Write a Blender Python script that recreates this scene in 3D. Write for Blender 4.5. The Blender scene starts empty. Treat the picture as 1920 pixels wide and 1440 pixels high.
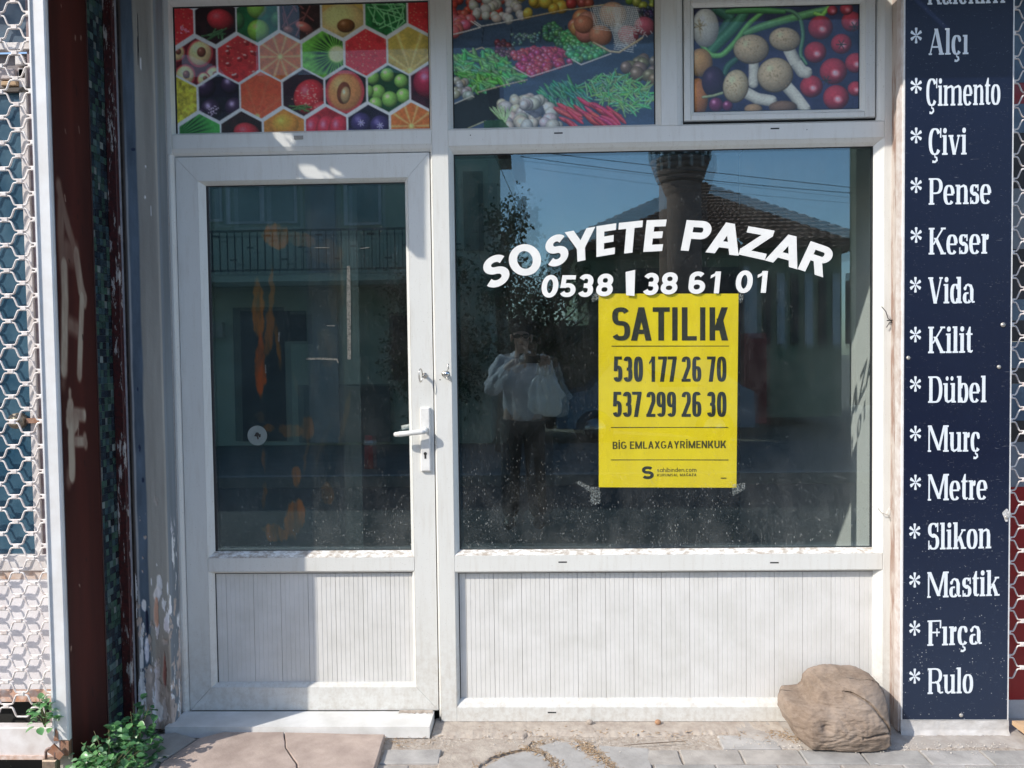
import bpy, bmesh, math, random
import numpy as np
from mathutils import Vector, Matrix
random.seed(7); rng = np.random.default_rng(7)
S = bpy.context.scene; COL = S.collection

# ------------------------------------------------------------------ camera
CAM = Vector((0.0, -2.96, 1.375)); FPX = 1480.0
yaw, pit, rol = math.radians(-1.585), math.radians(1.992), math.radians(-0.746)
fw = Vector((math.sin(yaw)*math.cos(pit), math.cos(yaw)*math.cos(pit), -math.sin(pit)))
r0 = Vector((math.cos(yaw), -math.sin(yaw), 0)); u0 = r0.cross(fw)
rt = r0*math.cos(rol) + u0*math.sin(rol); up = -r0*math.sin(rol) + u0*math.cos(rol)
cd = bpy.data.cameras.new('camera'); cam = bpy.data.objects.new('camera', cd); COL.objects.link(cam)
cd.sensor_width = 36; cd.lens = 36*FPX/1920; cd.clip_start = 0.02; cd.clip_end = 2000
M = Matrix((rt, up, -fw)).transposed().to_4x4(); M.translation = CAM; cam.matrix_world = M
S.camera = cam
# ------------------------------------------------------------------ light
KX, KZ = 1.35, 1.30                      # metres right / down that a shadow moves per metre of depth
sdir = Vector((KX, 1.0, -KZ)).normalized()
el = math.asin(-sdir.z); az = math.atan2(-sdir.x, -sdir.y)
w = bpy.data.worlds.new('World'); S.world = w; w.use_nodes = True
nt = w.node_tree; nt.nodes.clear()
sky = nt.nodes.new('ShaderNodeTexSky'); sky.sky_type = 'NISHITA'; sky.sun_disc = False
sky.sun_elevation = el; sky.sun_rotation = az
sky.air_density = 1.0; sky.dust_density = 1.0; sky.ozone_density = 1.6
bg = nt.nodes.new('ShaderNodeBackground'); bg.inputs[1].default_value = 0.15
ou = nt.nodes.new('ShaderNodeOutputWorld'); nt.links.new(sky.outputs[0], bg.inputs[0]); nt.links.new(bg.outputs[0], ou.inputs[0])
ld = bpy.data.lights.new('sun', 'SUN'); ld.energy = 2.6; ld.angle = math.radians(0.53); ld.color = (1.0, 0.925, 0.82)
sun = bpy.data.objects.new('sun', ld); COL.objects.link(sun)
sun.rotation_euler = sdir.to_track_quat('-Z', 'Y').to_euler(); sun.location = (-6, -8, 8)
vs = S.view_settings; S.display_settings.display_device = 'sRGB'
vs.view_transform = 'Standard'; vs.look = 'None'; vs.gamma = 1; vs.use_curve_mapping = False
vs.exposure = 0.84
S.cycles.max_bounces = 10; S.cycles.transparent_max_bounces = 16; S.cycles.glossy_bounces = 5

# ------------------------------------------------------------------ helpers
def ray(px, py): return fw*FPX + rt*(px-960) - up*(py-720)
def P(px, py, e=0.0):
    d = ray(px, py); t = (-e - CAM.y)/d.y
    return CAM.x + d.x*t, CAM.z + d.z*t
def PX(px, py, e=0.0): return P(px, py, e)[0]
def PZ(px, py, e=0.0): return P(px, py, e)[1]
GZ = -.016                                            # height of the paving at the shop front
def G(px, py, z=0.0):
    z = z+GZ
    d = ray(px, py); t = (z - CAM.z)/d.z
    return CAM.x + d.x*t, CAM.y + d.y*t
def PW(px, py, X):                      # plane of constant X
    d = ray(px, py); t = X/d.x
    return CAM.y + d.y*t, CAM.z + d.z*t
def lin(c):
    c = np.asarray(c, float)
    if c.max() > 1.0: c = c/255.0
    return np.where(c <= 0.04045, c/12.92, ((c+0.055)/1.055)**2.4)
def s3(c, k=1.0): return tuple(min(0.9, float(v)*k) for v in lin(c))

def mk(name, verts, faces, m=None, parent=None, smooth=False):
    me = bpy.data.meshes.new(name); me.from_pydata([tuple(v) for v in verts], [], faces); me.update()
    return link(name, me, m, parent, smooth)
def link(name, me, m=None, parent=None, smooth=False):
    o = bpy.data.objects.new(name, me); COL.objects.link(o)
    if m is not None and not me.materials:
        me.materials.append(m)
    if smooth: me.polygons.foreach_set('use_smooth', [True]*len(me.polygons))
    if parent: setpar(o, parent)
    return o
def setpar(o, p):
    o.parent = p; o.matrix_parent_inverse = Matrix.Translation(-p.location)
def thing(name, loc, label, cat, group=None):
    o = bpy.data.objects.new(name, None); COL.objects.link(o); o.location = loc; o.empty_display_size = 0.1
    return tag(o, label, cat, group)
def tag(o, label=None, cat=None, group=None, kind=None):
    if label: o['label'] = label
    if cat: o['category'] = cat
    if group: o['group'] = group
    if kind: o['kind'] = kind
    return o
def inst(name, me, loc, parent, rot=None):
    o = bpy.data.objects.new(name, me); COL.objects.link(o); o.location = loc
    if rot: o.rotation_euler = rot
    if parent:
        setpar(o, parent)
    return o

class MB:
    def __init__(s): s.v = []; s.f = []
    def add(s, v, f):
        n = len(s.v); s.v += [tuple(x) for x in v]; s.f += [tuple(i+n for i in q) for q in f]; return s
    def box(s, x0, x1, y0, y1, z0, z1, c=0.0):
        if c <= 0:
            v = [(x0,y0,z0),(x1,y0,z0),(x1,y1,z0),(x0,y1,z0),(x0,y0,z1),(x1,y0,z1),(x1,y1,z1),(x0,y1,z1)]
            return s.add(v, [(0,3,2,1),(4,5,6,7),(0,1,5,4),(1,2,6,5),(2,3,7,6),(3,0,4,7)])
        # chamfer of the four front (small y) edges
        v = [(x0,y0+c,z0),(x1,y0+c,z0),(x1,y0+c,z1),(x0,y0+c,z1),
             (x0+c,y0,z0+c),(x1-c,y0,z0+c),(x1-c,y0,z1-c),(x0+c,y0,z1-c),
             (x0,y1,z0),(x1,y1,z0),(x1,y1,z1),(x0,y1,z1)]
        f = [(4,5,6,7),(0,1,5,4),(1,2,6,5),(2,3,7,6),(3,0,4,7),(8,9,1,0),(9,10,2,1),(10,11,3,2),(11,8,0,3),(11,10,9,8)]
        return s.add(v, f)
    def prism(s, pts, y0, y1, c=0.0):
        """polygon pts (x,z) counter-clockwise seen from -Y, extruded from y0 (front) to y1"""
        n = len(pts)
        v = [(x, y0, z) for x, z in pts] + [(x, y1, z) for x, z in pts]
        f = [tuple(range(n)), tuple(range(2*n-1, n-1, -1))] + [(i, i+n, (i+1) % n+n, (i+1) % n) for i in range(n)]
        return s.add(v, f)
    def cyl(s, p0, p1, r0, r1=None, n=10, cap=True):
        r1 = r0 if r1 is None else r1
        p0 = Vector(p0); p1 = Vector(p1); d = (p1-p0).normalized(); a = d.orthogonal().normalized(); b = d.cross(a)
        v = []
        for p, r in ((p0, r0), (p1, r1)):
            for i in range(n):
                t = 2*math.pi*i/n; v.append(p + a*math.cos(t)*r + b*math.sin(t)*r)
        f = [(i, (i+1) % n, (i+1) % n+n, i+n) for i in range(n)]
        if cap: f += [tuple(range(n-1, -1, -1)), tuple(range(n, 2*n))]
        return s.add(v, f)
    def tube(s, pts, r, n=8, closed=False):
        pts = [Vector(p) for p in pts]; m = len(pts); v = []; a = None
        rr = r if hasattr(r, '__len__') else [r]*m
        for i, p in enumerate(pts):
            if closed: d = pts[(i+1) % m]-pts[i-1]
            else: d = pts[min(i+1, m-1)]-pts[max(i-1, 0)]
            d.normalize()
            a = d.orthogonal().normalized() if a is None else (a - d*a.dot(d)).normalized()
            b = d.cross(a)
            for k in range(n):
                t = 2*math.pi*k/n; v.append(p + (a*math.cos(t)+b*math.sin(t))*rr[i])
        f = []
        for i in range(m if closed else m-1):
            j = (i+1) % m
            for k in range(n): f.append((i*n+k, i*n+(k+1) % n, j*n+(k+1) % n, j*n+k))
        if not closed: f += [tuple(range(n-1, -1, -1)), tuple(range((m-1)*n, m*n))]
        return s.add(v, f)
    def build(s, name, m=None, parent=None, smooth=False): return mk(name, s.v, s.f, m, parent, smooth)
    def mesh(s, name, m):
        me = bpy.data.meshes.new(name); me.from_pydata(s.v, [], s.f); me.update(); me.materials.append(m); return me
def boxo(name, x0, x1, y0, y1, z0, z1, m, parent=None, c=0.0):
    return MB().box(x0, x1, y0, y1, z0, z1, c).build(name, m, parent)

# ------------------------------------------------------------------ materials
class NT:
    def __init__(s, name):
        s.m = bpy.data.materials.new(name); s.m.use_nodes = True; s.t = s.m.node_tree; s.t.nodes.clear()
        s.out = s.n('OutputMaterial'); g = s.n('NewGeometry'); s.pos = g.outputs['Position']
    def n(s, t, **k):
        x = s.t.nodes.new('ShaderNode'+t)
        for a, b in k.items(): setattr(x, a, b)
        return x
    def l(s, a, b): s.t.links.new(a, b)
    def sep(s):
        x = s.n('SeparateXYZ'); s.l(s.pos, x.inputs[0]); return x.outputs
    def noise(s, scale, detail=4, rough=.55, stretch=None, dist=0.0):
        src = s.pos
        if stretch:
            mp = s.n('Mapping'); mp.inputs['Scale'].default_value = stretch; s.l(s.pos, mp.inputs[0]); src = mp.outputs[0]
        x = s.n('TexNoise'); x.inputs['Scale'].default_value = scale; x.inputs['Detail'].default_value = detail
        x.inputs['Roughness'].default_value = rough; x.inputs['Distortion'].default_value = dist
        s.l(src, x.inputs['Vector']); return x.outputs[0]
    def ramp(s, f, stops):
        x = s.n('ValToRGB'); e = x.color_ramp.elements
        for i, (p, c) in enumerate(stops):
            q = e[i] if i < 2 else e.new(p)
            q.position = p; q.color = (c, c, c, 1) if not hasattr(c, '__len__') else (*c, 1)
        s.l(f, x.inputs[0]); return x.outputs[0]
    def mix(s, f, a, b):
        x = s.n('Mix', data_type='RGBA')
        for i, v in ((0, f), (6, a), (7, b)):
            if hasattr(v, 'default_value') or hasattr(v, 'is_output'): s.l(v, x.inputs[i])
            elif i == 0: x.inputs[0].default_value = v
            else: x.inputs[i].default_value = (*v, 1)
        return x.outputs[2]
    def math(s, op, a, b=0.0):
        x = s.n('Math', operation=op)
        for i, v in enumerate((a, b)):
            if hasattr(v, 'is_output'): s.l(v, x.inputs[i])
            else: x.inputs[i].default_value = v
        return x.outputs[0]
    def bump(s, h, st=.3, d=.01):
        x = s.n('Bump'); x.inputs['Strength'].default_value = st; x.inputs['Distance'].default_value = d; s.l(h, x.inputs['Height']); return x.outputs[0]
    def pr(s, col, rough=.6, metal=0.0, spec=.5, nrm=None):
        b = s.n('BsdfPrincipled')
        if hasattr(col, 'is_output'): s.l(col, b.inputs['Base Color'])
        else: b.inputs['Base Color'].default_value = (*col, 1)
        if hasattr(rough, 'is_output'): s.l(rough, b.inputs['Roughness'])
        else: b.inputs['Roughness'].default_value = rough
        b.inputs['Metallic'].default_value = metal; b.inputs['Specular IOR Level'].default_value = spec
        if nrm is not None: s.l(nrm, b.inputs['Normal'])
        return b
    def done(s, b): s.l(b.outputs[0], s.out.inputs[0]); return s.m
def nm(name, c1, c2=None, scale=30, rough=.6, bump=0.0, metal=0.0, spec=.5, stretch=None, lo=.35, hi=.65, detail=5, bd=.004, bs=None):
    t = NT(name)
    if c2 is None: c2 = tuple(x*.8 for x in c1)
    n = t.noise(scale, detail, .6, stretch)
    col = t.mix(t.ramp(n, [(lo, 0), (hi, 1)]), c1, c2)
    nr = t.bump(t.noise(bs or scale*3, 5, .6, stretch), bump, bd) if bump else None
    return t.done(t.pr(col, rough, metal, spec, nr))

# white uPVC: faint cloudy dirt, a few specks, more grime lower down
t = NT('white_plastic')
d1 = t.ramp(t.noise(6, 6, .65, (1, 1, .5)), [(.42, 0), (.75, 1)])
d2 = t.ramp(t.noise(210, 2, .5), [(.66, 0), (.74, 1)])
z = t.sep()[2]
low = t.math('MULTIPLY', t.ramp(z, [(0.0, 1.0), (0.45, 0.0)]), t.ramp(t.noise(40, 5, .7), [(.4, 0), (.7, 1)]))
streak = t.math('MULTIPLY', t.ramp(t.noise(55, 4, .6, (1, 1, .12)), [(.50, 0), (.8, 1)]), .42)
c = t.mix(t.math('MULTIPLY', d1, .25), (.68, .69, .67), (.56, .55, .51))
c = t.mix(streak, c, (.50, .47, .42))
c = t.mix(t.math('MULTIPLY', d2, .45), c, (.22, .20, .17))
c = t.mix(t.math('MULTIPLY', low, .55), c, (.42, .37, .31))
WHITE = t.done(t.pr(c, .34, 0, .45, t.bump(t.noise(60, 3), .05, .002)))
# dusty upward-facing beads (dirt that has settled along the lower beads)
t = NT('dirty_plastic')
k = t.ramp(t.noise(70, 6, .7, (.5, 1, 1)), [(.40, 0), (.60, 1)])
c = t.mix(k, (.80, .80, .78), (.40, .35, .30))
WHITED = t.done(t.pr(c, .6, 0, .3, t.bump(t.noise(120, 5), .3, .003)))
BOARD = nm('ribbed_plastic', (.69, .69, .68), (.61, .61, .59), 9, .42, .05, spec=.35)
GASK = nm('black_rubber', (.012, .013, .016), (.02, .02, .022), 60, .6)
DARK = nm('dark_slot', (.02, .02, .02), None, 60, .7)
METAL = nm('nickel_metal', (.62, .60, .56), (.45, .43, .40), 90, .28, .03, metal=1.0)
BLKWIRE = nm('black_wire', (.02, .018, .018), None, 40, .5)

def glass(name, refl, tint, dust=True, haze=0.0):
    t = NT(name)
    tr = t.n('BsdfTransparent'); tr.inputs[0].default_value = (*tint, 1)
    gl = t.n('BsdfAnisotropic') if False else t.n('BsdfGlossy'); gl.inputs['Roughness'].default_value = 0.0
    gl.inputs[0].default_value = (.60, .86, .96, 1)
    lw = t.n('LayerWeight'); lw.inputs[0].default_value = .5
    f = t.math('ADD', t.math('MULTIPLY', t.math('POWER', lw.outputs['Facing'], 5.0), .85), refl)
    m1 = t.n('MixShader'); t.l(f, m1.inputs[0]); t.l(tr.outputs[0], m1.inputs[1]); t.l(gl.outputs[0], m1.inputs[2])
    if not dust:
        t.l(m1.outputs[0], t.out.inputs[0]); return t.m
    z = t.sep()[2]
    den = t.ramp(z, [(0.62, 1.0), (1.5, .22)])
    # rain spots and dust: vertical dribbles, specks, wiped clouds
    v = t.n('TexVoronoi', feature='F1'); v.inputs['Scale'].default_value = 105
    mp = t.n('Mapping'); mp.inputs['Scale'].default_value = (1, 1, .45); t.l(t.pos, mp.inputs[0]); t.l(mp.outputs[0], v.inputs['Vector'])
    sp = t.ramp(v.outputs['Distance'], [(.10, 1), (.24, 0)])
    keep = t.ramp(t.noise(22, 6, .8), [(.46, 0), (.56, 1)])
    specks = t.math('MULTIPLY', t.math('MULTIPLY', sp, keep), den)
    v2 = t.n('TexVoronoi', feature='F1'); v2.inputs['Scale'].default_value = 190
    t.l(t.pos, v2.inputs['Vector'])
    sp2 = t.math('MULTIPLY', t.ramp(v2.outputs['Distance'], [(.12, 1), (.28, 0)]), t.ramp(t.noise(50, 4, .7), [(.48, 0), (.58, 1)]))
    sp2 = t.math('MULTIPLY', sp2, t.ramp(z, [(0.62, .9), (1.2, .05)]))
    cloud = t.math('MULTIPLY', t.ramp(t.noise(7, 6, .7, (1, 1, .6)), [(.40, 0), (.8, 1)]), t.ramp(z, [(0.6, .11), (1.1, .03)]))
    drib = t.math('MULTIPLY', t.ramp(t.noise(130, 3, .6, (1, 1, .04)), [(.66, 0), (.8, 1)]), t.ramp(z, [(.6, .16), (1.8, .03)]))
    dd = t.math('ADD', t.math('ADD', t.math('MULTIPLY', specks, .42), t.math('MULTIPLY', sp2, .40)), t.math('ADD', cloud, drib))
    dd = t.math('ADD', dd, haze)
    df = t.n('BsdfDiffuse'); df.inputs[0].default_value = (.62, .64, .62, 1)
    m2 = t.n('MixShader'); t.l(dd, m2.inputs[0]); t.l(m1.outputs[0], m2.inputs[1]); t.l(df.outputs[0], m2.inputs[2])
    t.l(m2.outputs[0], t.out.inputs[0]); return t.m
GLASS_OUT = glass('window_glass', .145, (.97, .985, .98), True, .004)
GLASS_IN = glass('inner_glass', .095, (.95, .975, .97), False)
GLASS_FILM = glass('film_glass', .025, (.97, .98, .98), False)

def vcol_mat(name, rough=.6, spec=.4, bump=0.0, bscale=200, gain=None):
    t = NT(name); a = t.n('Attribute'); a.attribute_name = 'paint'
    nr = t.bump(t.noise(bscale, 5, .6), bump, .003) if bump else None
    return t.done(t.pr(a.outputs['Color'], rough, 0, spec, nr))
PRINT = vcol_mat('printed_film', .45, .35)

def painted(name, nx, nz, pos, img, m, parent=None, smooth=False):
    """grid of nx*nz vertices; pos(u,v)->(x,y,z) arrays; img (nz,nx,3) linear colours, row 0 at the top"""
    u, v = np.meshgrid(np.linspace(0, 1, nx), np.linspace(0, 1, nz))
    co = np.stack(pos(u, v), -1).reshape(-1, 3).astype('f')
    me = bpy.data.meshes.new(name); me.vertices.add(nx*nz); me.vertices.foreach_set('co', co.ravel())
    i = np.arange(nx*nz).reshape(nz, nx); q = np.stack([i[:-1, :-1], i[1:, :-1], i[1:, 1:], i[:-1, 1:]], -1).reshape(-1, 4)
    nq = len(q); me.loops.add(nq*4); me.loops.foreach_set('vertex_index', q.ravel().astype('i'))
    me.polygons.add(nq); me.polygons.foreach_set('loop_start', np.arange(0, nq*4, 4, dtype='i')); me.polygons.foreach_set('loop_total', np.full(nq, 4, 'i'))
    me.update(calc_edges=True); me.validate()
    a = me.color_attributes.new('paint', 'FLOAT_COLOR', 'POINT')
    c = np.ones((nx*nz, 4), 'f'); c[:, :3] = img.reshape(-1, 3); a.data.foreach_set('color', c.ravel())
    return link(name, me, m, parent, smooth)

def vnoise(h, w_, cell, octv=4, seed=0, ax=1.0, az=1.0):
    """fractal value noise, image h*w_, first cell size in samples"""
    r = np.random.default_rng(seed); out = np.zeros((h, w_)); amp = 1; tot = 0
    for o in range(octv):
        cx = max(1.0, cell*ax/2**o); cz = max(1.0, cell*az/2**o)
        gx = int(w_/cx)+3; gz = int(h/cz)+3; g = r.random((gz, gx))
        x = np.arange(w_)/cx; y = np.arange(h)/cz; xi = x.astype(int); yi = y.astype(int)
        fx = x-xi; fy = y-yi; fx = fx*fx*(3-2*fx); fy = fy*fy*(3-2*fy)
        a = g[yi][:, xi]; b = g[yi][:, xi+1]; c = g[yi+1][:, xi]; d = g[yi+1][:, xi+1]
        fx = fx[None]; fy = fy[:, None]
        out += amp*((a*(1-fx)+b*fx)*(1-fy)+(c*(1-fx)+d*fx)*fy); tot += amp; amp *= .55
    return out/tot
def sst(x, a, b): t_ = np.clip((x-a)/(b-a), 0, 1); return t_*t_*(3-2*t_)

class Canvas:
    """a flat picture painted in photograph pixels"""
    def __init__(s, x0, x1, y0, y1, step, bgc):
        s.nx = int((x1-x0)/step)+1; s.nz = int((y1-y0)/step)+1
        s.xs = np.linspace(x0, x1, s.nx); s.ys = np.linspace(y0, y1, s.nz); s.st = step
        s.im = np.zeros((s.nz, s.nx, 3)); s.im[:] = np.array(bgc)/255.
        s.X, s.Y = np.meshgrid(s.xs, s.ys)
    def win(s, cx, cy, r):
        i0 = np.searchsorted(s.xs, cx-r); i1 = np.searchsorted(s.xs, cx+r); j0 = np.searchsorted(s.ys, cy-r); j1 = np.searchsorted(s.ys, cy+r)
        return (slice(j0, j1), slice(i0, i1)) if i1 > i0 and j1 > j0 else None
    def over(s, w_, mask, col):
        m_ = mask[..., None]; s.im[w_] = s.im[w_]*(1-m_) + np.clip(col, 0, 1)*m_
    def blob(s, cx, cy, rx, ry=None, rot=0, col=(255, 0, 0), shade=.5, spec=.35, rim=None, clip=None, soft=1.2):
        ry = ry or rx; w_ = s.win(cx, cy, max(rx, ry)*1.1+2)
        if w_ is None: return
        x = s.X[w_]-cx; y = s.Y[w_]-cy; c, n = math.cos(rot), math.sin(rot)
        u = (x*c+y*n)/rx; v = (-x*n+y*c)/ry; r = np.sqrt(u*u+v*v)
        mask = np.clip((1-r)*min(rx, ry)/soft+.5, 0, 1)
        if clip is not None: mask = mask*clip[w_]
        nz_ = np.sqrt(np.clip(1-r*r, 0, 1)); lit = (1-shade)+shade*np.clip(nz_*.8-(x/rx)*.25-(y/ry)*.35, 0, 1)*1.25
        cc = np.array(col)/255.*lit[..., None]
        if rim is not None: cc = cc*(1-sst(r, .75, .97)[..., None])+np.array(rim)/255.*sst(r, .75, .97)[..., None]
        hl = np.exp(-(((x/rx)+.3)**2+((y/ry)+.38)**2)*14)*spec
        s.over(w_, mask, cc+hl[..., None])
    def line(s, pts, wd, col, shade=.45, spec=.15, clip=None, taper=None):
        pts = np.array(pts, float); mn = pts.min(0)-wd*1.5-2; mx = pts.max(0)+wd*1.5+2
        i0 = np.searchsorted(s.xs, mn[0]); i1 = np.searchsorted(s.xs, mx[0]); j0 = np.searchsorted(s.ys, mn[1]); j1 = np.searchsorted(s.ys, mx[1])
        if i1 <= i0 or j1 <= j0: return
        w_ = (slice(j0, j1), slice(i0, i1)); X, Y = s.X[w_], s.Y[w_]; best = np.full(X.shape, 1e9); sg = np.zeros(X.shape); tt = np.zeros(X.shape)
        n = len(pts)-1
        for k in range(n):
            a, b = pts[k], pts[k+1]; d = b-a; L = max(1e-6, d@d); t_ = np.clip(((X-a[0])*d[0]+(Y-a[1])*d[1])/L, 0, 1)
            dx = X-a[0]-t_*d[0]; dy = Y-a[1]-t_*d[1]; ds = np.hypot(dx, dy); m_ = ds < best
            best = np.where(m_, ds, best); sg = np.where(m_, np.sign(dy+dx*.5), sg); tt = np.where(m_, (k+t_)/n, tt)
        hw = wd/2.
        if taper is not None: hw = hw*(1-taper*np.abs(tt*2-1)**3)
        mask = np.clip((hw-best)/1.0+.5, 0, 1)
        if clip is not None: mask = mask*clip[w_]
        q = np.clip(best/np.maximum(hw, .1), 0, 1); lit = 1-shade*(q*q*(.6+.4*sg))
        cc = np.array(col)/255.*lit[..., None] + (np.exp(-((q*sg+.35)**2)*12)*spec)[..., None]
        s.over(w_, mask, cc)
    def poly(s, pts, col, alpha=1.0, soft=.8, clip=None):
        pts = np.array(pts, float); inside = np.zeros(s.X.shape, bool); n = len(pts)
        for i in range(n):
            x1, y1 = pts[i]; x2, y2 = pts[(i+1) % n]
            if y1 == y2: continue
            inside ^= ((s.Y > min(y1, y2)) & (s.Y <= max(y1, y2)) & (s.X < (s.Y-y1)*(x2-x1)/(y2-y1)+x1))
        m_ = inside.astype(float)*alpha
        if clip is not None: m_ = m_*clip
        s.over((slice(None), slice(None)), m_, np.array(col)/255.); return inside
    def linear(s, k=1.0): return np.clip(lin(np.clip(s.im, 0, .999))*k, 0, .85)
# ------------------------------------------------------------------ lettering (strokes and plates in a unit box)
class Glyphs:
    """every glyph: list of ('s', pts, widths) strokes and ('p', pts) plates, in a box 0..W x 0..1"""
    def __init__(s, sw, hw, n=2.0, slab=0.0, sh=0.0, xh=.72): s.sw, s.hw, s.n, s.slab, s.sh, s.xh = sw, hw, n, slab, sh, xh
    def wid(s, dx, dz): L = math.hypot(dx, dz) or 1; return math.hypot(s.sw*dz/L, s.hw*dx/L)
    def arc(s, x0, z0, x1, z1, a0, a1, k=18, inset=True):
        i, j = (s.sw/2, s.hw/2) if inset else (0, 0)
        cx, cz, rx, rz = (x0+x1)/2, (z0+z1)/2, (x1-x0)/2-i, (z1-z0)/2-j; o = []
        for q in range(k+1):
            a = math.radians(a0+(a1-a0)*q/k); c, n_ = math.cos(a), math.sin(a); e = 2/s.n
            o.append((cx+rx*math.copysign(abs(c)**e, c), cz+rz*math.copysign(abs(n_)**e, n_)))
        return o
    def st(s, pts, wd=None): return ('s', pts, wd)
    def rc(s, x0, z0, x1, z1): return ('p', [(x0, z0), (x1, z0), (x1, z1), (x0, z1)])
    def stem(s, x, z0=0.0, z1=1.0, b=True, t=True, l=True, r=True):
        o = [s.rc(x, z0, x+s.sw, z1)]
        if s.slab:
            for on, z in ((b, z0), (t, z1-s.sh)):
                if on: o.append(s.rc(x-(s.slab if l else 0), z, x+s.sw+(s.slab if r else 0), z+s.sh))
        return o
    def D(s, x, z0, z1, x1):                 # bowl open to a stem at x, reaching x1
        xc = max(x+s.sw*.6, x1-(z1-z0)*.55*max(.6, 1)) if s.n <= 2.2 else x+(x1-x)*.45
        xc = min(xc, x1-s.sw*1.05)
        h = s.hw/2; cz = (z0+z1)/2; rz = (z1-z0)/2-h; rx = x1-xc-s.sw/2; e = 2/s.n; o = [(x+s.sw*.5, z1-h)]
        for q in range(17):
            a = math.pi/2-math.pi*q/16; c, n_ = max(0, math.cos(a)), math.sin(a)
            o.append((xc+rx*abs(c)**e, cz+rz*math.copysign(abs(n_)**e, n_)))
        return [s.st(o+[(x+s.sw*.5, z0+h)])]
    def leg(s, xa, za, xb, zb, wx): return ('p', [(xa, za), (xa+wx, za), (xb+wx, zb), (xb, zb)])
    def get(s, ch, W=.62):
        w, h, n = s.sw, s.hw, s.slab; X = s.xh; g = []
        cap = lambda *a: s.rc(*a)
        if ch in 'OoÖ0' and ch != 'o' or ch == '0':
            return [s.st(s.arc(0, 0, W, 1, 0, 360, 36)+[])], W
        if ch == 'o': return [s.st(s.arc(0, -.01, W, X, 0, 360, 32))], W
        if ch in 'AÂ':
            q = w*1.06; a = w*1.02
            if n:
                g = [s.leg(n*.6, 0, W/2-h*.9, 1, h*1.1), s.leg(W-q-n*.6, 0, W/2-q*.6, 1, q), cap(W*.2, .27, W*.75, .27+h)]
                g += [cap(0, 0, n*1.9+h, s.sh), cap(W-q-n*1.5, 0, W, s.sh)]
            else: g = [s.leg(0, 0, W/2-a/2, 1, q), s.leg(W-q, 0, W/2+a/2-q, 1, q), cap(q*.9+ .05*W, .2, W-q*.9-.05*W, .2+h*.95)]
            return g, W
        if ch == 'B': return s.stem(0)+s.D(0, .5-h*.5, 1, W*.95)+s.D(0, 0, .5+h*.5, W), W
        if ch == 'P': return s.stem(n)+s.D(n, .40, 1, W), W
        if ch == 'R':
            g = s.stem(n)+s.D(n, .41, 1, W*.97)
            if n: g += [s.st([(W*.5, .47), (W*.68, .42), (W*.74, .3), (W*.76, .12), (W*.86, .04), (W+n*.6, .06)], [h, w*.8, w, w*.95, h*1.2, h])]
            else: g += [s.leg(W-w*1.1, 0, W*.42-w*.2, .5, w*1.12)]
            return g, W
        if ch == 'D': return s.stem(n)+s.D(n, 0, 1, W), W
        if ch in 'CÇGĞ':
            g = [s.st(s.arc(0, 0, W, 1, 42 if not n else 36, 318 if not n else 322, 28))]
            if ch in 'GĞ': g += [s.rc(W-w, .12, W, .5), s.rc(W*.52, .5-h, W, .5)]
            if ch == 'Ğ': g += [s.st(s.arc(W*.22, 1.06, W*.78, 1.5, 200, 340, 8))]
            if n: g += [s.rc(W-h*1.1, .64, W, 1)]
            if ch == 'Ç': g += [s.st([(W*.5, .02), (W*.5, -.07), (W*.64, -.1), (W*.66, -.19), (W*.52, -.26), (W*.3, -.24)], [h, h, h*1.3, w*.6, h*1.3, h*1.6])]
            return g, W
        if ch in 'EF':
            g = s.stem(n)+[cap(n, 1-h, W, 1), cap(n, .52-h/2, W*.9, .52+h/2)]
            if ch == 'E': g.append(cap(n, 0, W, h))
            if n:
                g += [cap(W-h*1.1, .68, W, 1), cap(W*.74-h, .36, W*.74, .68)]
                if ch == 'E': g.append(cap(W-h*1.1, 0, W, .3))
            return g, W
        if ch == 'L': return s.stem(n)+[cap(n, 0, W, h)], W
        if ch == 'T': return [cap(W/2-w/2, 0, W/2+w/2, 1), cap(0, 1-h, W, 1)], W
        if ch in 'Iİ':
            g = s.stem(n); W = w+2*n
            if ch == 'İ': g.append(cap(n, 1.08, n+w, 1.22))
            return g, W
        if ch == 'N': return [cap(0, 0, w*.95, 1), cap(W-w*.95, 0, W, 1), s.leg(W-w*1.15, 0, 0, 1, w*1.15)], W
        if ch == 'M':
            if n:
                g = [cap(n*.6, 0, n*.6+h*1.2, 1)]+s.stem(W-w-n*.8)+[s.leg(W/2-w*.2, .06, n*.4, 1, w*1.0), s.leg(W/2-w*.15, .06, W-w-n*.8-h*.9, 1, h*1.9)]
                g += [cap(0, 0, n*1.9+h, s.sh), cap(0, 1-s.sh, w, 1), cap(W-w-n*1.2, 1-s.sh, W, 1)]
                return g, W
            return [cap(0, 0, w*.95, 1), cap(W-w*.95, 0, W, 1), s.leg(W/2-w*.5, 0, 0, 1, w), s.leg(W/2-w*.5, 0, W-w, 1, w)], W
        if ch == 'U':
            return [cap(0, .3, w, 1), cap(W-w, .3, W, 1), s.st(s.arc(0, 0, W, .62, 180, 360, 18))], W
        if ch == 'V':
            g = [s.leg(W/2-w*.5, 0, n*.7, 1, w), s.leg(W/2-w*.1 if n else W/2-w*.5, 0, W-(h*1.2 if n else w)-n*.7, 1, h*1.2 if n else w)]
            if n: g += [cap(0, 1-s.sh, w+n*1.5, 1), cap(W-h*1.4-n*1.6, 1-s.sh, W, 1)]
            return g, W
        if ch == 'X': return [s.leg(0, 0, W-w*1.1, 1, w*1.1), s.leg(W-w*1.1, 0, 0, 1, w*1.1)], W
        if ch == 'Y': return [cap(W/2-w/2, 0, W/2+w/2, .48), s.leg(W/2-w*.5, .4, 0, 1, w*1.08), s.leg(W/2-w*.58, .4, W-w*1.08, 1, w*1.08)], W
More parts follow.
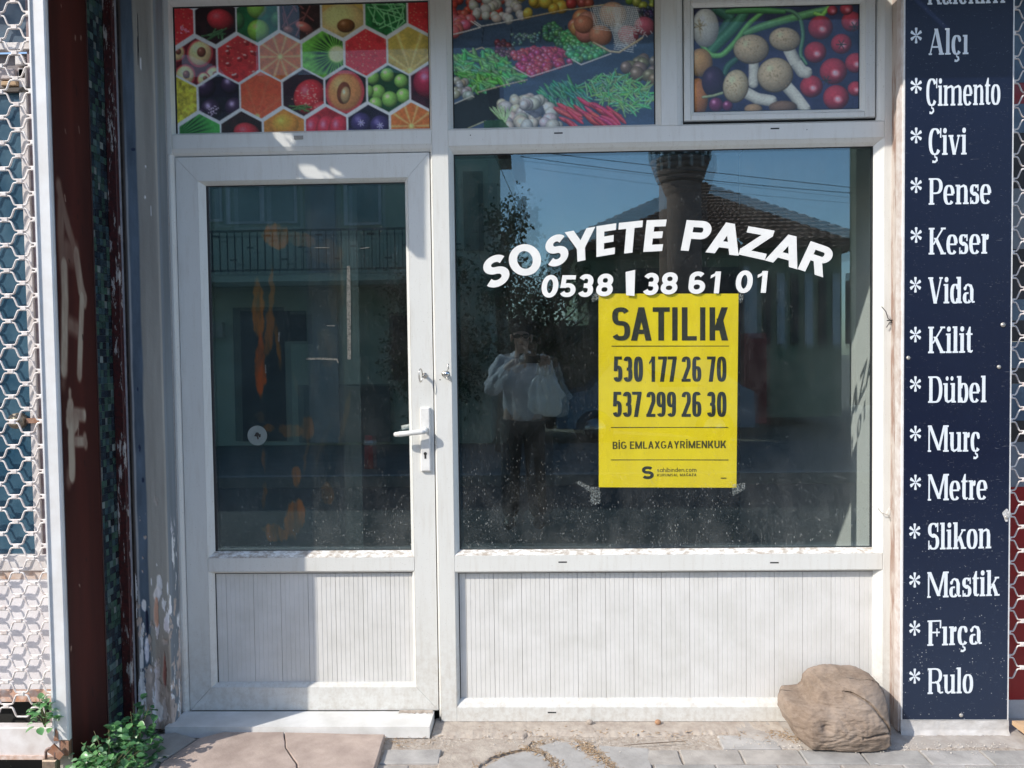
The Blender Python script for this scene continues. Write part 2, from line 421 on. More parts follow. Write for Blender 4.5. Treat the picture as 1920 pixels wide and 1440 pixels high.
        if ch == 'Z': return [cap(0, 0, W, h), cap(W*.04, 1-h, W, 1), s.leg(0, h*.9, W-w*1.35, 1-h*.9, w*1.35)], W
        if ch == 'K':
            g = s.stem(n)
            if n: g += [s.leg(n+w*.7, .36, W-h*1.6-n, 1, h*1.5), s.leg(W-w-n*.7, 0, n+w*1.15, .62, w*1.02), cap(W-h*2-n*2, 1-s.sh, W, 1), cap(W-w-n*1.4, 0, W+n*.3, s.sh)]
            else: g += [s.leg(w*.7, .3, W-w*1.2, 1, w*1.15), s.leg(W-w*1.15, 0, w*1.2, .66, w*1.15)]
            return g, W
        if ch == 'H': return [cap(0, 0, w, 1), cap(W-w, 0, W, 1), cap(0, .5-h/2, W, .5+h/2)], W
        if ch in 'Ss':
            T = 1.0 if ch == 'S' else X; m = T*.52; hh = h if not n else h*1.25; e = hh*.5
            up = s.arc(W*.03, m-e, W*.97, T, 28, 272, 18); dn = s.arc(0, 0, W, m+e, 88, -152, 18)
            k = len(up); p = up+dn
            wd = None
            if n: wd = [s.wid(p[min(i+1, len(p)-1)][0]-p[i-1][0], p[min(i+1, len(p)-1)][1]-p[i-1][1]) for i in range(len(p))]; wd = [max(a, w*.88*math.exp(-((i-k+.5)/5.)**2)) for i, a in enumerate(wd)]
            g = [s.st(p, wd)]
            if n: g += [cap(W*.86-h*.5, T*.66, W*.86+h*.5, T), cap(W*.06, 0, W*.06+h, T*.34)]
            return g, W
        if ch == '1':
            return [cap(W*.52, 0, W*.52+w, 1), ('p', [(W*.52, 1), (W*.52, .8), (W*.08, .68), (W*.08, .68+h*.75), (W*.42, .9), (W*.5, 1)][::-1])], W*.52+w
        if ch == '2':
            return [s.st(s.arc(0, .42, W, 1, 168, -28, 18)+[(w*.62, h*.7)]), cap(0, 0, W, h)], W
        if ch == '3':
            return [s.st(s.arc(0, .48-h*.5, W*.97, 1, 158, -84, 20)), s.st(s.arc(0, 0, W, .52+h*.5, 84, -158, 20)), cap(W*.36, .5-h/2, W*.6, .5+h/2)], W
        if ch == '5':
            return [cap(W*.1, 1-h, W*.94, 1), s.leg(W*.04, .42, W*.1, 1, w*.92), s.st(s.arc(0, 0, W, .64, 128, -155, 20))], W
        if ch == '6':
            return [s.st(s.arc(0, 0, W, .62, 0, 360, 30)), s.st([(w/2, .3), (w*.5, .55)]+s.arc(0, .34, W, 1, 168, 38, 14))], W
        if ch == '9':
            return [s.st(s.arc(0, .38, W, 1, 0, 360, 30)), s.st([(W-w/2, .7), (W-w*.5, .45)]+s.arc(0, 0, W, .66, -12, -142, 14))], W
        if ch == '7': return [cap(0, 1-h, W, 1), s.leg(W*.2, 0, W-w*1.05, 1-h*.9, w*1.02)], W
        if ch == '8': return [s.st(s.arc(W*.03, .5-h*.5, W*.97, 1, 0, 360, 28)), s.st(s.arc(0, 0, W, .5+h*.5, 0, 360, 28))], W
        # lower case (slab)
        if ch == 'l': return s.stem(n, 0, 1, r=True)[:2]+[cap(0, 1-s.sh, n+w, 1)], w+2*n
        if ch == 'ı' or ch == 'i':
            g = s.stem(n, 0, X)[:2]+[cap(0, X-s.sh, n+w, X)]
            if ch == 'i': g.append(s.st(s.arc(n-.01, .80, n+w+.01, 1.0, 0, 360, 14, False), [0]*15)); g[-1] = ('p', g[-1][1][:-1])
            return g, w+2*n
        if ch == 'n' or ch == 'r' or ch == 'm':
            g = s.stem(n, 0, X)[:2]+[cap(0, X-s.sh, n+w, X)]
            if ch == 'r':
                g += [s.st([(n+w*.7, X*.62), (n+w*1.1, X*.86), (n+w*1.7, X-h*.5)], [h, h*1.2, h*1.4]), ('p', [(n+w*1.35+w*.42*math.cos(a), X*.84+.10*math.sin(a)) for a in [i*.52 for i in range(12)]])]
                return g, n+w*1.35+w*.45
            x = n
            for _ in range(1 if ch == 'n' else 2):
                x2 = x+W-w-n*1.6 if ch == 'n' else x+(W-w)*.82
                g += [s.st([(x+w*.7, X*.68), (x+w*1.05, X*.88)]+[(x2-w*.15, X-h*.55), (x2+w*.35, X*.88), (x2+w*.5, X*.68)], [h, h*1.1, h*1.5, w*.85, w])]
                g += s.stem(x2, 0, X*.7, t=False); x = x2
            return g, x+w+n
        if ch in 'uü':
            x2 = W-w-n
            g = [cap(n, X*.3, n+w, X), cap(0, X-s.sh, n+w, X), cap(x2, 0, x2+w, X), cap(x2-n, X-s.sh, x2+w, X), cap(x2, 0, W, s.sh),
                 s.st([(n+w*.5, X*.34), (n+w*.62, X*.12), (n+w*1.15, h*.5), (x2-w*.2, X*.1), (x2+w*.3, X*.28)], [w, w*.85, h*1.5, h*1.1, h])]
            if ch == 'ü':
                for cx in (W*.3, W*.68): g.append(('p', [(cx+w*.45*math.cos(a), .91+.085*math.sin(a)) for a in [i*.52 for i in range(12)]]))
            return g, W
        if ch in 'eéc' or ch == 'ç':
            g = [s.st(s.arc(0, -.01, W, X, 4 if ch == 'e' else 40, 318, 26))]
            if ch == 'e': g.append(cap(w*.8, X*.46, W-w*.35, X*.46+h))
            else: g.append(('p', [(W*.78+w*.42*math.cos(a), X*.76+.09*math.sin(a)) for a in [i*.52 for i in range(12)]]))
            if ch == 'ç': g.append(s.st([(W*.5, .02), (W*.5, -.08), (W*.66, -.11), (W*.68, -.19), (W*.52, -.25), (W*.3, -.23)], [h, h, h*1.3, w*.6, h*1.3, h*1.6]))
            return g, W
        if ch == 'a':
            x2 = W-w-n*1.1
            g = [s.st([(w*.75, X*.74), (w*.95, X*.9), (W*.42, X-h*.5), (x2+w*.2, X*.88), (x2+w*.5, X*.68), (x2+w*.5, X*.2), (x2+w*.75, h*.6), (W, h*.75)], [w*.6, h*1.5, h*1.2, w*.8, w, w*.95, h*1.3, h]),
                 s.st(s.arc(0, -.01, x2+w*.55, X*.56, 70, 330, 18)), ('p', [(w*.62+w*.42*math.cos(a), X*.76+.075*math.sin(a)) for a in [i*.52 for i in range(12)]])]
            return g, W
        if ch in 'bd':
            if ch == 'b': g = [cap(n, 0, n+w, 1), cap(0, 1-s.sh, n+w, 1)]+[s.st(s.arc(n+w*.2, -.01, W, X, 150, -150, 22))]
            else: g = [cap(W-w-n, 0, W-n, 1), cap(W-w-2*n, 1-s.sh, W-n, 1), cap(W-w-n, 0, W, s.sh)]+[s.st(s.arc(0, -.01, W-n-w*.2, X, 30, 330, 22))]
            return g, W
        if ch == 'k':
            g = s.stem(n)[:2]+[cap(0, 1-s.sh, n+w, 1)]
            g += [s.leg(n+w*.7, X*.38, W-h*2-n*.8, X, h*1.4), s.leg(W-w-n*.6, 0, n+w*1.1, X*.64, w), cap(W-h*2-n*2, X-s.sh, W-n*.3, X), cap(W-w-n*1.3, 0, W+n*.3, s.sh)]
            return g, W
        if ch == 't':
            g = [('p', [(n, X*.16), (n+w, X*.16), (n+w, .98), (n+w*.6, .98), (n, X+.02)]), cap(0, X-s.sh, n*2+w+n*.6, X),
                 s.st([(n+w*.5, X*.3), (n+w*.62, X*.1), (n+w*1.2, h*.55), (n*2+w*1.25, X*.12)], [w, w*.9, h*1.3, h*.9])]
            return g, n*2+w*1.25
        if ch == 'v':
            g = [s.leg(W/2-w*.5, 0, n*.6, X, w), s.leg(W/2-w*.1, 0, W-h*1.2-n*.6, X, h*1.2), cap(0, X-s.sh, w+n*1.4, X), cap(W-h*1.4-n*1.5, X-s.sh, W, X)]
            return g, W
        if ch == '*':
            for i in range(6):
                a = math.radians(90+60*i); c, d = math.cos(a), math.sin(a); pts = []
                for r_, q in ((.04, .03), (.28, .075), (.42, .11), (.5, .085), (.5, -.085), (.42, -.11), (.28, -.075), (.04, -.03)):
                    pts.append((.5+c*r_-d*q, .5+d*r_+c*q))
                g.append(('p', pts))
            return g, 1.0
        return [], W*.5

def glyph_mesh(items, fn, y, dy=.00006, th=.0006):
    """fn(x,z)->(X,Z) world; plates and strokes as thin raised faces, each a hair above the last"""
    mb = MB(); k = 0
    for it in items:
        yy = y-dy*k; k += 1
        if it[0] == 'p':
            pts = [fn(*p) for p in it[1]]; a = sum(pts[i][0]*pts[(i+1) % len(pts)][1]-pts[(i+1) % len(pts)][0]*pts[i][1] for i in range(len(pts)))
            if a < 0: pts = pts[::-1]
            mb.add([(X, yy, Z) for X, Z in pts], [tuple(range(len(pts)))])
        else:
            pts, wd = it[1], it[2]; n = len(pts); L = []; R_ = []
            closed = n > 4 and abs(pts[0][0]-pts[-1][0])+abs(pts[0][1]-pts[-1][1]) < 1e-6
            for i, (x, z) in enumerate(pts):
                a = pts[i-1] if i else (pts[-2] if closed else pts[0]); b = pts[i+1] if i < n-1 else (pts[1] if closed else pts[-1])
                dx, dz = b[0]-a[0], b[1]-a[1]; l = math.hypot(dx, dz) or 1
                wv = wd[i] if wd else GLY[0].wid(dx, dz)
                ox, oz = -dz/l*wv/2, dx/l*wv/2; L.append((x+ox, z+oz)); R_.append((x-ox, z-oz))
            v = [fn(*p) for p in L]+[fn(*p) for p in R_]
            mb.add([(X, yy, Z) for X, Z in v], [(i, i+n, i+n+1, i+1) for i in range(n-1)])
    return mb
GLY = [None]
def letter(ch, font, fn_box, y, m, parent, name='letter', W=.62, slant=0.0):
    """fn_box(u,v): u 0..1 across the glyph, v 0..1 up"""
    GLY[0] = font; items, w_ = font.get(ch, W)
    if not items: return None
    return glyph_mesh(items, lambda x, z: fn_box(x/w_, z), y).build(name, m, parent)
def word(txt, font, x0, x1, z0, z1, y, m, parent, widths, gap=.1, name='letter', rise=0.0):
    """fit a word between x0 and x1; z0 baseline, z1 cap line"""
    GLY[0] = font; xs = 0; lay = []
    for ch in txt:
        if ch == ' ': xs += .3; continue
        items, w_ = font.get(ch, widths.get(ch, widths.get('', .62))); lay.append((items, xs, w_)); xs += w_+gap
    tot = xs-gap; k = (x1-x0)/tot
    for items, xo, w_ in lay:
        glyph_mesh(items, lambda x, z: (x0+(xo+x)*k, z0+z*(z1-z0)+rise*(xo+x)/tot), y).build(name, m, parent)
_before = set(bpy.data.objects)
# ================================================================== ground
def ell(mb, c, rx, ry, rz, nu=12, nv=8, M_=None):
    v = []
    for j in range(1, nv):
        b = -math.pi/2+math.pi*j/nv
        for i in range(nu): a = 2*math.pi*i/nu; v.append(Vector((rx*math.cos(a)*math.cos(b), ry*math.sin(a)*math.cos(b), rz*math.sin(b))))
    v += [Vector((0, 0, -rz)), Vector((0, 0, rz))]; B, T = len(v)-2, len(v)-1
    if M_ is not None: v = [M_ @ q for q in v]
    v = [q+Vector(c) for q in v]
    f = [(j*nu+i, j*nu+(i+1) % nu, (j+1)*nu+(i+1) % nu, (j+1)*nu+i) for j in range(nv-2) for i in range(nu)]
    f += [(B, (i+1) % nu, i) for i in range(nu)]+[(T, (nv-2)*nu+i, (nv-2)*nu+(i+1) % nu) for i in range(nu)]
    return mb.add(v, f)
def gx(px, py): return G(px, py)[0]
CONC = nm('grey_concrete', (.44, .42, .39), (.33, .31, .285), 14, .9, .5, bd=.004, bs=90)
PINK = nm('pinkish_concrete', (.48, .39, .34), (.34, .27, .235), 9, .92, .5, bd=.003, bs=110)
PAV = [nm('paver_%s' % n, c, tuple(x*.66 for x in c), 11, .92, .6, bd=.003, bs=130, detail=9) for n, c in
       (('light', (.45, .435, .42)), ('grey', (.39, .38, .365)), ('warm', (.43, .40, .37)))]
MORT = nm('sandy_mortar', (.47, .42, .365), (.34, .29, .25), 22, .95, .7, bd=.006, bs=80)
SOIL = nm('joint_soil', (.33, .28, .235), (.46, .41, .36), 45, 1, .8, bd=.006, bs=120)
STONE = nm('slate_stone', (.40, .39, .38), (.30, .29, .28), 12, .85, .5, bd=.004, bs=60)
ASPH = nm('asphalt', (.050, .050, .052), (.085, .083, .08), 60, .95, .6, bd=.006, bs=220)
t = NT('far_paving'); bk = t.n('TexBrick'); bk.inputs['Scale'].default_value = 5; bk.inputs['Mortar Size'].default_value = .012
bk.inputs['Color1'].default_value = (.42, .41, .39, 1); bk.inputs['Color2'].default_value = (.36, .35, .335, 1); bk.inputs['Mortar'].default_value = (.15, .13, .11, 1)
t.l(t.pos, bk.inputs['Vector']); FARP = t.done(t.pr(t.mix(t.ramp(t.noise(9), [(.4, 0), (.7, 1)]), bk.outputs[0], (.30, .28, .26)), .9, 0, .3, t.bump(bk.outputs['Fac'], -.4, .004)))

def ngrid(name, x0, x1, y0, y1, nx, ny, zf, m, kind='structure'):
    v = []; f = []
    for j in range(ny+1):
        for i in range(nx+1):
            x = x0+(x1-x0)*i/nx; y = y0+(y1-y0)*j/ny; v.append((x, y, zf(x, y)))
    for j in range(ny):
        for i in range(nx): a = j*(nx+1)+i; f.append((a, a+1, a+nx+2, a+nx+1))
    return tag(mk(name, v, f, m), kind=kind)
ground = tag(mk('ground', [(-400, -500, -.22), (400, -500, -.22), (400, 300, -.22), (-400, 300, -.22)], [(0, 1, 2, 3)], nm('dry_earth', (.20, .17, .13), None, 2, 1)), kind='structure')
pavement = ngrid('pavement', -6.5, 6.5, -.62, .045, 90, 24, lambda x, y: -.010+.002*math.sin(x*9)+.002*math.sin(y*31+x*5), SOIL)
pav2 = tag(boxo('pavement', -14, 14, -2.58, -.62, -.2, -.006, FARP), kind='structure')
kerb = tag(boxo('kerb', -14, 14, -2.72, -2.583, -.2, .004, CONC, c=.01), kind='structure')
road = tag(boxo('road', -40, 40, -6.2, -2.723, -.21, -.13, ASPH), kind='structure')
kerb2 = tag(boxo('kerb', -40, 40, -6.36, -6.203, -.2, .0, nm('pale_kerb', (.26, .26, .25), None, 20, .8), c=.01), kind='structure')
pav3 = tag(boxo('pavement', -40, 40, -9.7, -6.363, -.2, -.012, nm('dark_far_paving', (.15, .15, .145), (.10, .10, .095), 3, .9)), kind='structure')

def rough_slab(name, pts, z, th, m, jit=.004, tilt=(0, 0), sub=3):
    """flat stone from an outline on the ground, edges nibbled, top slightly domed"""
    out = []; n = len(pts); r = random.Random(len(pts)*7+int(pts[0][0]*1000))
    for i in range(n):
        a, b = pts[i], pts[(i+1) % n]
        for k in range(sub):
            q = k/sub; j = jit if k else jit*.5
            out.append((a[0]+(b[0]-a[0])*q+r.uniform(-j, j), a[1]+(b[1]-a[1])*q+r.uniform(-j, j)))
    ar = sum(out[i][0]*out[(i+1) % len(out)][1]-out[(i+1) % len(out)][0]*out[i][1] for i in range(len(out)))
    if ar < 0: out.reverse()
    cx = sum(p[0] for p in out)/len(out); cy = sum(p[1] for p in out)/len(out); N = len(out); v = []
    for s_, dz in ((0, -th), (0, -.003), (.0035, 0.0), (.03, .0006)):
        for x, y in out: q_ = max(.3, 1-s_/max(.01, min(abs(x-cx)+1e-3, abs(y-cy)+1e-3, .04)+.03)) if False else 1-s_/math.hypot(x-cx, y-cy); X, Y = cx+(x-cx)*q_, cy+(y-cy)*q_; v.append((X, Y, z+dz+tilt[0]*(X-cx)+tilt[1]*(Y-cy)))
    f = []
    for k in range(3):
        for i in range(N): f.append((k*N+i, k*N+(i+1) % N, (k+1)*N+(i+1) % N, (k+1)*N+i))
    f.append(tuple(range(3*N, 4*N)))
    return mk(name, v, f, m, pavement)
def GP(*pp, z=0.0): return [G(px, py, z) for px, py in pp]
# three rows of pavers parallel to the shop front, right of the threshold
yr = G(1290, 1404)[1]; rows = [(yr+.104, yr+.004), (yr, yr-.10), (yr-.104, yr-.204), (yr-.208, yr-.308)]
skip = []
pm = {}
for ri, (ya, yb) in enumerate(rows):
    off = [.05, .0, .103, .03][ri]; x = gx(722, 1404)-off-1.0*0
    for k in range(17):
        xa = x+k*.2085+random.uniform(-.002, .002); xb = xa+.204
        if xa > 2.05: break
        pxm = 1000+(xa+xb)/2*565
        if ri == 0 and (pxm < 1365 or pxm > 1450): continue
        if ri in (1, 2) and 800 < pxm < 1215: continue
        if ri == 2 and pxm < 830 and pxm > 760: pass
        z = random.uniform(-.004, .001)
        rough_slab('paver', [(xa, yb+.0025), (xb, yb+.0025), (xb, ya-.0025), (xa, ya-.0025)], z, .03, random.choice(PAV), .0012, (random.uniform(-.008, .008), random.uniform(-.01, .01)), 4)
# pinkish concrete slab before the door, in two cracked pieces, and the grey slab left of it
rough_slab('concrete_slab', GP((262, 1520), (300, 1432), (372, 1384), (420, 1372), (532, 1372), (535, 1400), (556, 1432), (562, 1520), z=.022), .022, .06, PINK, .002)
rough_slab('concrete_slab', GP((564, 1520), (558, 1430), (536.5, 1399), (534, 1372), (722, 1376), (705, 1430), (676, 1520), z=.022), .021, .06, PINK, .002)
rough_slab("concrete_slab", GP((60, 1520), (130, 1440), (236, 1386), (330, 1372), (368, 1384), (294, 1431), (250, 1520), z=.020), .019, .06, CONC, .002)
# irregular flat stones
STN = [((905, 1440), (940, 1418), (985, 1406), (1018, 1412), (1045, 1440), (1060, 1520), (900, 1520)),
       ((1000, 1402), (1042, 1388), (1085, 1392), (1120, 1412), (1148, 1440), (1150, 1520), (1070, 1520), (1052, 1436), (1028, 1412)),
       ((860, 1392), (905, 1384), (1000, 1386), (990, 1400), (935, 1412), (895, 1434), (870, 1520), (820, 1520), (822, 1420)),
       ((1122, 1396), (1215, 1402), (1222, 1436), (1226, 1520), (1160, 1520), (1150, 1436), (1134, 1412))]
for i, q in enumerate(STN): rough_slab('flat_stone', GP(*q), -.002, .03, [STONE, STONE, MORT, STONE][i], .004)
# mortar strip under the frame, uneven
v = []; f = []; NX = 160
xa, xb = gx(812, 1370), gx(1470, 1370)
for i in range(NX+1):
    x = xa+(xb-xa)*i/NX; r_ = random.random(); e1 = -.080-.010*math.sin(x*7)-.010*r_-(.03 if x < -.05 else 0)
    for yy, zz in ((.03, .0), (-.02, -.001+.002*r_), (e1*.7, .001+.002*math.sin(x*23)), (e1, -.002), (e1-.012, -.022)): v.append((x, yy, zz))
for i in range(NX):
    for k in range(4): a = i*5+k; f.append((a, a+1, a+6, a+5))
mk('mortar_strip', v, f, MORT, pavement, True)
xa, xb = gx(1395, 1390), 2.05
v = [];f = []
for i in range(61):
    x = xa+(xb-xa)*i/60
    for yy, zz in ((.03, -.001), (-.10, -.001), (-.17-.02*random.random(), -.003), (-.20, -.022)): v.append((x, yy, zz+.0015*random.random()))
for i in range(60):
    for k in range(3): a = i*4+k; f.append((a, a+1, a+5, a+4))
mk('mortar_strip', v, f, nm('grey_mortar', (.42, .39, .36), (.32, .29, .265), 18, .95, .6, bd=.004, bs=70), pavement, True)

# litter: dry leaf bits, straw, crumbs of plaster - nobody could count them
def scatter(name, spots, m, kindf, label, cat):
    mb = MB()
    for (x, y, z, s_) in spots: kindf(mb, x, y, z, s_)
    return tag(mb.build(name, m), label, cat, kind='stuff')
def straw(mb, x, y, z, s_):
    a = random.uniform(0, 6.3); l = s_*random.uniform(.5, 1.4); b = random.uniform(-.25, .35)
    mb.tube([(x, y, z+.002), (x+math.cos(a)*l*.5, y+math.sin(a)*l*.5, z+.003+abs(b)*l*.3), (x+math.cos(a+b)*l, y+math.sin(a+b)*l, z+.002)], [.0009, .0008, .0003], 4)
def crumb(mb, x, y, z, s_):
    v = []; n = 5
    for i in range(n): a = i*6.283/n+random.random(); r_ = s_*random.uniform(.3, .6); v.append((x+math.cos(a)*r_, y+math.sin(a)*r_, z+random.uniform(0, s_*.15)))
    v.append((x, y, z+s_*random.uniform(.25, .5))); mb.add(v, [(i, (i+1) % n, n) for i in range(n)])
def leafbit(mb, x, y, z, s_):
    a = random.uniform(0, 6.3); c, d = math.cos(a), math.sin(a); l, w_ = s_, s_*random.uniform(.25, .5); h = s_*random.uniform(.1, .5)
    p = lambda u, v_, zz: (x+c*u*l-d*v_*w_, y+d*u*l+c*v_*w_, z+.001+zz)
    mb.add([p(-.5, 0, 0), p(0, -.5, h*.5), p(.5, 0, h), p(0, .5, h*.7), p(0, 0, h*.2)], [(0, 1, 4), (1, 2, 4), (2, 3, 4), (3, 0, 4)])
def along(path, n, sp):
    o = []
    for _ in range(n):
        k = random.randrange(len(path)-1); q = random.random(); a, b = path[k], path[k+1]
        px, py = a[0]+(b[0]-a[0])*q+random.gauss(0, sp), a[1]+(b[1]-a[1])*q+random.gauss(0, sp*.35)
        x, y = G(px, py); o.append((x, y))
    return o
J1 = [(895, 1437), (940, 1414), (985, 1402), (1010, 1392), (1042, 1385)]; J2 = [(985, 1402), (1020, 1412), (1052, 1440)]
J3 = [(1085, 1392), (1105, 1405), (1125, 1420), (1150, 1440)]; J4 = [(1445, 1372), (1470, 1376), (1500, 1388)]
J5 = [(460, 1368), (540, 1371), (640, 1370), (722, 1374)]; J6 = [(722, 1380), (760, 1395), (800, 1385)]
sp = [(x, y, -.004, .022) for x, y in along(J1, 60, 6)+along(J2, 90, 6)+along(J3, 160, 9)+along(J4, 90, 12)+along(J5, 40, 5)+along(J6, 40, 14)+along([(860, 1375), (1500, 1385)], 60, 18)]
STRAW = nm('dry_straw', (.42, .30, .18), (.22, .14, .08), 300, .9)
scatter('dry_straw', sp, STRAW, straw, 'brown straw and stalks caught in the joints between the paving stones', 'straw')
sp = [(x, y, -.002, random.uniform(.006, .016)) for x, y in along(J1, 30, 8)+along(J2, 60, 8)+along(J3, 110, 10)+along(J5, 90, 5)+along(J4, 70, 10)+along([(240, 1410), (800, 1380)], 40, 16)+along([(860, 1366), (1480, 1380)], 80, 10)]
scatter('leaf_litter', sp, nm('leaf_bits', (.30, .19, .11), (.50, .40, .28), 200, .9), leafbit, 'crumbled dry leaves lying along the threshold and stone joints', 'leaf litter')
sp = [(x, y, .0, random.uniform(.003, .008)) for x, y in along([(250, 1425), (720, 1385), (1500, 1400), (1880, 1400)], 520, 18)+along([(1400, 1395), (1650, 1410)], 40, 9)]
sp += [(x, y, -.003, random.uniform(.008, .02)) for x, y in along([(300, 1375), (345, 1366), (372, 1378)], 46, 8)]
scatter('plaster_crumbs', sp, nm('plaster_bits', (.62, .60, .56), (.42, .36, .30), 150, .9), crumb, 'pale crumbs of plaster and grit scattered on the pavement', 'grit')
# single bits
def ground_bit(name, px, py, size, m, label, cat, f=crumb):
    x, y = G(px, py, .004); mb = MB(); f(mb, x, y, .002, size); return tag(mb.build(name, m), label, cat)
PAPER = nm('white_paper', (.80, .79, .76), (.7, .69, .66), 60, .8)
for px, py, s_, lb in ((568, 1370, .026, 'crumpled white paper scrap below the middle of the doorstep'), (1645, 1434, .026, 'small white paper sliver on the paving in front of the wood block')):
    ground_bit('paper_scrap', px, py, s_, PAPER, lb, 'paper scrap', leafbit)
x, y = G(1106, 1354, .01)
mb = ell(MB(), (x, -.02, .008), .012, .009, .010)
tag(mb.build('pebble', MORT, None, True), 'grey pebble on the mortar strip under the left half of the window', 'pebble')
m2 = MB(); dx = PX(1230, 1354)-PX(1103, 1354); m2.v = [(a+dx, b, c) for a, b, c in mb.v]; m2.f = mb.f
tag(m2.build('pebble', nm('terracotta', (.42, .24, .14), None, 60, .9), None, True), 'orange brown pebble on the mortar strip under the window panelling', 'pebble')
x0, y0 = G(440, 1377); x1, y1 = G(502, 1368)
tag(MB().tube([(x0, y0, .004), ((x0+x1)/2, (y0+y1)/2, .008), (x1, y1, .010)], [.002, .0045, .001], 5).build('wood_splinter', nm('dark_wood', (.10, .07, .05), None, 80, .8)), 'dark wood splinter lying just below the doorstep', 'splinter')
x0, y0 = G(305, 1438); x1, y1 = G(318, 1421)
tag(MB().tube([(x0, y0, .003), (x1, y1, .005)], [.0035, .0025], 5).build('twig', nm('grey_wood', (.22, .19, .16), None, 80, .8)), 'short grey twig on the pavement right of the weeds', 'twig')
x0, y0 = G(1170, 1399); x1, y1 = G(1290, 1391)
tag(MB().tube([(x0, y0, .003), ((x0+x1)/2, (y0+y1)/2-.004, .006), (x1, y1, .004)], [.001, .0018, .0008], 5).build('twig', nm('brown_wood', (.14, .10, .07), None, 80, .8)), 'thin dark twig on the paving below the middle of the window', 'twig')

for o_ in set(bpy.data.objects)-_before:
    if o_.parent is None: o_.location.z += GZ
# ================================================================== shop window frame and door
WY = 0.0; GY = .024                                   # face plane, outer pane plane
win = thing('shop_window', (0.5, 0, .02), 'white plastic shop window frame with one large dark pane, three pictured panes above and ribbed panelling below', 'window')
door = thing('shop_door', (-.85, .01, .03), 'closed white plastic glazed door with ribbed lower panel beside the shop window', 'door')
def ring(name, ro, ri, yo, yi, m, parent, sides='lrtb'):
    """mitred bead: outer rect ro (x0,x1,z0,z1) at depth yo down to inner rect ri at yi; one object per side"""
    o = [(ro[0], yo, ro[2]), (ro[1], yo, ro[2]), (ro[1], yo, ro[3]), (ro[0], yo, ro[3])]
    i = [(ri[0], yi, ri[2]), (ri[1], yi, ri[2]), (ri[1], yi, ri[3]), (ri[0], yi, ri[3])]
    res = []
    for k, s_ in enumerate('brtl'):
        if s_ not in sides: continue
        a, b = k, (k+1) % 4; mid = lambda p, q, f: tuple(p[t_]+(q[t_]-p[t_])*f for t_ in range(3))
        # slightly rounded: two facets
        ma = mid(o[a], i[a], .55); mb_ = mid(o[b], i[b], .55); ma = (ma[0], ma[1]-.0022, ma[2]); mb_ = (mb_[0], mb_[1]-.0022, mb_[2])
        bk = lambda p, y: (p[0], y, p[2])
        yb = max(yo, yi)+.012
        v = [o[a], o[b], mb_, ma, i[b], i[a], bk(o[a], yb), bk(o[b], yb), bk(i[b], yb), bk(i[a], yb)]
        res.append(mk(name, v, [(0, 1, 2, 3), (3, 2, 4, 5), (7, 6, 9, 8), (0, 6, 7, 1), (5, 4, 8, 9), (0, 3, 5, 9, 6), (1, 7, 8, 4, 2)], m[s_] if isinstance(m, dict) else m, parent))
    return res
BW = {'b': WHITED, 'l': WHITE, 'r': WHITE, 't': WHITE}
def rr(l, r, b, t): return (PX(*l), PX(*r), PZ(*b), PZ(*t))
def grow(r, d): return (r[0]-d, r[1]+d, r[2]-d, r[3]+d)
# openings (glass rectangles)
r_main = rr((855, 660), (1641, 650), (1250, 1031), (1245, 279))
r_low = rr((860, 1190), (1641, 1190), (1250, 1314), (1250, 1075))
r_fru = rr((321.5, 120), (803, 120), (565, 242.5), (565, 2)); r_fru = (r_fru[0], r_fru[1], r_fru[2], r_fru[3])
r_mid = rr((847, 120), (1230, 120), (1040, 234), (1040, -46))
r_so = rr((1271, 120), (1652, 120), (1460, 229), (1460, -14))           # opening that takes the tilting sash
bd = .0175
B_main, B_low, B_fru, B_mid = (grow(r, bd) for r in (r_main, r_low, r_fru, r_mid))
xL0 = PX(328, 700)-.012; xm0 = PX(816, 640); xm1 = PX(846, 640); xR0 = PX(1657, 650); xR1 = PX(1679, 650)
zT0 = PZ(900, 277)-.003; zT1 = PZ(900, 240); zB = PZ(1250, 1353); zTOP = PZ(1200, -90)
B_main = (xm1, xR0, B_main[2], PZ(1245, 266)); B_low = (xm1, xR0, PZ(1250, 1326), PZ(1250, 1070)); B_mid = (xm1, PX(1238.5, 120), PZ(1040, 240), B_mid[3])
B_fru = (PX(318, 120), xm0, PZ(565, 248), B_fru[3])
door_r = (PX(338, 720), PX(811.5, 720), PZ(585, 1334), PZ(585, 289))
B_door = (door_r[0]-.016, xm0, door_r[2]-.002, PZ(565, 275))
YB = .062
bar = lambda n, x0, x1, z0, z1, par=win, c=.0012, y0=0.0: boxo(n, x0, x1, y0, YB, z0, z1, WHITE, par, c)
g_ = .0006
bar('mullion', xm0, xm1, zB, zTOP)
bar('outer_jamb', B_door[0]-.010, B_door[0]-g_, .02, zT0-.0)                                # thin strip left of the door
bar('outer_jamb', B_door[0]-.010, B_fru[0]-g_, zT0+g_, zTOP)
bar('outer_jamb', xR0+g_, xR1, zB, zTOP)
bar('transom', B_fru[0]+g_, xm0-g_, B_door[3], B_fru[2])
bar('transom', xm1+g_, xR0-g_, B_main[3], B_mid[2])
bar('middle_rail', xm1+g_, xR0-g_, B_low[3], B_main[2])
bar('sill_rail', xm1+g_, xR0-g_, zB, B_low[2])
xn0, xn1 = PX(1238.5, 120), PX(1270, 120)
bar('upper_mullion', xn0+g_, xn1, B_mid[2]+g_, zTOP)
for r_o, r_i in ((B_main, r_main), (B_low, r_low), (B_fru, r_fru), (B_mid, r_mid)):
    ring('glazing_bead', r_o, r_i, 0.0, GY-.002, BW if r_i is r_main else WHITE, win)
bar('top_rail', B_fru[0]+g_, xm0-g_, B_fru[3], zTOP-.001); bar('top_rail', xm1+g_, xn0-g_, B_mid[3], zTOP-.001)
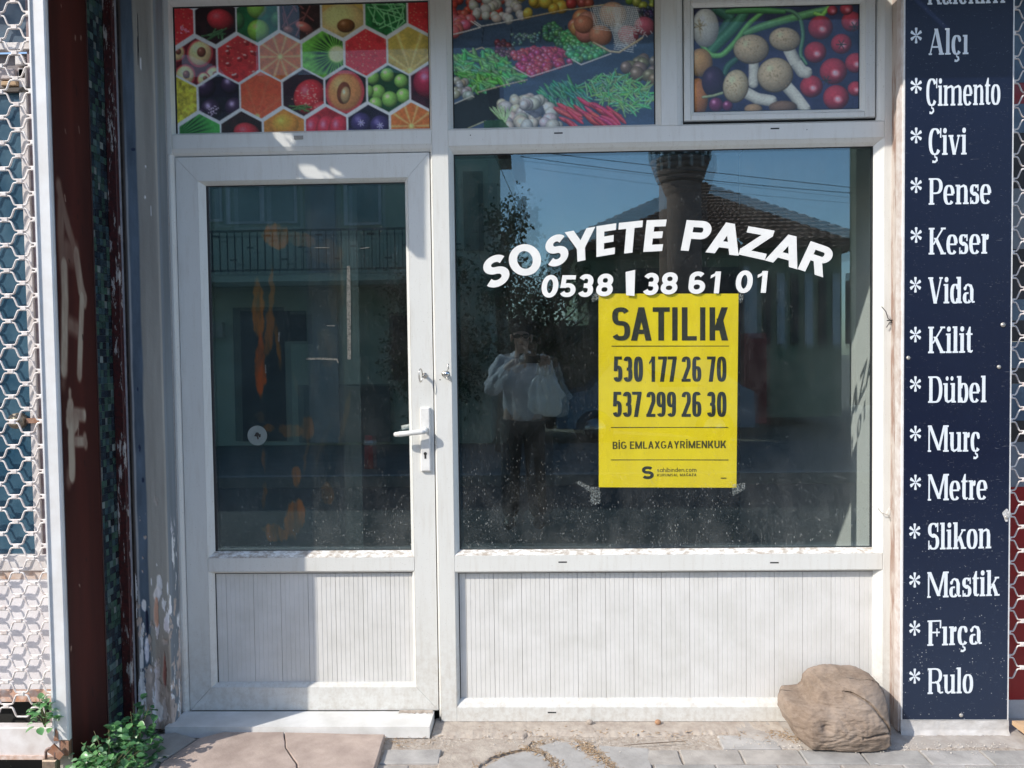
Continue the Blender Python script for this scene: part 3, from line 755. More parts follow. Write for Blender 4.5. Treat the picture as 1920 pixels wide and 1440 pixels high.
# rebate round the door
ring('door_rebate', B_door, (door_r[0]-.003, door_r[1]+.003, door_r[2]-.05, door_r[3]+.004), 0.0, .013, WHITE, win, 'lrt')
# tilting sash at the upper right
so = r_so; s_out = rr((1283.5, 120), (1643.5, 120), (1460, 222), (1460, -8)); s_gl = rr((1303, 120), (1615.5, 120), (1460, 204), (1460, 7)); s_bd = rr((1296, 120), (1624, 120), (1460, 211), (1460, 1))
B_so = (xn1, xR0, B_mid[2]+.001, so[3]+.02)
ring('glazing_bead', (B_so[0], B_so[1], B_so[2], B_so[3]), (s_out[0]-.004, s_out[1]+.006, s_out[2]-.010, s_out[3]+.004), 0.0, .016, WHITE, win, 'lrb')
boxo('sash_gap', s_out[0]-.006, s_out[1]+.010, .024, .030, s_out[2]-.012, s_out[3]+.01, DARK, win)
for nm_, a in (('sash_stile', (s_out[0], s_bd[0], s_out[2], s_out[3])), ('sash_stile', (s_bd[1], s_out[1], s_out[2], s_out[3]))):
    boxo(nm_, a[0], a[1], .008, .0235, a[2], a[3], WHITE, win, .0025)
for a in ((s_bd[0]+g_, s_bd[1]-g_, s_out[2], s_bd[2]), (s_bd[0]+g_, s_bd[1]-g_, s_bd[3], s_out[3])):
    boxo('sash_rail', a[0], a[1], .008, .0235, a[2], a[3], WHITE, win, .0025)
ring('glazing_bead', s_bd, s_gl, .0085, .021, WHITE, win)
bar('top_rail', xn1+g_, xR0-g_, s_out[3]+.008, zTOP-.001)
# gaskets; dark strips on left and top also stand in for the beads' shade
def gasket(r, y, par, wd=.0055, sides='ltrb'):
    ri = (r[0]+(wd if 'l' in sides else 0), r[1]-(wd if 'r' in sides else 0), r[2]+(wd*.5 if 'b' in sides else 0), r[3]-(wd if 't' in sides else 0))
    ring('gasket', r, ri, y-.001, y+.001, GASK, par, sides)
gasket(r_main, GY, win, .004); gasket(r_fru, GY, win, .006, 'lt'); gasket(r_fru, GY, win, .0025, 'r'); gasket(r_mid, GY, win, .005, 'ltr'); gasket(s_gl, .021, win, .0025)
gasket(r_low, GY, win, .003, 'lt')
# panes
def pane(name, r, y, m, par, bulge=0.0, tx=0.0, tz=0.0, n=2, cx=None, cz=None):
    v = []; f = []; cx = (r[0]+r[1])/2 if cx is None else cx; cz = (r[2]+r[3])/2 if cz is None else cz
    for j in range(n+1):
        for i in range(n+1):
            x = r[0]+(r[1]-r[0])*i/n; z = r[2]+(r[3]-r[2])*j/n
            v.append((x, y+bulge*((x-cx)**2+(z-cz)**2)+tx*(x-cx)+tz*(z-cz), z))
    for j in range(n):
        for i in range(n): a = j*(n+1)+i; f.append((a, a+1, a+n+2, a+n+1))
    return mk(name, v, f, m, par, True)
pane('glass_pane', grow(r_main, .006), GY+.001, GLASS_OUT, win)
pane('inner_glass_pane', grow(r_main, .006), GY+.0125, GLASS_IN, win, .0042, -.0062, .0035, 28)
pane('glass_pane', grow(r_fru, .005), GY-.001, GLASS_FILM, win); pane('glass_pane', grow(r_mid, .005), GY-.001, GLASS_FILM, win); pane('glass_pane', grow(s_gl, .004), .019, GLASS_FILM, win)
def boards(r, step, par, ribs=6, y=GY+.003, x_first=None):
    """tongue and groove boards, each with fine ribs"""
    x = r[0]-.004 if x_first is None else x_first; xe = r[1]+.004; z0, z1 = r[2]-.004, r[3]+.004
    while x < xe-.004:
        xb = min(x+step, xe); pts = []; wdt = step/ribs
        pts.append((x, y+.005)); pts.append((x+.0008, y+.0002))
        k = x+wdt
        while k < xb-.003:
            pts += [(k-.0013, y), (k-.0006, y+.0013), (k+.0006, y+.0013), (k+.0013, y)]; k += wdt
        pts += [(xb-.0008, y+.0002), (xb, y+.005)]
        n = len(pts); v = [(a, b, z0) for a, b in pts]+[(a, b, z1) for a, b in pts]
        mk('panel_board', v, [(i, i+1, i+1+n, i+n) for i in range(n-1)], BOARD, par); x = xb+.0002
boards(r_low, .1062, win, 6, x_first=r_low[0]-.078)
# drainage slots and plugs
def slot(px, py, w_, h_, m, par=win, y=-.0004):
    x, z = P(px, py); boxo('drain_slot', x-w_/2, x+w_/2, y, .004, z-h_/2, z+h_/2, m, par)
for px, py in ((1047, 249.5), (1453, 241), (1055, 1054), (1452, 1055), (1035, 1336)): slot(px, py, .032, .005, DARK)
slot(560, 258, .034, .013, nm('grey_cap', (.36, .34, .31), None, 60, .6), win, -.003)
x, z = P(882, 253.5); MB().cyl((x, -.0005, z), (x, .003, z), .0022).build('screw_hole', DARK, win)
x, z = P(1513, 243); MB().cyl((x, -.0005, z), (x, .003, z), .0018).build('screw_hole', DARK, win)

# ---------------------------------------------------------------- door leaf (face 10 mm behind the frame face)
DY = .010
r_dg = rr((389, 690), (763, 690), (585, 1036), (567, 342)); r_dp = rr((400, 1180), (772, 1180), (585, 1285), (585, 1078))
B_dg = (PX(379, 690), PX(769.5, 690), PZ(585, 1047), PZ(567, 335)); B_dp = (PX(390, 1180), PX(778.5, 1180), PZ(585, 1291), PZ(585, 1072))
L0, L1, Z0, Z1 = door_r; xa, xb = (B_dg[0]+B_dp[0])/2, (B_dg[1]+B_dp[1])/2
B_dg = (xa, xb, B_dg[2], B_dg[3]); B_dp = (xa, xb, B_dp[2], B_dp[3])
def plate(name, pts, y0, y1, par, m=WHITE): return MB().prism(pts, y0, y1).build(name, m, par)
e_ = .0007
plate('door_stile', [(L0, Z0), (xa-e_, B_dp[2]), (xa-e_, B_dg[3]), (L0, Z1)], DY, .06, door)
plate('door_stile', [(L1, Z0), (L1, Z1), (xb+e_, B_dg[3]), (xb+e_, B_dp[2])], DY, .06, door)
plate('door_rail', [(L0+e_*1.5, Z1), (xa, B_dg[3]+e_*.5), (xb, B_dg[3]+e_*.5), (L1-e_*1.5, Z1)][::1], DY, .06, door)
plate('door_rail', [(L0+e_*1.5, Z0), (L1-e_*1.5, Z0), (xb, B_dp[2]-e_*.5), (xa, B_dp[2]-e_*.5)], DY, .06, door)
plate('door_rail', [(xa+e_, B_dp[3]), (xb-e_, B_dp[3]), (xb-e_, B_dg[2]), (xa+e_, B_dg[2])], DY+.0004, .06, door)
ring('glazing_bead', B_dg, r_dg, DY, DY+.020, {'b': WHITED, 'l': WHITE, 'r': WHITE, 't': WHITE}, door)
ring('glazing_bead', B_dp, r_dp, DY, DY+.020, WHITE, door)
gasket(r_dg, DY+.021, door, .0105, 'l'); gasket(r_dg, DY+.021, door, .004, 'tb'); gasket(r_dp, DY+.021, door, .003, 'lt')
boards(r_dp, .1062, door, 6, DY+.023, x_first=PX(403, 1180)-.072)
pane('glass_pane', grow(r_dg, .005), DY+.0215, GLASS_OUT, door)
pane('inner_glass_pane', grow(r_dg, .005), DY+.034, GLASS_IN, door, .002, -.004, .002, 14)
# handle
ex0, ez0 = P(789.5, 884, -.0); ex1, ez1 = P(806, 764, 0)
LEV = nm('handle_plastic', (.80, .80, .78), None, 20, .25, spec=.6)
h = MB().box(ex0, ex1, DY-.014, DY, ez0, ez1, .004).build('handle_plate', LEV, door)
xl, zl = P(797, 807, .03)
lv = MB().cyl((xl, DY-.014, zl), (xl, DY-.046, zl), .0105, .0095, 14)
lx, lz = P(742, 815, .045)
prof = []
for k in range(9):
    q = k/8; prof.append((xl+(lx-xl)*q, DY-.046-.004*math.sin(q*3.1), zl-.003+(lz-zl+.003)*q))
lv.tube(prof, [.0108, .0105, .0102, .010, .010, .010, .0102, .0104, .0085], 12); ell(lv, prof[-1], .010, .0085, .0095)
ell(lv, (xl, DY-.046, zl), .012, .010, .012)
lv.build('lever', LEV, door, True)
xi, zi = P(752, 803, -.07)
MB().tube([(xi, .09, zi), (xi+.06, .092, zi+.012)], [.0095, .0095], 10).build('inner_lever', LEV, door, True)
kx, kz = P(797, 851, .01)
k = MB().cyl((kx, DY-.0146, kz), (kx, DY-.010, kz), .0062, None, 14); k.box(kx-.0035, kx+.0035, DY-.0147, DY-.010, kz-.019, kz); k.build('keyhole', DARK, h)
sx, sz = P(797, 850.5, .01)
# pull ring with its key shank on the stile
kx, kz = P(796, 704, 0)
MB().cyl((kx, DY, kz), (kx, DY-.003, kz), .010, None, 16).cyl((kx, DY-.003, kz), (kx, DY-.026, kz), .0055, None, 10).build('lock_cylinder', METAL, door, True)
pts = []
for i in range(22):
    a = i*2*math.pi/22; pts.append((kx-.010+.009*math.cos(a)*.5, DY-.040+.013*math.cos(a), kz+.001+.025*math.sin(a)))
MB().tube(pts, .0022, 6, True).tube([(kx, DY-.024, kz), (kx-.004, DY-.030, kz)], .003, 6).build('key', METAL, door, True)
# chromed knob with a curled wire on the mullion
kn = thing('knob_lock', (P(838, 700)[0], -.005, P(838, 700)[1]), 'small chromed ball lock with a curled wire on the post between door and window', 'lock')
x, z = P(839, 701)
MB().cyl((x-.010, 0, z), (x-.010, -.008, z), .012, .011, 18).cyl((x-.008, -.006, z), (x-.002, -.022, z), .006, .006, 12).build('rose', METAL, kn, True)
b = ell(MB(), (x, -.026, z), .0125, .0125, .0125, 18, 12); b.build('ball', nm('chrome', (.75, .75, .75), None, 50, .1, metal=1.0), kn, True)
w1 = [(x+.002, -.02, z+.012), (x+.007, -.024, z+.022), (x+.004, -.022, z+.032), (x+.007, -.018, z+.038)]
MB().tube(w1, [.0015, .0022, .003, .0015], 6).build('wire', METAL, kn, True); MB().tube([(x-.008, -.006, z-.010), (x+.006, -.010, z-.022), (x+.018, -.006, z-.028)], .0013, 5).build('wire', METAL, kn, True)
x, z = P(825, 712); MB().cyl((x, -.0006, z), (x, .003, z), .0024).build('screw_hole', DARK, win)
# sticker on the door glass
x, z = P(477.5, 818); st = MB(); v = [(x+.038*math.cos(a), GY+.0045, z+.038*math.sin(a)) for a in [i*.1964 for i in range(32)]]; st.add(v, [tuple(range(32))])
st_o = st.build('sticker', nm('faded_sticker', (.20, .24, .24), (.16, .20, .20), 40, .6), door)
f_ = MB(); 
for q in ([(-.012, -.002), (-.004, .012), (.004, .012), (.010, .004), (.003, -.002), (.006, -.013), (.001, -.015), (-.002, -.004)], [(.004, .004), (.014, .006), (.013, -.006), (.006, -.008)]):
    f_.add([(x+a, GY+.0042-.0001*len(q), z+b) for a, b in q], [tuple(range(len(q)))])
f_.build('sticker_mark', nm('sticker_black', (.02, .02, .02)), st_o)
# scraps of old tape on the door glass
TAPE = nm('old_tape', (.15, .15, .135), (.04, .045, .042), 220, .7, .2, lo=.45, hi=.6)
def tape(pts, par, y=GY+.0048):
    mb = MB(); n = len(pts)
    for i in range(n-1):
        (xa_, ya_, wa), (xb_, yb_, wb) = pts[i], pts[i+1]; d = math.hypot(xb_-xa_, yb_-ya_); ox, oy = -(yb_-ya_)/d, (xb_-xa_)/d
        q = [P(xa_+ox*wa, ya_+oy*wa), P(xb_+ox*wb, yb_+oy*wb), P(xb_-ox*wb, yb_-oy*wb), P(xa_-ox*wa, ya_-oy*wa)]
        mb.add([(a, y-.00003*i, b) for a, b in q], [(0, 1, 2, 3)])
    return mb.build('tape_scrap', TAPE, par)
tape([(650, 497, 3), (650.5, 560, 4), (651, 620, 3.6), (651.5, 674, 3.4)], door)
tape([(570, 673, 1.8), (600, 672.5, 1.9), (628, 674, 1.8), (631, 681, 1.2)], door); tape([(586, 462.5, .8), (614, 462.5, .8)], door)
tape([(609, 610, .8), (624, 610.5, .9)], door); tape([(672, 464, .9), (690, 462, .8)], door); tape([(493, 684, 1.1), (493.5, 700, 1.1)], door)
tape([(519, 622, 1.4), (518, 640, 1.5)], door)

# ---------------------------------------------------------------- pictured films behind the upper panes
K = 1.8
def show(cv, r, y, name, px0, px1, py0, py1, par=win):
    img = cv.linear(K); gy = img.mean(-1, keepdims=True); img = img*.9+gy*.10
    g1 = vnoise(cv.nz, cv.nx, 5, 2, 3)*.10+.95
    for _ in range(1):
        p_ = np.pad(img, ((1, 1), (1, 1), (0, 0)), 'edge'); img = (p_[1:-1, 1:-1]*4+p_[:-2, 1:-1]+p_[2:, 1:-1]+p_[1:-1, :-2]+p_[1:-1, 2:])/8
    g2 = vnoise(cv.nz, cv.nx, 2.2, 2, 8)*.34+.83; img = np.clip(img*(g1*g2)[..., None], 0, .85)
    return painted(name, cv.nx, cv.nz, lambda u, v: (r[0]+(r[1]-r[0])*u, np.full(u.shape, y), r[3]+(r[2]-r[3])*v), img, PRINT, par)
rnd = random.Random(5)
# (1) honeycomb of fruit
c1 = Canvas(322, 803, 2, 243, 1.2, (120, 60, 50))
HR = 45.4; S3 = math.sqrt(3)/2
def hexmask(cx, cy, R):
    x = np.abs(c1.X-cx); y = np.abs((c1.Y-cy)+(c1.X-cx)*.033)
    return np.clip(np.minimum((R*S3-x), (R*S3-(x*.5+y*S3)))+.5, 0, 1)
def local(cx, cy): return c1.X-cx, c1.Y-cy
def grad(mask, col, n_amp=.25, seed=0, cell=9):
    nz_ = vnoise(c1.nz, c1.nx, cell, 4, seed); m_ = mask[..., None]
    c1.im[:] = c1.im*(1-m_)+np.clip(np.array(col)/255.*(1-n_amp+2*n_amp*nz_)[..., None], 0, 1)*m_
def fruit(kind, cx, cy, sd):
    m = hexmask(cx, cy, HR-.75); x, y = local(cx, cy); r = np.hypot(x, y); a = np.arctan2(y, x); R = random.Random(sd); nz_ = vnoise(c1.nz, c1.nx, 8, 4, sd)
    if kind in ('orange', 'papaya', 'lemon'):
        base = {'orange': (178, 92, 30), 'papaya': (196, 70, 34), 'lemon': (166, 142, 52)}[kind]; grad(m, base, .18, sd)
        ox, oy = (0, 0) if kind == 'orange' else ((2, 38) if kind == 'lemon' else (-8, 40)); a2 = np.arctan2(y-oy, x-ox); r2 = np.hypot(x-ox, y-oy)
        seg = np.exp(-(np.sin(a2*5)**2)*(r2**1.1+4)*(.16))*np.clip(r2/6, 0, 1)*.55; col = np.array([236, 196, 130])/255.
        if kind == 'papaya': seg *= .5; col = np.array([232, 120, 80])/255.
        k = (m*seg)[..., None]; c1.im[:] = c1.im*(1-k)+col*k
        core = (m*np.exp(-(r2/5.0)**4))[..., None]*.9; c1.im[:] = c1.im*(1-core)+np.array([232, 190, 110])/255.*core
    elif kind == 'kiwi':
        ox = 27; x2 = x-ox; r2 = np.hypot(x2, y*1.0); a2 = np.arctan2(y, x2); rays = .5+.5*np.sin(a2*34+2*np.sin(a2*7))
        g = np.array([92, 158, 44])/255.*(.75+.5*nz_[..., None]); d = np.array([22, 52, 20])/255.
        k = (np.exp(-((r2-30)/13.)**2)*rays*1.3).clip(0, 1)[..., None]; col = g*(1-k)+d*k
        c0 = np.clip((18-r2)/5, 0, 1)[..., None]; col = col*(1-c0)+np.array([196, 204, 140])/255.*c0
        mm = m[..., None]; c1.im[:] = c1.im*(1-mm)+col*mm
    elif kind == 'kiwib':
        a2 = np.arctan2(y+0, x+48); rays = .5+.5*np.sin(a2*46); g = np.array([60, 140, 60])/255.*(1-rays[..., None])+np.array([16, 50, 26])/255.*rays[..., None]
        r2 = np.hypot(x+48, y); k = np.clip((r2-48)/30, 0, 1)[..., None]; g = g*(1-k)+np.array([60, 150, 62])/255.*k
        mm = m[..., None]; c1.im[:] = c1.im*(1-mm)+g*mm
    elif kind in ('red', 'straw'):
        grad(m, (186, 26, 34) if kind == 'red' else (176, 34, 36), .22, sd, 12)
        if kind == 'straw':
            for _ in range(15):
                qx, qy = cx+R.uniform(-36, 36), cy+R.uniform(-40, 40); c1.blob(qx, qy, 5, 4, R.random()*3, (140, 18, 22), .2, 0, clip=m); c1.blob(qx-2, qy-3, 3.2, 1.4, R.uniform(-.6, .2), (232, 168, 160), 0, .1, clip=m)
        for _ in range(60 if kind == 'red' else 25):
            qx, qy = cx+R.uniform(-38, 38), cy+R.uniform(-42, 42); c1.blob(qx, qy, 1.3, .9, 0, (226, 120, 90), 0, 0, clip=m)
    elif kind == 'berry':
        grad(m, (36, 16, 26), .4, sd)
        c1.blob(cx+12, cy+8, 30, 34, .4, (196, 28, 40), .6, .25, clip=m); c1.blob(cx+34, cy+34, 20, 18, 0, (170, 30, 36), .5, .2, clip=m)
        for _ in range(60):
            qx, qy = cx+12+R.gauss(0, 13), cy+8+R.gauss(0, 14); c1.blob(qx, qy, 1.2, .9, 0, (236, 150, 130), 0, 0, clip=m)
        for k in range(12): c1.line([(cx-10+R.uniform(-18, 20), cy+28+R.uniform(-5, 8)), (cx-10+R.uniform(-26, 26), cy+30+R.uniform(-10, 12))], 3, (60, 96, 40), clip=m)
    elif kind == 'berry2':
        grad(m, (34, 14, 18), .5, sd); c1.blob(cx+10, cy-2, 26, 20, .3, (176, 30, 40), .6, .2, clip=m)
        for k in range(14): c1.line([(cx+8+R.uniform(-8, 14), cy+20+R.uniform(-6, 6)), (cx+R.uniform(-28, 16), cy+30+R.uniform(-8, 10))], 3, (50, 88, 48), clip=m)
    elif kind == 'grape':
        grad(m, (16, 60, 34), .3, sd)
        for qx, qy, q in ((-30, -22, 13), (-2, -26, 13), (24, -14, 13), (-20, 6, 14), (28, 14, 14), (2, 20, 15), (-25, 28, 13), (-40, 4, 12)):
            c1.blob(cx+qx, cy+qy, q, q*1.02, 0, (124, 176, 76), .55, .3, clip=m)
    elif kind == 'bigrape':
        grad(m, (18, 84, 44), .3, sd); c1.blob(cx, cy-22, 19, 21, 0, (128, 180, 64), .5, .25, clip=m); c1.blob(cx+2, cy+21, 21, 20, 0, (120, 172, 48), .5, .2, clip=m)
        for qx in (-36, 38): c1.blob(cx+qx, cy+2, 12, 16, 0, (56, 112, 60), .5, .1, clip=m)
    elif kind == 'plum':
        grad(m, (22, 18, 34), .3, sd)
        for qx, qy, q in ((-26, -20, 20), (22, -24, 18), (-16, 22, 20), (30, 20, 20), (-34, 30, 10)):
            c1.blob(cx+qx, cy+qy, q, q, 0, (52, 32, 60), .7, .45, clip=m)
        for k in range(30): c1.blob(cx-14+R.gauss(0, 5), cy+22+R.gauss(0, 5), 1.2, 1, 0, (190, 170, 190), 0, 0, clip=m)
    elif kind == 'blue':
        grad(m, (24, 20, 40), .3, sd)
        for qx, qy, q in ((-14, -10, 20), (22, -4, 20), (2, 22, 20), (-34, 14, 14)):
            c1.blob(cx+qx, cy+qy, q, q, 0, (56, 44, 92), .6, .2, clip=m)
            for k in range(7): c1.line([(cx+qx, cy+qy), (cx+qx+math.cos(k*.9)*6, cy+qy+math.sin(k*.9)*6)], 2, (150, 140, 184), clip=m)
    elif kind == 'dark':
        grad(m, (44, 26, 24), .5, sd)
        for _ in range(9): c1.line([(cx+R.uniform(-36, 36), cy+R.uniform(-40, 40)), (cx+R.uniform(-36, 36), cy+R.uniform(-40, 40))], 4, (96, 44, 40), clip=m)
        c1.blob(cx+8, cy+20, 18, 9, .5, (168, 84, 70), .5, .3, clip=m); c1.blob(cx-22, cy+24, 10, 7, .2, (140, 80, 60), .5, .2, clip=m)
    elif kind == 'apricot':
        grad(m, (186, 150, 70), .2, sd); c1.blob(cx, cy+12, 44, 32, 0, (206, 178, 110), .3, 0, clip=m); c1.blob(cx+6, cy+22, 17, 13, 0, (112, 66, 26), .5, .2, clip=m)
    elif kind == 'peach':
        grad(m, (80, 14, 26), .4, sd)
        for qx, qy, q in ((8, -16, 25), (-22, 26, 20), (-36, -18, 16), (34, 28, 18), (14, 34, 13)):
            c1.blob(cx+qx, cy+qy, q, q*1.08, .3, (206, 176, 122), .4, .1, rim=(160, 40, 50), clip=m); c1.blob(cx+qx+3, cy+qy-2, q*.34, q*.38, 0, (116, 60, 44), .5, .2, clip=m)
    elif kind == 'apr2':
        grad(m, (26, 26, 30), .4, sd); c1.blob(cx-2, cy+2, 37, 41, .1, (196, 128, 70), .35, .1, rim=(170, 50, 60), clip=m); c1.blob(cx-4, cy+4, 13, 21, .1, (112, 56, 34), .4, 0, clip=m)
        c1.blob(cx-1, cy+8, 9, 16, .1, (176, 142, 96), .5, .3, clip=m)
    elif kind == 'leafy':
        grad(m, (26, 96, 46), .5, sd)
        for _ in range(12): c1.line([(cx+R.uniform(-36, 36), cy+R.uniform(-40, 10)), (cx+R.uniform(-36, 36), cy+R.uniform(-40, 30)), (cx+R.uniform(-20, 20), cy+R.uniform(0, 40))], 2.5, (100, 180, 110), clip=m)
    elif kind == 'mango':
        grad(m, (176, 110, 30), .25, sd); c1.blob(cx+2, cy-14, 26, 22, 0, (214, 138, 34), .35, .1, clip=m); c1.blob(cx+26, cy+14, 26, 16, .4, (196, 116, 30), .4, .1, clip=m)
    elif kind == 'pine':
        grad(m, (172, 160, 30), .5, sd, 6)
    elif kind == 'water':
        grad(m, (150, 20, 36), .3, sd)
        for qx in (-24, 0, 24): c1.blob(cx+qx, cy, 20, 30, .2, (182, 30, 52), .55, .3, clip=m)
    elif kind == 'cherry':
        grad(m, (54, 16, 34), .4, sd); c1.blob(cx-4, cy-8, 30, 30, 0, (150, 24, 56), .6, .4, clip=m)
c1.im[:] = np.array([224, 220, 214])/255.
O0x, O0y, q_ = 310, 0, 3.6923
rowsF = [(105, 30, -8.5, [('straw', -20), ('straw', 1), ('dark', 2), ('dark', 3), ('pine', 4), ('leafy', 5), ('red', 6)])]
def hx(zx, zy): return 310+zx/q_, zy/q_
grid_ = [(-6, 385-0, []),]
A = [('red', 32, 118), ('berry2', 330, 110), ('bigrape', 625, 104), ('dark', 925, 95), ('apricot', 1225, 85), ('leafy', 1527, 78), ('red', 1825, 72)]
Z_ = [('straw', 180, -155), ('leafy', 478, -160), ('berry', 776, -170), ('plum', 1075, -175), ('pine', 1375, -185), ('straw', 1675, -195)]
Bq = [('peach', 186, 392), ('straw', 485, 380), ('orange', 781, 370), ('kiwi', 1080, 362), ('red', 1382, 354), ('lemon', 1680, 346)]
Cq = [('pine', 42, 660), ('plum', 343, 648), ('papaya', 640, 637), ('berry', 938, 627), ('apr2', 1237, 620), ('grape', 1536, 612), ('cherry', 1835, 604)]
Dq = [('kiwib', 200, 924), ('berry2', 497, 912), ('mango', 797, 902), ('water', 1094, 893), ('blue', 1392, 885), ('orange', 1692, 876)]
for i, (k, zx, zy) in enumerate(Z_+A+Bq+Cq+Dq): x, y = hx(zx, zy); fruit(k, x, y, 40+i)
show(c1, (r_fru[0]+.006, r_fru[1]-.001, r_fru[2], r_fru[3]), GY+.0005, 'printed_film', 0, 0, 0, 0)

# (2) market stall
c2 = Canvas(848, 1230, -46, 235, 1.2, (52, 70, 92)); q2 = 4.5714
def m2(*p): return [(830+x/q2, y/q2) for x, y in p]
nz2 = vnoise(c2.nz, c2.nx, 30, 5, 11, 2.5, .6); c2.im *= (.75+.5*nz2)[..., None]
c2.poly(m2((80, 860), (300, 760), (480, 715), (480, 1000), (330, 1010), (200, 1075), (80, 1075)), (30, 38, 44))
def ink(poly):
    xs = [p[0] for p in poly]; ys = [p[1] for p in poly]; n = len(poly)
    while True:
        x, y = rnd.uniform(min(xs), max(xs)), rnd.uniform(min(ys), max(ys)); s_ = False
        for i in range(n):
            (x1, y1), (x2, y2) = poly[i], poly[(i+1) % n]
            if (y1 > y) != (y2 > y) and x < (x2-x1)*(y-y1)/(y2-y1)+x1: s_ = not s_
        if s_: return x, y
def pile(poly, n, kind, size, col, var=14, **k):
    pts = sorted([ink(poly) for _ in range(n)], key=lambda p: p[1])
    for x, y in pts:
        c = tuple(max(0, min(255, v+rnd.uniform(-var, var))) for v in col); s_ = size*rnd.uniform(.8, 1.2)
        if kind == 'b': c2.blob(x, y, s_, s_*rnd.uniform(.8, 1), rnd.random()*3, c, k.get('shade', .55), k.get('spec', .25))
        else:
            a = k.get('ang', 0)+rnd.gauss(0, k.get('sp', .5)); L = k.get('len', 8)*rnd.uniform(.7, 1.2); b = a+rnd.uniform(-.35, .35)
            c2.line([(x-math.cos(a)*L, y-math.sin(a)*L), (x, y), (x+math.cos(b)*L, y+math.sin(b)*L)], s_, c, .6, .15, taper=.7)
pile(m2((80, -210), (600, -210), (560, 60), (80, 170)), 60, 'b', 9, (176, 60, 52)); pile(m2((260, -210), (640, -210), (690, 120), (340, 165), (250, 100)), 60, 'b', 9.5, (176, 174, 166), 8, shade=.5)
pile(m2((620, -210), (1050, -210), (1050, 40), (700, 100)), 34, 'b', 12, (190, 160, 44)); pile(m2((1070, -210), (1500, -210), (1480, 10), (1090, 45)), 44, 'b', 9, (150, 60, 50))
pile(m2((80, 90), (240, 130), (240, 180), (80, 235)), 10, 'b', 12, (196, 92, 98))
c2.line(m2((80, 250), (180, 230), (320, 195), (240, 140)), 2.4, (196, 190, 184)); c2.line(m2((270, 140), (330, 185), (500, 160), (700, 125)), 2.2, (190, 186, 180)); c2.line(m2((700, 125), (1060, 60), (1110, 60), (1400, 25)), 2.2, (180, 150, 110))
for x0_ in (345, 590, 850, 1060): c2.line(m2((x0_, 200), (x0_-14, 330)), 3, (34, 48, 64))
pile(m2((1520, -200), (1840, -200), (1840, 70), (1520, 20)), 30, 'b', 8, (120, 150, 50)); pile(m2((1670, 70), (1840, 60), (1840, 170), (1700, 150)), 30, 'b', 4.5, (46, 44, 66))
pile(m2((560, 250), (850, 250), (840, 330), (560, 360)), 40, 'b', 3.2, (90, 120, 120)); pile(m2((450, 310), (560, 310), (610, 400), (560, 490), (440, 420)), 26, 'b', 6, (90, 50, 58))
c2.line(m2((80, 450), (330, 370), (440, 430)), 2.4, (170, 150, 110))
pile(m2((80, 440), (400, 400), (600, 560), (720, 650), (320, 740), (200, 740), (80, 600)), 190, 'l', 9.5, (74, 142, 70), 24, len=12, ang=.6, sp=.6)
pile(m2((80, 650), (180, 650), (240, 790), (100, 850)), 14, 'b', 8, (150, 142, 124)); c2.line(m2((85, 855), (240, 790), (255, 800)), 2, (176, 166, 146))
c2.line(m2((290, 760), (480, 712), (720, 660)), 2.4, (150, 130, 110))
pile(m2((600, 430), (760, 395), (1060, 400), (1100, 510), (760, 625), (650, 560)), 120, 'b', 7, (176, 50, 78), 18, spec=.35)
pile(m2((860, 200), (960, 170), (1040, 260), (1030, 380), (900, 340)), 40, 'b', 5.5, (60, 110, 80)); pile(m2((1020, 260), (1180, 250), (1420, 430), (1200, 520), (1110, 480), (1040, 380)), 130, 'b', 6.2, (74, 148, 92), 20)
c2.line(m2((600, 550), (750, 635), (1110, 530)), 2.4, (196, 150, 150)); c2.line(m2((1110, 490), (1190, 540), (1450, 450)), 2.4, (190, 176, 170))
pile(m2((1120, 150), (1260, 130), (1300, 260), (1180, 270)), 6, 'b', 17, (168, 110, 84))
for zx, zy, rr_, cc in ((1215, 190, 19, (172, 106, 80)), (1360, 290, 22, (170, 110, 84)), (1470, 110, 26, (176, 138, 112)), (1740, 220, 20, (164, 74, 92)), (1600, 290, 20, (172, 72, 88))):
    (x, y), = m2((zx, zy)); c2.blob(x, y, rr_, rr_*.9, .3, cc, .5, .12)
for (cx_, cy_, rx_, ry_) in ((1420, 130, 26, 22), (1590, 130, 22, 22), (1560, 300, 18, 24)):
    (x, y), = m2((cx_, cy_))
    for k in range(-6, 7):
        c2.line([(x+k*rx_/6-6, y-ry_*.8), (x+k*rx_/6+5, y+ry_*.8)], 1.1, (205, 204, 196), .2); c2.line([(x-rx_, y+k*ry_/6), (x+rx_, y+k*ry_/6+7)], 1.1, (205, 204, 196), .2)
for _ in range(40): x, y = ink(m2((1640, 200), (1800, 260), (1640, 380), (1480, 420))); c2.line([(x, y), (x+rnd.uniform(-8, 8), y+rnd.uniform(-5, 5))], 1.2, (200, 196, 190))
c2.line(m2((1300, 350), (1440, 430), (1520, 440), (1640, 370), (1720, 320)), 4, (168, 146, 112))
pile(m2((1560, 560), (1700, 480), (1830, 520), (1830, 690), (1640, 640)), 16, 'b', 13, (112, 94, 70), 8)
pile(m2((830, 770), (1000, 710), (1160, 690), (1260, 850), (1180, 930), (960, 950)), 70, 'l', 6.5, (50, 116, 84), 20, len=15, ang=.9, sp=.22)
pile(m2((1180, 720), (1330, 620), (1560, 640), (1820, 760), (1800, 900), (1620, 990), (1500, 900), (1320, 840)), 190, 'l', 3.6, (84, 146, 84), 26, len=14, ang=.2, sp=.8)
pile(m2((470, 870), (600, 820), (760, 810), (900, 850), (940, 960), (1000, 1070), (520, 1075), (560, 960)), 40, 'b', 13, (172, 164, 150), 10, shade=.6, spec=.05)
c2.poly(m2((640, 900), (850, 870), (880, 960), (790, 1000)), (50, 56, 74), .7)
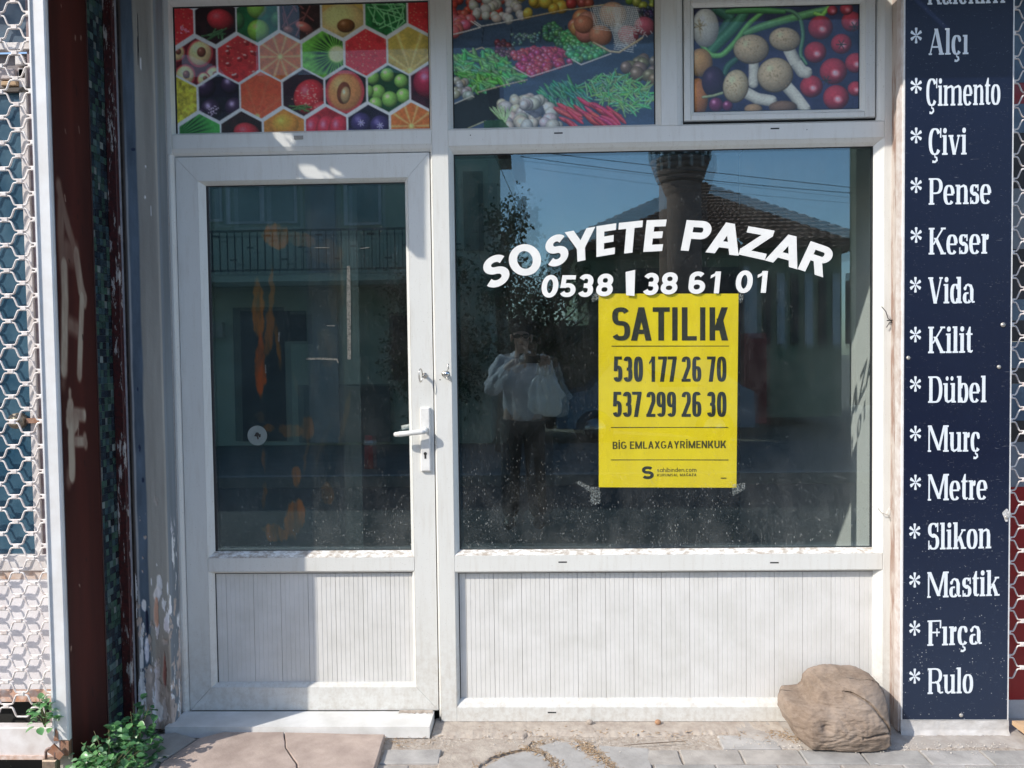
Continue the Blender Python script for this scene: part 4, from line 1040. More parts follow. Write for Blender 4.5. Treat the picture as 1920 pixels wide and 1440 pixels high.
pile(m2((640, 830), (900, 840), (900, 880), (640, 880)), 9, 'b', 12, (178, 170, 156), 8)
pile(m2((980, 940), (1240, 860), (1460, 920), (1580, 1020), (1400, 1060), (1060, 1060)), 34, 'l', 9.5, (172, 40, 58), 18, len=19, ang=.62, sp=.12, )
for k in range(16):
    a = -2.0+k*.06; c2.line(m2((520, 1040), (520+math.cos(a*1.0-.2)*230+rnd.uniform(-10, 10), 1040+math.sin(a)*150+rnd.uniform(-14, 14))), 2.4, (140, 176, 118), taper=.6)
c2.line(m2((200, 1072), (350, 1012)), 2.2, (150, 146, 110)); c2.poly(m2((340, 1010), (500, 1000), (560, 1075), (340, 1075)), (30, 70, 42), .8)
show(c2, (r_mid[0]+.005, r_mid[1], r_mid[2], r_mid[3]), GY+.0005, 'printed_film', 0, 0, 0, 0)

# (3) mushrooms and tomatoes
c2b = Canvas(1303, 1616, 7, 205, 1.2, (40, 42, 66)); c2_, c2 = c2, c2b; q3 = 4.085
def m3(*p): return [(1230+x/q3, y/q3) for x, y in p]
n3 = vnoise(c2.nz, c2.nx, 26, 4, 12); c2.im *= (.6+.8*n3)[..., None]
def B3(zx, zy, r1, r2, rot, col, sh=.5, sp=.1, rim=None): (x, y), = m3((zx, zy)); c2.blob(x, y, r1/q3, r2/q3, rot, col, sh, sp, rim)
GR = [([(470, 40), (600, 110), (520, 230), (380, 300)], 90, (40, 84, 66)), ([(720, 40), (620, 180), (470, 320), (400, 400)], 86, (52, 108, 74)), ([(860, 50), (720, 160), (620, 300), (520, 400), (430, 400), (350, 300)], 44, (88, 150, 74)),
      ([(1330, 60), (1200, 90), (980, 140), (800, 190), (700, 230)], 62, (82, 136, 80)), ([(880, 60), (1060, 60), (1130, 130), (1150, 260), (1120, 400), (1170, 480)], 30, (70, 112, 80)), ([(640, 420), (560, 480), (540, 540)], 50, (44, 84, 66)), ([(560, 60), (760, 50), (1000, 70)], 50, (60, 120, 60))]
for p, wd, cl in GR:
    pts = []
    for i in range(len(p)-1):
        for k in range(6): pts.append((p[i][0]+(p[i+1][0]-p[i][0])*k/6, p[i][1]+(p[i+1][1]-p[i][1])*k/6))
    pts.append(p[-1])
    for _ in range(3): pts = [pts[0]]+[((pts[i-1][0]+pts[i][0]+pts[i+1][0])/3, (pts[i-1][1]+pts[i][1]+pts[i+1][1])/3) for i in range(1, len(pts)-1)]+[pts[-1]]
    c2.line(m3(*pts), wd/q3, cl, .55, .1, taper=.3)
c2.line(m3((1240, 90), (1290, 110), (1340, 50)), 8, (110, 170, 60))
B3(390, 180, 105, 150, 0, (176, 174, 166), .4, .05)
for k in range(26):
    a = rnd.uniform(0, 6.28); (x, y), = m3((345, 170)); c2.line([(x, y), (x+math.cos(a)*rnd.uniform(4, 16), y+math.sin(a)*rnd.uniform(4, 18))], 1.2, (140, 126, 96))
B3(350, 450, 95, 110, 0, (168, 124, 70), .5, .05); B3(330, 720, 80, 150, 0, (160, 96, 40), .5, .05); B3(450, 600, 90, 120, 0, (52, 34, 56), .5, .1)
for zx, zy, r_ in ((470, 780, 55), (560, 790, 40), (620, 640, 50)): B3(zx, zy, r_, r_, 0, (104, 40, 74), .5, .35)
c2.line(m3((370, 720), (450, 710), (520, 690)), 5, (120, 130, 90))
for zx, zy, r_ in ((1280, 200, 95), (1520, 160, 80), (1240, 390, 85), (1440, 330, 80), (1380, 540, 105), (1210, 655, 88), (1400, 745, 100), (1550, 480, 80), (1550, 680, 60), (1370, 70, 40), (1480, 60, 50)):
    B3(zx, zy, r_, r_*.97, 0, (158, 40, 54), .6, .0); (x, y), = m3((zx+r_*.15, zy+r_*.15)); c2.blob(x, y, r_*.28/q3, r_*.24/q3, .3, (226, 140, 146), .1, .1, soft=6)
for zx, zy in ((1440, 335), (1325, 610), (1540, 200)):
    (x, y), = m3((zx, zy))
    for k in range(6): c2.line([(x, y), (x+math.cos(k*1.05)*9, y+math.sin(k*1.05)*9)], 2, (34, 40, 36))
def mush(cx_, cy_, rx_, ry_, rot, st, wd, tone=(174, 152, 118)):
    c2.line(m3(*st), wd/q3, (178, 174, 160), .45, .02); (x, y), = m3((cx_, cy_)); c2.blob(x, y, rx_/q3, ry_/q3, rot, (112, 90, 62), .4, 0)
    c2.blob(x-.5, y-1, rx_/q3*.96, ry_/q3*.95, rot, tone, .42, .06)
    for k in range(50):
        a, r_ = rnd.uniform(0, 6.28), rnd.uniform(0, .85)**.7; c2.blob(x+math.cos(a)*rx_/q3*r_, y+math.sin(a)*ry_/q3*r_, rnd.uniform(.6, 1.5), rnd.uniform(.5, 1.1), rnd.random()*3, (138, 112, 78), .1, 0)
mush(1005, 285, 122, 92, .1, ((1040, 370), (1090, 470), (1140, 540), (1170, 545)), 92)
mush(745, 355, 138, 115, 0, ((765, 470), (765, 560), (760, 620)), 78)
mush(930, 560, 140, 135, -.4, ((1010, 640), (1080, 720), (1160, 830)), 90)
mush(625, 640, 100, 130, .15, ((700, 690), (790, 740), (900, 760)), 88, (178, 160, 124))
B3(760, 820, 70, 40, 0, (150, 118, 84), .5, 0); B3(990, 810, 110, 50, 0, (110, 84, 66), .5, 0)
show(c2, (s_gl[0], s_gl[1], s_gl[2], s_gl[3]), .0225, 'printed_film', 0, 0, 0, 0)

# ---------------------------------------------------------------- white vinyl letters on the pane
VIN = nm('white_vinyl', (.80, .81, .80), (.74, .75, .74), 30, .45)
let = thing('shop_lettering', (.3, GY, 1.5), 'white stuck-on letters arched over a phone number', '')
del let['label']; setpar(let, win)
def quad_fn(TL, TR, BL, BR):
    def f(u, v):
        x = (BL[0]*(1-u)+BR[0]*u)*(1-v)+(TL[0]*(1-u)+TR[0]*u)*v; y = (BL[1]*(1-u)+BR[1]*u)*(1-v)+(TL[1]*(1-u)+TR[1]*u)*v
        return P(x, y, -GY)
    return f
ZA = lambda x, y: (840+x/4, 260+y/4); ZBq = lambda x, y: (1240+x/4, 260+y/4)
FUT = Glyphs(.265, .215, 2.0)
def fl(ch, TL, TR, BL, BR, Z, font=FUT, W=None, y=GY-.0002):
    TL, TR, BL, BR = Z(*TL), Z(*TR), Z(*BL), Z(*BR)
    hgt = math.hypot(TL[0]-BL[0], TL[1]-BL[1]); wdt = math.hypot(TR[0]-TL[0], TR[1]-TL[1])
    letter(ch, font, quad_fn(TL, TR, BL, BR), y, VIN, let, W=wdt/hgt)
fl('S', (250, 905), (442, 846), (278, 1140), (470, 1082), ZA)
fl('O', (432, 820), (668, 768), (486, 1050), (722, 1000), ZA)
fl('S', (720, 748), (892, 696), (738, 980), (908, 928), ZA)
fl('Y', (875, 702), (1105, 660), (890, 940), (1112, 893), ZA)
fl('E', (1113, 657), (1262, 634), (1113, 888), (1250, 865), ZA)
fl('T', (1282, 632), (1462, 613), (1262, 868), (1442, 848), ZA)
fl('E', (1490, 612), (1640, 606), (1464, 850), (1606, 842), ZA)
fl('P', (190, 610), (390, 622), (145, 838), (340, 852), ZBq)
fl('A', (397, 613), (640, 655), (330, 852), (580, 878), ZBq)
fl('Z', (645, 655), (850, 690), (578, 868), (775, 912), ZBq)
fl('A', (862, 698), (1105, 755), (775, 912), (1020, 980), ZBq)
fl('R', (1120, 768), (1315, 835), (1022, 978), (1212, 1040), ZBq)
NUM = Glyphs(.235, .195, 2.1)
def num(ch, xl, xr, yt, yb, sl=.10, W=None):
    if ch != '1': xl -= 1.5; xr += 1.5
    else: xl -= 4
    h_ = yb-yt; d = h_*sl; W = (xr-xl-d)/h_
    letter(ch, NUM, quad_fn((xl+d, yt), (xr, yt), (xl, yb), (xr-d, yb)), GY-.0002, VIN, let, W=max(W, .3))
for ch, xl, xr, yt, yb in (('0', 1015, 1047.5, 515.5, 558), ('5', 1049, 1080.5, 516, 557), ('3', 1083.5, 1113.5, 514, 557), ('8', 1118, 1150.5, 513, 555.5), ('3', 1205, 1236, 511.5, 553.5), ('8', 1239, 1271.5, 510.5, 552),
                           ('6', 1291, 1323.5, 509, 551), ('1', 1332, 1352, 509, 550), ('0', 1379, 1412, 507, 549.5), ('1', 1420, 1440, 508, 549)): num(ch, xl, xr, yt, yb)
q = [P(1173, 510, -GY), P(1191, 506, -GY), P(1189.5, 555, -GY), P(1174, 553.5, -GY)]
mk('letter', [(a, GY-.0003, b) for a, b in q], [(0, 3, 2, 1)], VIN, let)

# ---------------------------------------------------------------- yellow sale poster taped inside the glass
pt = thing('sale_poster', (P(1250, 914)[0], .034, P(1250, 914)[1]), 'yellow for-sale poster with black print taped behind the big window pane', 'poster')
t = NT('yellow_paper'); c = t.mix(t.ramp(t.noise(8, 5), [(.35, 0), (.7, 1)]), (.84, .67, .010), (.78, .60, .010))
YEL = t.done(t.pr(c, .55, 0, .3, t.bump(t.noise(9, 5, .5, (1, 1, .4)), .6, .012)))
EP = -(GY+.0075)
def PP(px, py): return P(px, py, EP)
zq = lambda x, y: (1100+x/3.6, 540+y/3.6)
cn = [PP(*zq(80, 38)), PP(*zq(1025, 38)), PP(*zq(1011, 1348)), PP(*zq(82, 1345))]
v = []; f = []; N = 14
for j in range(N+1):
    for i in range(N+1):
        u, w_ = i/N, j/N; a = [(cn[0][k]*(1-u)+cn[1][k]*u)*(1-w_)+(cn[3][k]*(1-u)+cn[2][k]*u)*w_ for k in (0, 1)]
        v.append((a[0], -EP+.0006*math.sin(u*5+w_*3), a[1]))
for j in range(N):
    for i in range(N): a = j*(N+1)+i; f.append((a, a+N+1, a+N+2, a+1))
sheet = mk('paper_sheet', v, f, YEL, pt, True)
INK = nm('black_ink', (.018, .02, .012), (.03, .035, .02), 90, .5)
INK2 = nm('olive_ink', (.085, .075, .008), None, 90, .5)
HEL = Glyphs(.17, .135, 2.7); HEN = Glyphs(.155, .12, 2.8); yi_ = -EP-.0009
def ptxt(ch, x0, x1, y0, y1, font, m=INK):
    GLY[0] = font; q = lambda u, w_: PP(*zq(x0+(x1-x0)*u, y1+(y0-y1)*w_)); letter(ch, font, q, yi_, m, pt, W=(x1-x0)/(y1-y0))
for ch, a, b in (('S', 168, 293), ('A', 299, 438), ('T', 445, 560), ('I', 577, 613), ('L', 642, 743), ('I', 765, 801), ('K', 829, 955)): ptxt(ch, a, b, 130, 355, HEL)
for row, y0_, y1_ in (((('5', 180, 240), ('3', 248, 308), ('0', 318, 379), ('1', 418, 461), ('7', 482, 542), ('7', 546, 608), ('2', 640, 702), ('6', 712, 774), ('7', 812, 870), ('0', 878, 943)), 462, 633),
                      ((('5', 175, 236), ('3', 243, 303), ('7', 306, 370), ('2', 402, 464), ('9', 471, 533), ('9', 541, 603), ('2', 640, 703), ('6', 712, 774), ('3', 811, 870), ('0', 879, 943)), 700, 870)):
    for ch, a, b in row: ptxt(ch, a, b, y0_, y1_, HEN)
for yy, xa_, xb_ in ((392, 167, 960), (941, 164, 955), (1160, 164, 957)):
    q = [PP(*zq(xa_, yy-2.6)), PP(*zq(xb_, yy-2.6)), PP(*zq(xb_, yy+2.6)), PP(*zq(xa_, yy+2.6))]
    mk('rule', [(a, yi_, b) for a, b in q], [(0, 3, 2, 1)], INK2, pt)
def pline(txt, x0, x1, y0, y1, font, m, widths, gap):
    (X0, Z1), (X1, _), (_, Z0) = PP(*zq(x0, y0)), PP(*zq(x1, y0)), PP(*zq(x0, y1))
    word(txt, font, X0, X1, Z0, Z1, yi_, m, pt, widths, gap)
W1 = {'': .60, 'B': .58, 'İ': .2, 'G': .66, 'E': .52, 'M': .8, 'L': .5, 'A': .66, 'X': .62, 'Y': .62, 'R': .6, 'N': .64, 'K': .64, 'U': .62, 'S': .58, 'Ğ': .66, 'Z': .55}
pline('BİG EMLAXGAYRİMENKUK', 175, 940, 1037, 1087, Glyphs(.17, .14, 2.4), INK2, W1, .11)
ptxt('S', 370, 453, 1203, 1290, Glyphs(.27, .22, 2.3), INK)
pline('SAHİBİNDEN COM'.lower() if False else 'sosuosuses suu', 475, 476, 1215, 1243, HEL, INK2, W1, .1) if False else None
GEO = Glyphs(.13, .12, 2.0, xh=.68)
def mini(txt, x0, x1, y0, y1, m):
    """plain round lower case for the small print"""
    def gl(ch):
        s_ = GEO; w, h, X = .13, .12, .68; A_ = s_.arc; R_ = s_.rc
        if ch == 's': return s_.get('s', .5)
        if ch == 'a': return [s_.st(A_(0, 0, .6, X, 0, 360, 20)), R_(.6-w, 0, .6, X)], .6
        if ch == 'h': return [R_(0, 0, w, 1), s_.st(A_(0, .1, .56, X, 180, 0, 12)), R_(.56-w, 0, .56, .4)], .56
        if ch == 'i': return [R_(0, 0, w, X), R_(0, .82, w, .96)], w
        if ch == 'b': return [R_(0, 0, w, 1), s_.st(A_(0, 0, .6, X, 0, 360, 20))], .6
        if ch == 'n': return [R_(0, 0, w, X), s_.st(A_(0, .1, .56, X, 180, 0, 12)), R_(.56-w, 0, .56, .4)], .56
        if ch == 'm': return [R_(0, 0, w, X), s_.st(A_(0, .1, .52, X, 180, 0, 12)), R_(.52-w, 0, .52, .4), s_.st(A_(.52-w, .1, .92, X, 180, 0, 12)), R_(.92-w, 0, .92, .4)], .92
        if ch == 'd': return [s_.st(A_(0, 0, .6, X, 0, 360, 20)), R_(.6-w, 0, .6, 1)], .6
        if ch == 'e': return [s_.st(A_(0, 0, .6, X, 0, 320, 20)), R_(.1, .3, .56, .3+h)], .6
        if ch == 'c': return [s_.st(A_(0, 0, .58, X, 45, 315, 18))], .52
        if ch == 'o': return [s_.st(A_(0, 0, .62, X, 0, 360, 20))], .62
        if ch == '.': return [R_(0, 0, w, .14)], w
    GLY[0] = GEO; xs = 0; lay = []
    for ch in txt: it, w_ = gl(ch); lay.append((it, xs, w_)); xs += w_+.12
    (X0, Z1), (X1, _), (_, Z0) = PP(*zq(x0, y0)), PP(*zq(x1, y0)), PP(*zq(x0, y1)); k = (X1-X0)/(xs-.12)
    for it, xo, w_ in lay: glyph_mesh(it, lambda x, z: (X0+(xo+x)*k, Z0+z*(Z1-Z0)), yi_).build('letter', m, pt)
mini('sahibinden.com', 475, 740, 1213, 1243, INK2)
pline('KURUMSAL MAĞAZA', 475, 740, 1254, 1272, Glyphs(.15, .15, 2.2), INK2, dict(W1, **{'Ğ': .66}), .16)
q = [PP(*zq(905, 1280)), PP(*zq(942, 1280)), PP(*zq(942, 1286)), PP(*zq(905, 1286))]
mk('small_print', [(a, yi_, b) for a, b in q], [(0, 3, 2, 1)], INK2, pt)
# clear tape at the poster corners
CT = NT('clear_tape'); a_ = CT.n('BsdfTransparent'); b_ = CT.pr((.55, .58, .56), .35); mx_ = CT.n('MixShader')
CT.l(CT.ramp(CT.noise(160, 4, .6, (1, 1, 1)), [(.45, .05), (.62, .55)]), mx_.inputs[0]); CT.l(a_.outputs[0], mx_.inputs[1]); CT.l(b_.outputs[0], mx_.inputs[2]); CT.l(mx_.outputs[0], CT.out.inputs[0])
for pp in (((1078, 904), (1086, 902), (1128, 922), (1122, 932)), ((1105, 914), (1124, 912), (1126, 944), (1108, 948)), ((1372, 908), (1398, 905), (1396, 918), (1374, 930)), ((1384, 548), (1396, 546), (1392, 566), (1384, 570)), ((1106, 548), (1124, 546), (1124, 562), (1110, 566))):
    mk('tape', [(*(lambda a: (a[0], -EP-.0012, a[1]))(P(x, y, EP)),) for x, y in pp], [(0, 3, 2, 1)], CT.m, pt)
# wire twists on the right jamb
x, z = P(1660, 605); w1 = thing('wire_twist', (x, -.01, z), 'black twisted wire poking out of the right window jamb, upper of two', 'wire')
pw = lambda pts, e: [(P(q_[0], q_[1], (q_+(e,))[2])[0], -(q_+(e,))[2], P(q_[0], q_[1], (q_+(e,))[2])[1]) for q_ in pts]
MB().tube(pw([(1653, 575, .02), (1661, 584, .018), (1665, 597, .012), (1672, 603, .004), (1681, 603, .002)], 0), .0016, 5).build('strand', BLKWIRE, w1)
MB().tube(pw([(1662, 614, .01), (1668, 604, .012), (1680, 607, .01)], 0), .0018, 5).build('strand', BLKWIRE, w1); MB().tube(pw([(1663, 601, .01), (1676, 600, .012), (1682, 598, .006)], 0), .0022, 5).build('strand', BLKWIRE, w1)
x, z = P(1655, 960); w2 = thing('wire_twist', (x, -.01, z), 'pale frayed wire on the right window jamb, lower of two', 'wire')
MB().tube(pw([(1646, 953, .02), (1653, 962, .015), (1666, 966, .008), (1674, 988, .003)], 0), .0012, 5).build('strand', METAL, w2); MB().tube(pw([(1660, 966, .01), (1669, 951, .012)], 0), .001, 5).build('strand', METAL, w2)
# ================================================================== threshold
STEPM = nm('worn_marble', (.74, .745, .74), (.60, .60, .58), 9, .5, .2, bd=.002, bs=80)
sx0, sx1 = PX(350, 1334), PX(812, 1332); zst = PZ(585, 1334.5); zsf = PZ(585, 1363, .118)
v = [(sx0-.01, 0.004, zst), (sx1+.004, .004, zst), (sx1+.002, -.118, zsf), (sx0-.03, -.118, zsf), (sx1+.002, -.120, -.02), (sx0-.03, -.120, -.02), (sx1+.004, .004, -.02), (sx0-.01, .004, -.02)]
stp = thing('doorstep', ((sx0+sx1)/2, -.06, 0), 'worn pale stone doorstep under the glazed door', 'doorstep')
mk('step_slab', v, [(0, 3, 2, 1), (3, 5, 4, 2), (2, 4, 6, 1), (0, 7, 5, 3)], STEPM, stp)
v = []; n = 26
for i in range(n): x = sx1-.13+.13*i/(n-1); v += [(x, .006, zst+.004), (x, -.008-.012*random.random(), zst+.0008)]
mk('dirt_line', v, [(2*i, 2*i+1, 2*i+3, 2*i+2) for i in range(n-1)], SOIL, stp)

# ================================================================== left side: pilaster, tiled return, steel panel, rolling grille
EG = .46
XR = PX(112, 720, EG)
y_ = lambda px, py=720: PW(px, py, XR)[0]
Yb0, Yb1, Ym1 = -EG, y_(181), y_(212.5)
ZT = 2.70
ep = .09
# steel panel with scrubbed-off graffiti
def strip_canvas(nx, nz_, bgc):
    c_ = Canvas(0, nx-1, 0, nz_-1, 1, bgc); return c_
pw_, ph_ = 60, 640
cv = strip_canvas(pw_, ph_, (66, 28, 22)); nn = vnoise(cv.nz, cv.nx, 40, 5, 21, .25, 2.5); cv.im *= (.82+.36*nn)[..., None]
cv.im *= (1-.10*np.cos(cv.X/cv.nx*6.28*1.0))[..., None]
def pv(px, py):                                       # photo pixel -> canvas coords
    Y, Z = PW(px, py, XR); return ((Y-Yb0)/(Yb1-Yb0)*(pw_-1), (ZT+.05-Z)/(ZT+.05)*(ph_-1))
sm = np.zeros((cv.nz, cv.nx))
def smear(pts, wd, amt, soft=3.0):
    P_ = [pv(a, b) for a, b in pts]
    for i in range(len(P_)-1):
        a, b = np.array(P_[i]), np.array(P_[i+1]); d = b-a; L = d@d+1e-9; t_ = np.clip(((cv.X-a[0])*d[0]+(cv.Y-a[1])*d[1])/L, 0, 1)
        ds = np.hypot(cv.X-a[0]-t_*d[0], (cv.Y-a[1]-t_*d[1])*.6); sm[:] = np.maximum(sm, amt*np.clip((wd-ds)/soft+.5, 0, 1))
smear([(108, 350), (114, 380), (124, 420), (138, 470), (148, 520), (156, 560)], 4, .5, 3); smear([(112, 380), (112, 440), (116, 500)], 5, .5, 4)
smear([(141, 480), (150, 540), (156, 560)], 5, .75, 2); smear([(118, 500), (120, 560), (119, 620), (118, 690)], 5, .9, 3); smear([(152, 560), (151, 590), (149, 640), (147, 700)], 4, .9, 2.2)
smear([(122, 605), (148, 620)], 4, .5, 4); smear([(120, 470), (140, 478)], 6, .45, 5); smear([(120, 690), (117, 720)], 3, .35, 5)
smear([(129, 735), (129, 750)], 2, .8, 1.5); smear([(130, 765), (132, 800), (132, 830), (133, 868), (133, 886)], 5, .95, 2); smear([(126, 775), (142, 777), (156, 779)], 3.2, .85, 2); smear([(128, 790), (134, 800), (140, 790)], 5, .9, 2)
smear([(138, 828), (156, 828)], 2.6, .8, 1.8); smear([(157, 822), (159, 832)], 3, .8, 2); smear([(128, 890), (127, 900)], 4, .4, 4)
sm2 = (sm*(.65+.7*vnoise(cv.nz, cv.nx, 12, 4, 5, .5, 2)))[..., None].clip(0, 1); cv.im = cv.im*(1-sm2)+np.array([168, 156, 140])/255.*sm2
rr_ = random.Random(3)
for _ in range(26):
    x, y = rr_.uniform(2, pw_-3), rr_.uniform(0, ph_)
    cv.line([(x, y), (x+rr_.uniform(-1, 1), y+rr_.uniform(1, 7))], rr_.uniform(.8, 1.6), (150, 128, 116) if rr_.random() < .5 else (40, 20, 18), 0, 0)
STEELP = vcol_mat('painted_steel', .6, .25, .08, 30)
side = thing('side_panel', (XR, -.38, 0), 'dark brown-red steel panel with scrubbed whitish graffiti smears beside the rolling grille', 'panel')
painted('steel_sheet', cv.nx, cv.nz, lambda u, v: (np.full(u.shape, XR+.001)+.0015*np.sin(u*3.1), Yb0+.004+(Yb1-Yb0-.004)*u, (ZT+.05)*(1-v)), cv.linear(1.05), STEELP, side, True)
boxo('panel_edge', XR-.03, XR+.0035, Yb1+.0005, Yb1+.006, 0, ZT, nm('panel_edge_brown', (.05, .02, .018), None, 30, .6), side)  # edge strip in the panel's own dark brown
core = thing('party_wall', (XR-.2, -.2, 0), 'wall end between the grilled shop and the glazed door, hidden behind panel and tiles', 'wall')
MB().box(XR-.05, XR-.003, Yb0+.01, Yb1, 0, ZT).box(XR-.05, XR-.006, Yb1, .05, 0, 3.3).build('wall_core', CONC, core)
# glass mosaic
mos = thing('mosaic_strip', (XR, (Yb1+Ym1)/2, 0), 'narrow strip of small blue and green glass mosaic tiles, partly smeared with grout', 'tiles')
mz = boxo('mosaic_bed', XR-.02, XR-.0035, Yb1+.006, Ym1, .0, 2.95, nm('pale_grout', (.17, .20, .20), (.08, .10, .11), 60, .9), mos)
TC = [(40, 82, 92), (30, 60, 74), (52, 96, 84), (34, 74, 66), (26, 48, 66), (74, 112, 112), (22, 40, 52), (44, 92, 74), (120, 140, 138), (20, 30, 44)]
tw = (Ym1-Yb1-.006)/5.0; th_ = .0245
TM = []
for i, c_ in enumerate(TC):
    m_ = nm('mosaic_glass_%s' % ['teal', 'slate', 'green', 'forest', 'navy', 'pale', 'ink', 'emerald', 'silver', 'black'][i], tuple(.65*v+.35*sum(s3(c_))/3 for v in s3(c_, 1.0)), tuple(.65*v+.35*sum(s3(c_))/3 for v in s3(c_, .62)), 60, .22, .1, spec=.6)
    TM.append(MB().box(0, .0045, -tw/2+.0007, tw/2-.0007, -th_/2+.0008, th_/2-.0008).mesh('mosaic_tile', m_))
wts = [5, 6, 5, 5, 6, 2, 6, 4, 1, 3]; tiles = []
for j in range(int(2.9/th_)):
    for i in range(5): tiles.append((j, i))
zc = lambda j: .06+j*th_
big = [t_ for t_ in tiles if zc(t_[0]) > .05 and zc(t_[0]) < 2.60]
big.sort(key=lambda t_: -(1/(1+abs(zc(t_[0])-1.2))))
near = set(big[:300]); rest = MB(); rest_by = {}
for (j, i) in tiles:
    k = rr_.choices(range(10), wts)[0]; jx = rr_.uniform(-.0012, .0005)
    if rr_.random() < .03: continue
    loc = (XR-.0035+jx, Yb1+.006+tw*(i+.5), zc(j))
    if (j, i) in near: inst('mosaic_tile', TM[k], loc, mos)
    else:
        mb = rest_by.setdefault(k, MB()); x, y, z = loc; mb.box(x, x+.0045, y-tw/2+.0007, y+tw/2-.0007, z-th_/2+.0008, z+th_/2-.0008)
v = []; f = []; mi = []; me = bpy.data.meshes.new('mosaic_rest')
for q, (k, mb) in enumerate(sorted(rest_by.items())):
    n = len(v); v += mb.v; f += [tuple(a+n for a in g) for g in mb.f]; mi += [q]*len(mb.f); me.materials.append(TM[k].materials[0])
me.from_pydata(v, [], f); me.polygons.foreach_set('material_index', mi); me.update(); ro = link('mosaic_tile_field', me, None, mos); ro['kind'] = 'stuff'
# grout smears over the tiles
# brown trim board with flaking paint, thin grey batten
trm = thing('trim_board', (PX(221, 720, -Ym1), Ym1, 0), 'narrow brown painted trim board with flaking grey edge between mosaic and pilaster', 'trim')
t = NT('flaking_brown'); fl_ = t.ramp(t.noise(26, 6, .75, (2, 1, .35)), [(.57, 0), (.60, 1)])
c = t.mix(t.ramp(t.noise(90, 4), [(.4, 0), (.7, 1)]), s3((70, 26, 26), 1.0), s3((38, 20, 22), 1.0)); c = t.mix(fl_, c, (.40, .38, .37)); FLK = t.done(t.pr(c, .55, 0, .4, t.bump(fl_, .6, .002)))
e1 = -Ym1
boxo('board', PX(212.5, 720, e1), PX(230, 720, e1), Ym1, Ym1+.03, 0, 2.98, FLK, trm, .002)
v = []; n = 120; bt = MB(); lx_ = []
for i in range(n+1):
    z = 2.97*i/n; a = PX(231.5, 720, .118)+rr_.uniform(-.003, .002); v.append((a, z))
for i in range(n): bt.add([(v[i][0], -.118, v[i][1]), (PX(238.5, 720, .118), -.118, v[i][1]), (PX(238.5, 720, .118), -.118, v[i+1][1]), (v[i+1][0], -.118, v[i+1][1]), (v[i][0], -.095, v[i][1]), (v[i+1][0], -.095, v[i+1][1])], [(0, 1, 2, 3), (0, 3, 5, 4)])
bt.build('batten', nm('grey_batten', (.36, .36, .38), (.24, .24, .27), 30, .8, .3), trm)
boxo('gap_shadow', PX(230, 720, .09), PX(244, 720, .09), -.085, -.05, 0, 2.98, nm('gap_shade', (.05, .042, .04), (.10, .08, .07), 40, .9), trm)  # dark strip standing in for the shade inside the gap
# pilaster of painted render
xp0, xp1 = PX(242.5, 720, ep), PX(309, 720, ep); xs1 = B_door[0]-.011
Wf = xp1-xp0; Ws = math.hypot(xs1-xp1, ep-.004)
cw, chh = 96, 900; cv = strip_canvas(cw, chh, (118, 130, 140)); U = cv.X/(cw-1); fr = Wf/(Wf+Ws)
def uq(px, py): return (PX(px, py, ep)-xp0)/(xp1-xp0)*fr*(cw-1), (2.98-PZ(px, py, ep))/2.98*(chh-1)
n1 = vnoise(chh, cw, 60, 5, 31, .35, 3); n2 = vnoise(chh, cw, 22, 5, 32, .6, 1.6); n3_ = vnoise(chh, cw, 10, 4, 33)
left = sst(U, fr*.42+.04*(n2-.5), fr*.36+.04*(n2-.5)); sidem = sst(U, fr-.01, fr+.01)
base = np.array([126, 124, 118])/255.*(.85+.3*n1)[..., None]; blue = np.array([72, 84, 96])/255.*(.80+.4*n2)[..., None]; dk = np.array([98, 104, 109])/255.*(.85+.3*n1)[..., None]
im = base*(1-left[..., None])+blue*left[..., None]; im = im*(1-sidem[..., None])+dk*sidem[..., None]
crust = sst(U, .05+.03*(n3_-.5), .02)[..., None]; im = im*(1-crust*.8)+np.array([70, 60, 54])/255.*crust*.8
crust2 = (np.exp(-((U-.055-.03*(n2-.5))/.018)**2)*sst(cv.Y/chh, .2, .35))[..., None]*.7; im = im*(1-crust2)+np.array([168, 164, 160])/255.*crust2
hgt = np.zeros((chh, cw))
zz = 1-cv.Y/(chh-1)*1.0; zm = zz*2.98
# flaking towards the foot: bare plaster, white filler, brick-coloured patches
fk = sst(n2*.6+n3_*.4+sst(zm, .75, .05)*.28, .70, .73)*sst(zm, .95, .75); hgt -= fk*.003
im = im*(1-fk[..., None])+(np.array([150, 138, 130])/255.*(.7+.5*n3_)[..., None])*fk[..., None]
wh = sst(vnoise(chh, cw, 14, 5, 37, .6, 1.8)+sst(zm, .75, .1)*.11, .69, .72)*sst(zm, .82, .70); hgt -= wh*.0012
im = im*(1-wh[..., None])+np.array([196, 192, 196])/255.*wh[..., None]
lowr = (sst(zm, .5, .2)*sst(U, fr*.45, fr*.6)*sst(U, fr*1.0, fr*.9))[..., None]*.6; im = im*(1-lowr)+(np.array([138, 120, 106])/255.*(.7+.6*n2)[..., None])*lowr
cv.im = im
def spot(px, py, rx, ry, col, dep=0.0):
    x, y = uq(px, py); m_ = np.clip((1-np.hypot((cv.X-x)/(rx*.85*fr), (cv.Y-y)/ry)-.5*(n3_-.5)*2)*4, 0, 1); cv.im[:] = cv.im*(1-m_[..., None])+np.array(col)/255.*m_[..., None]; hgt[:] -= m_*dep
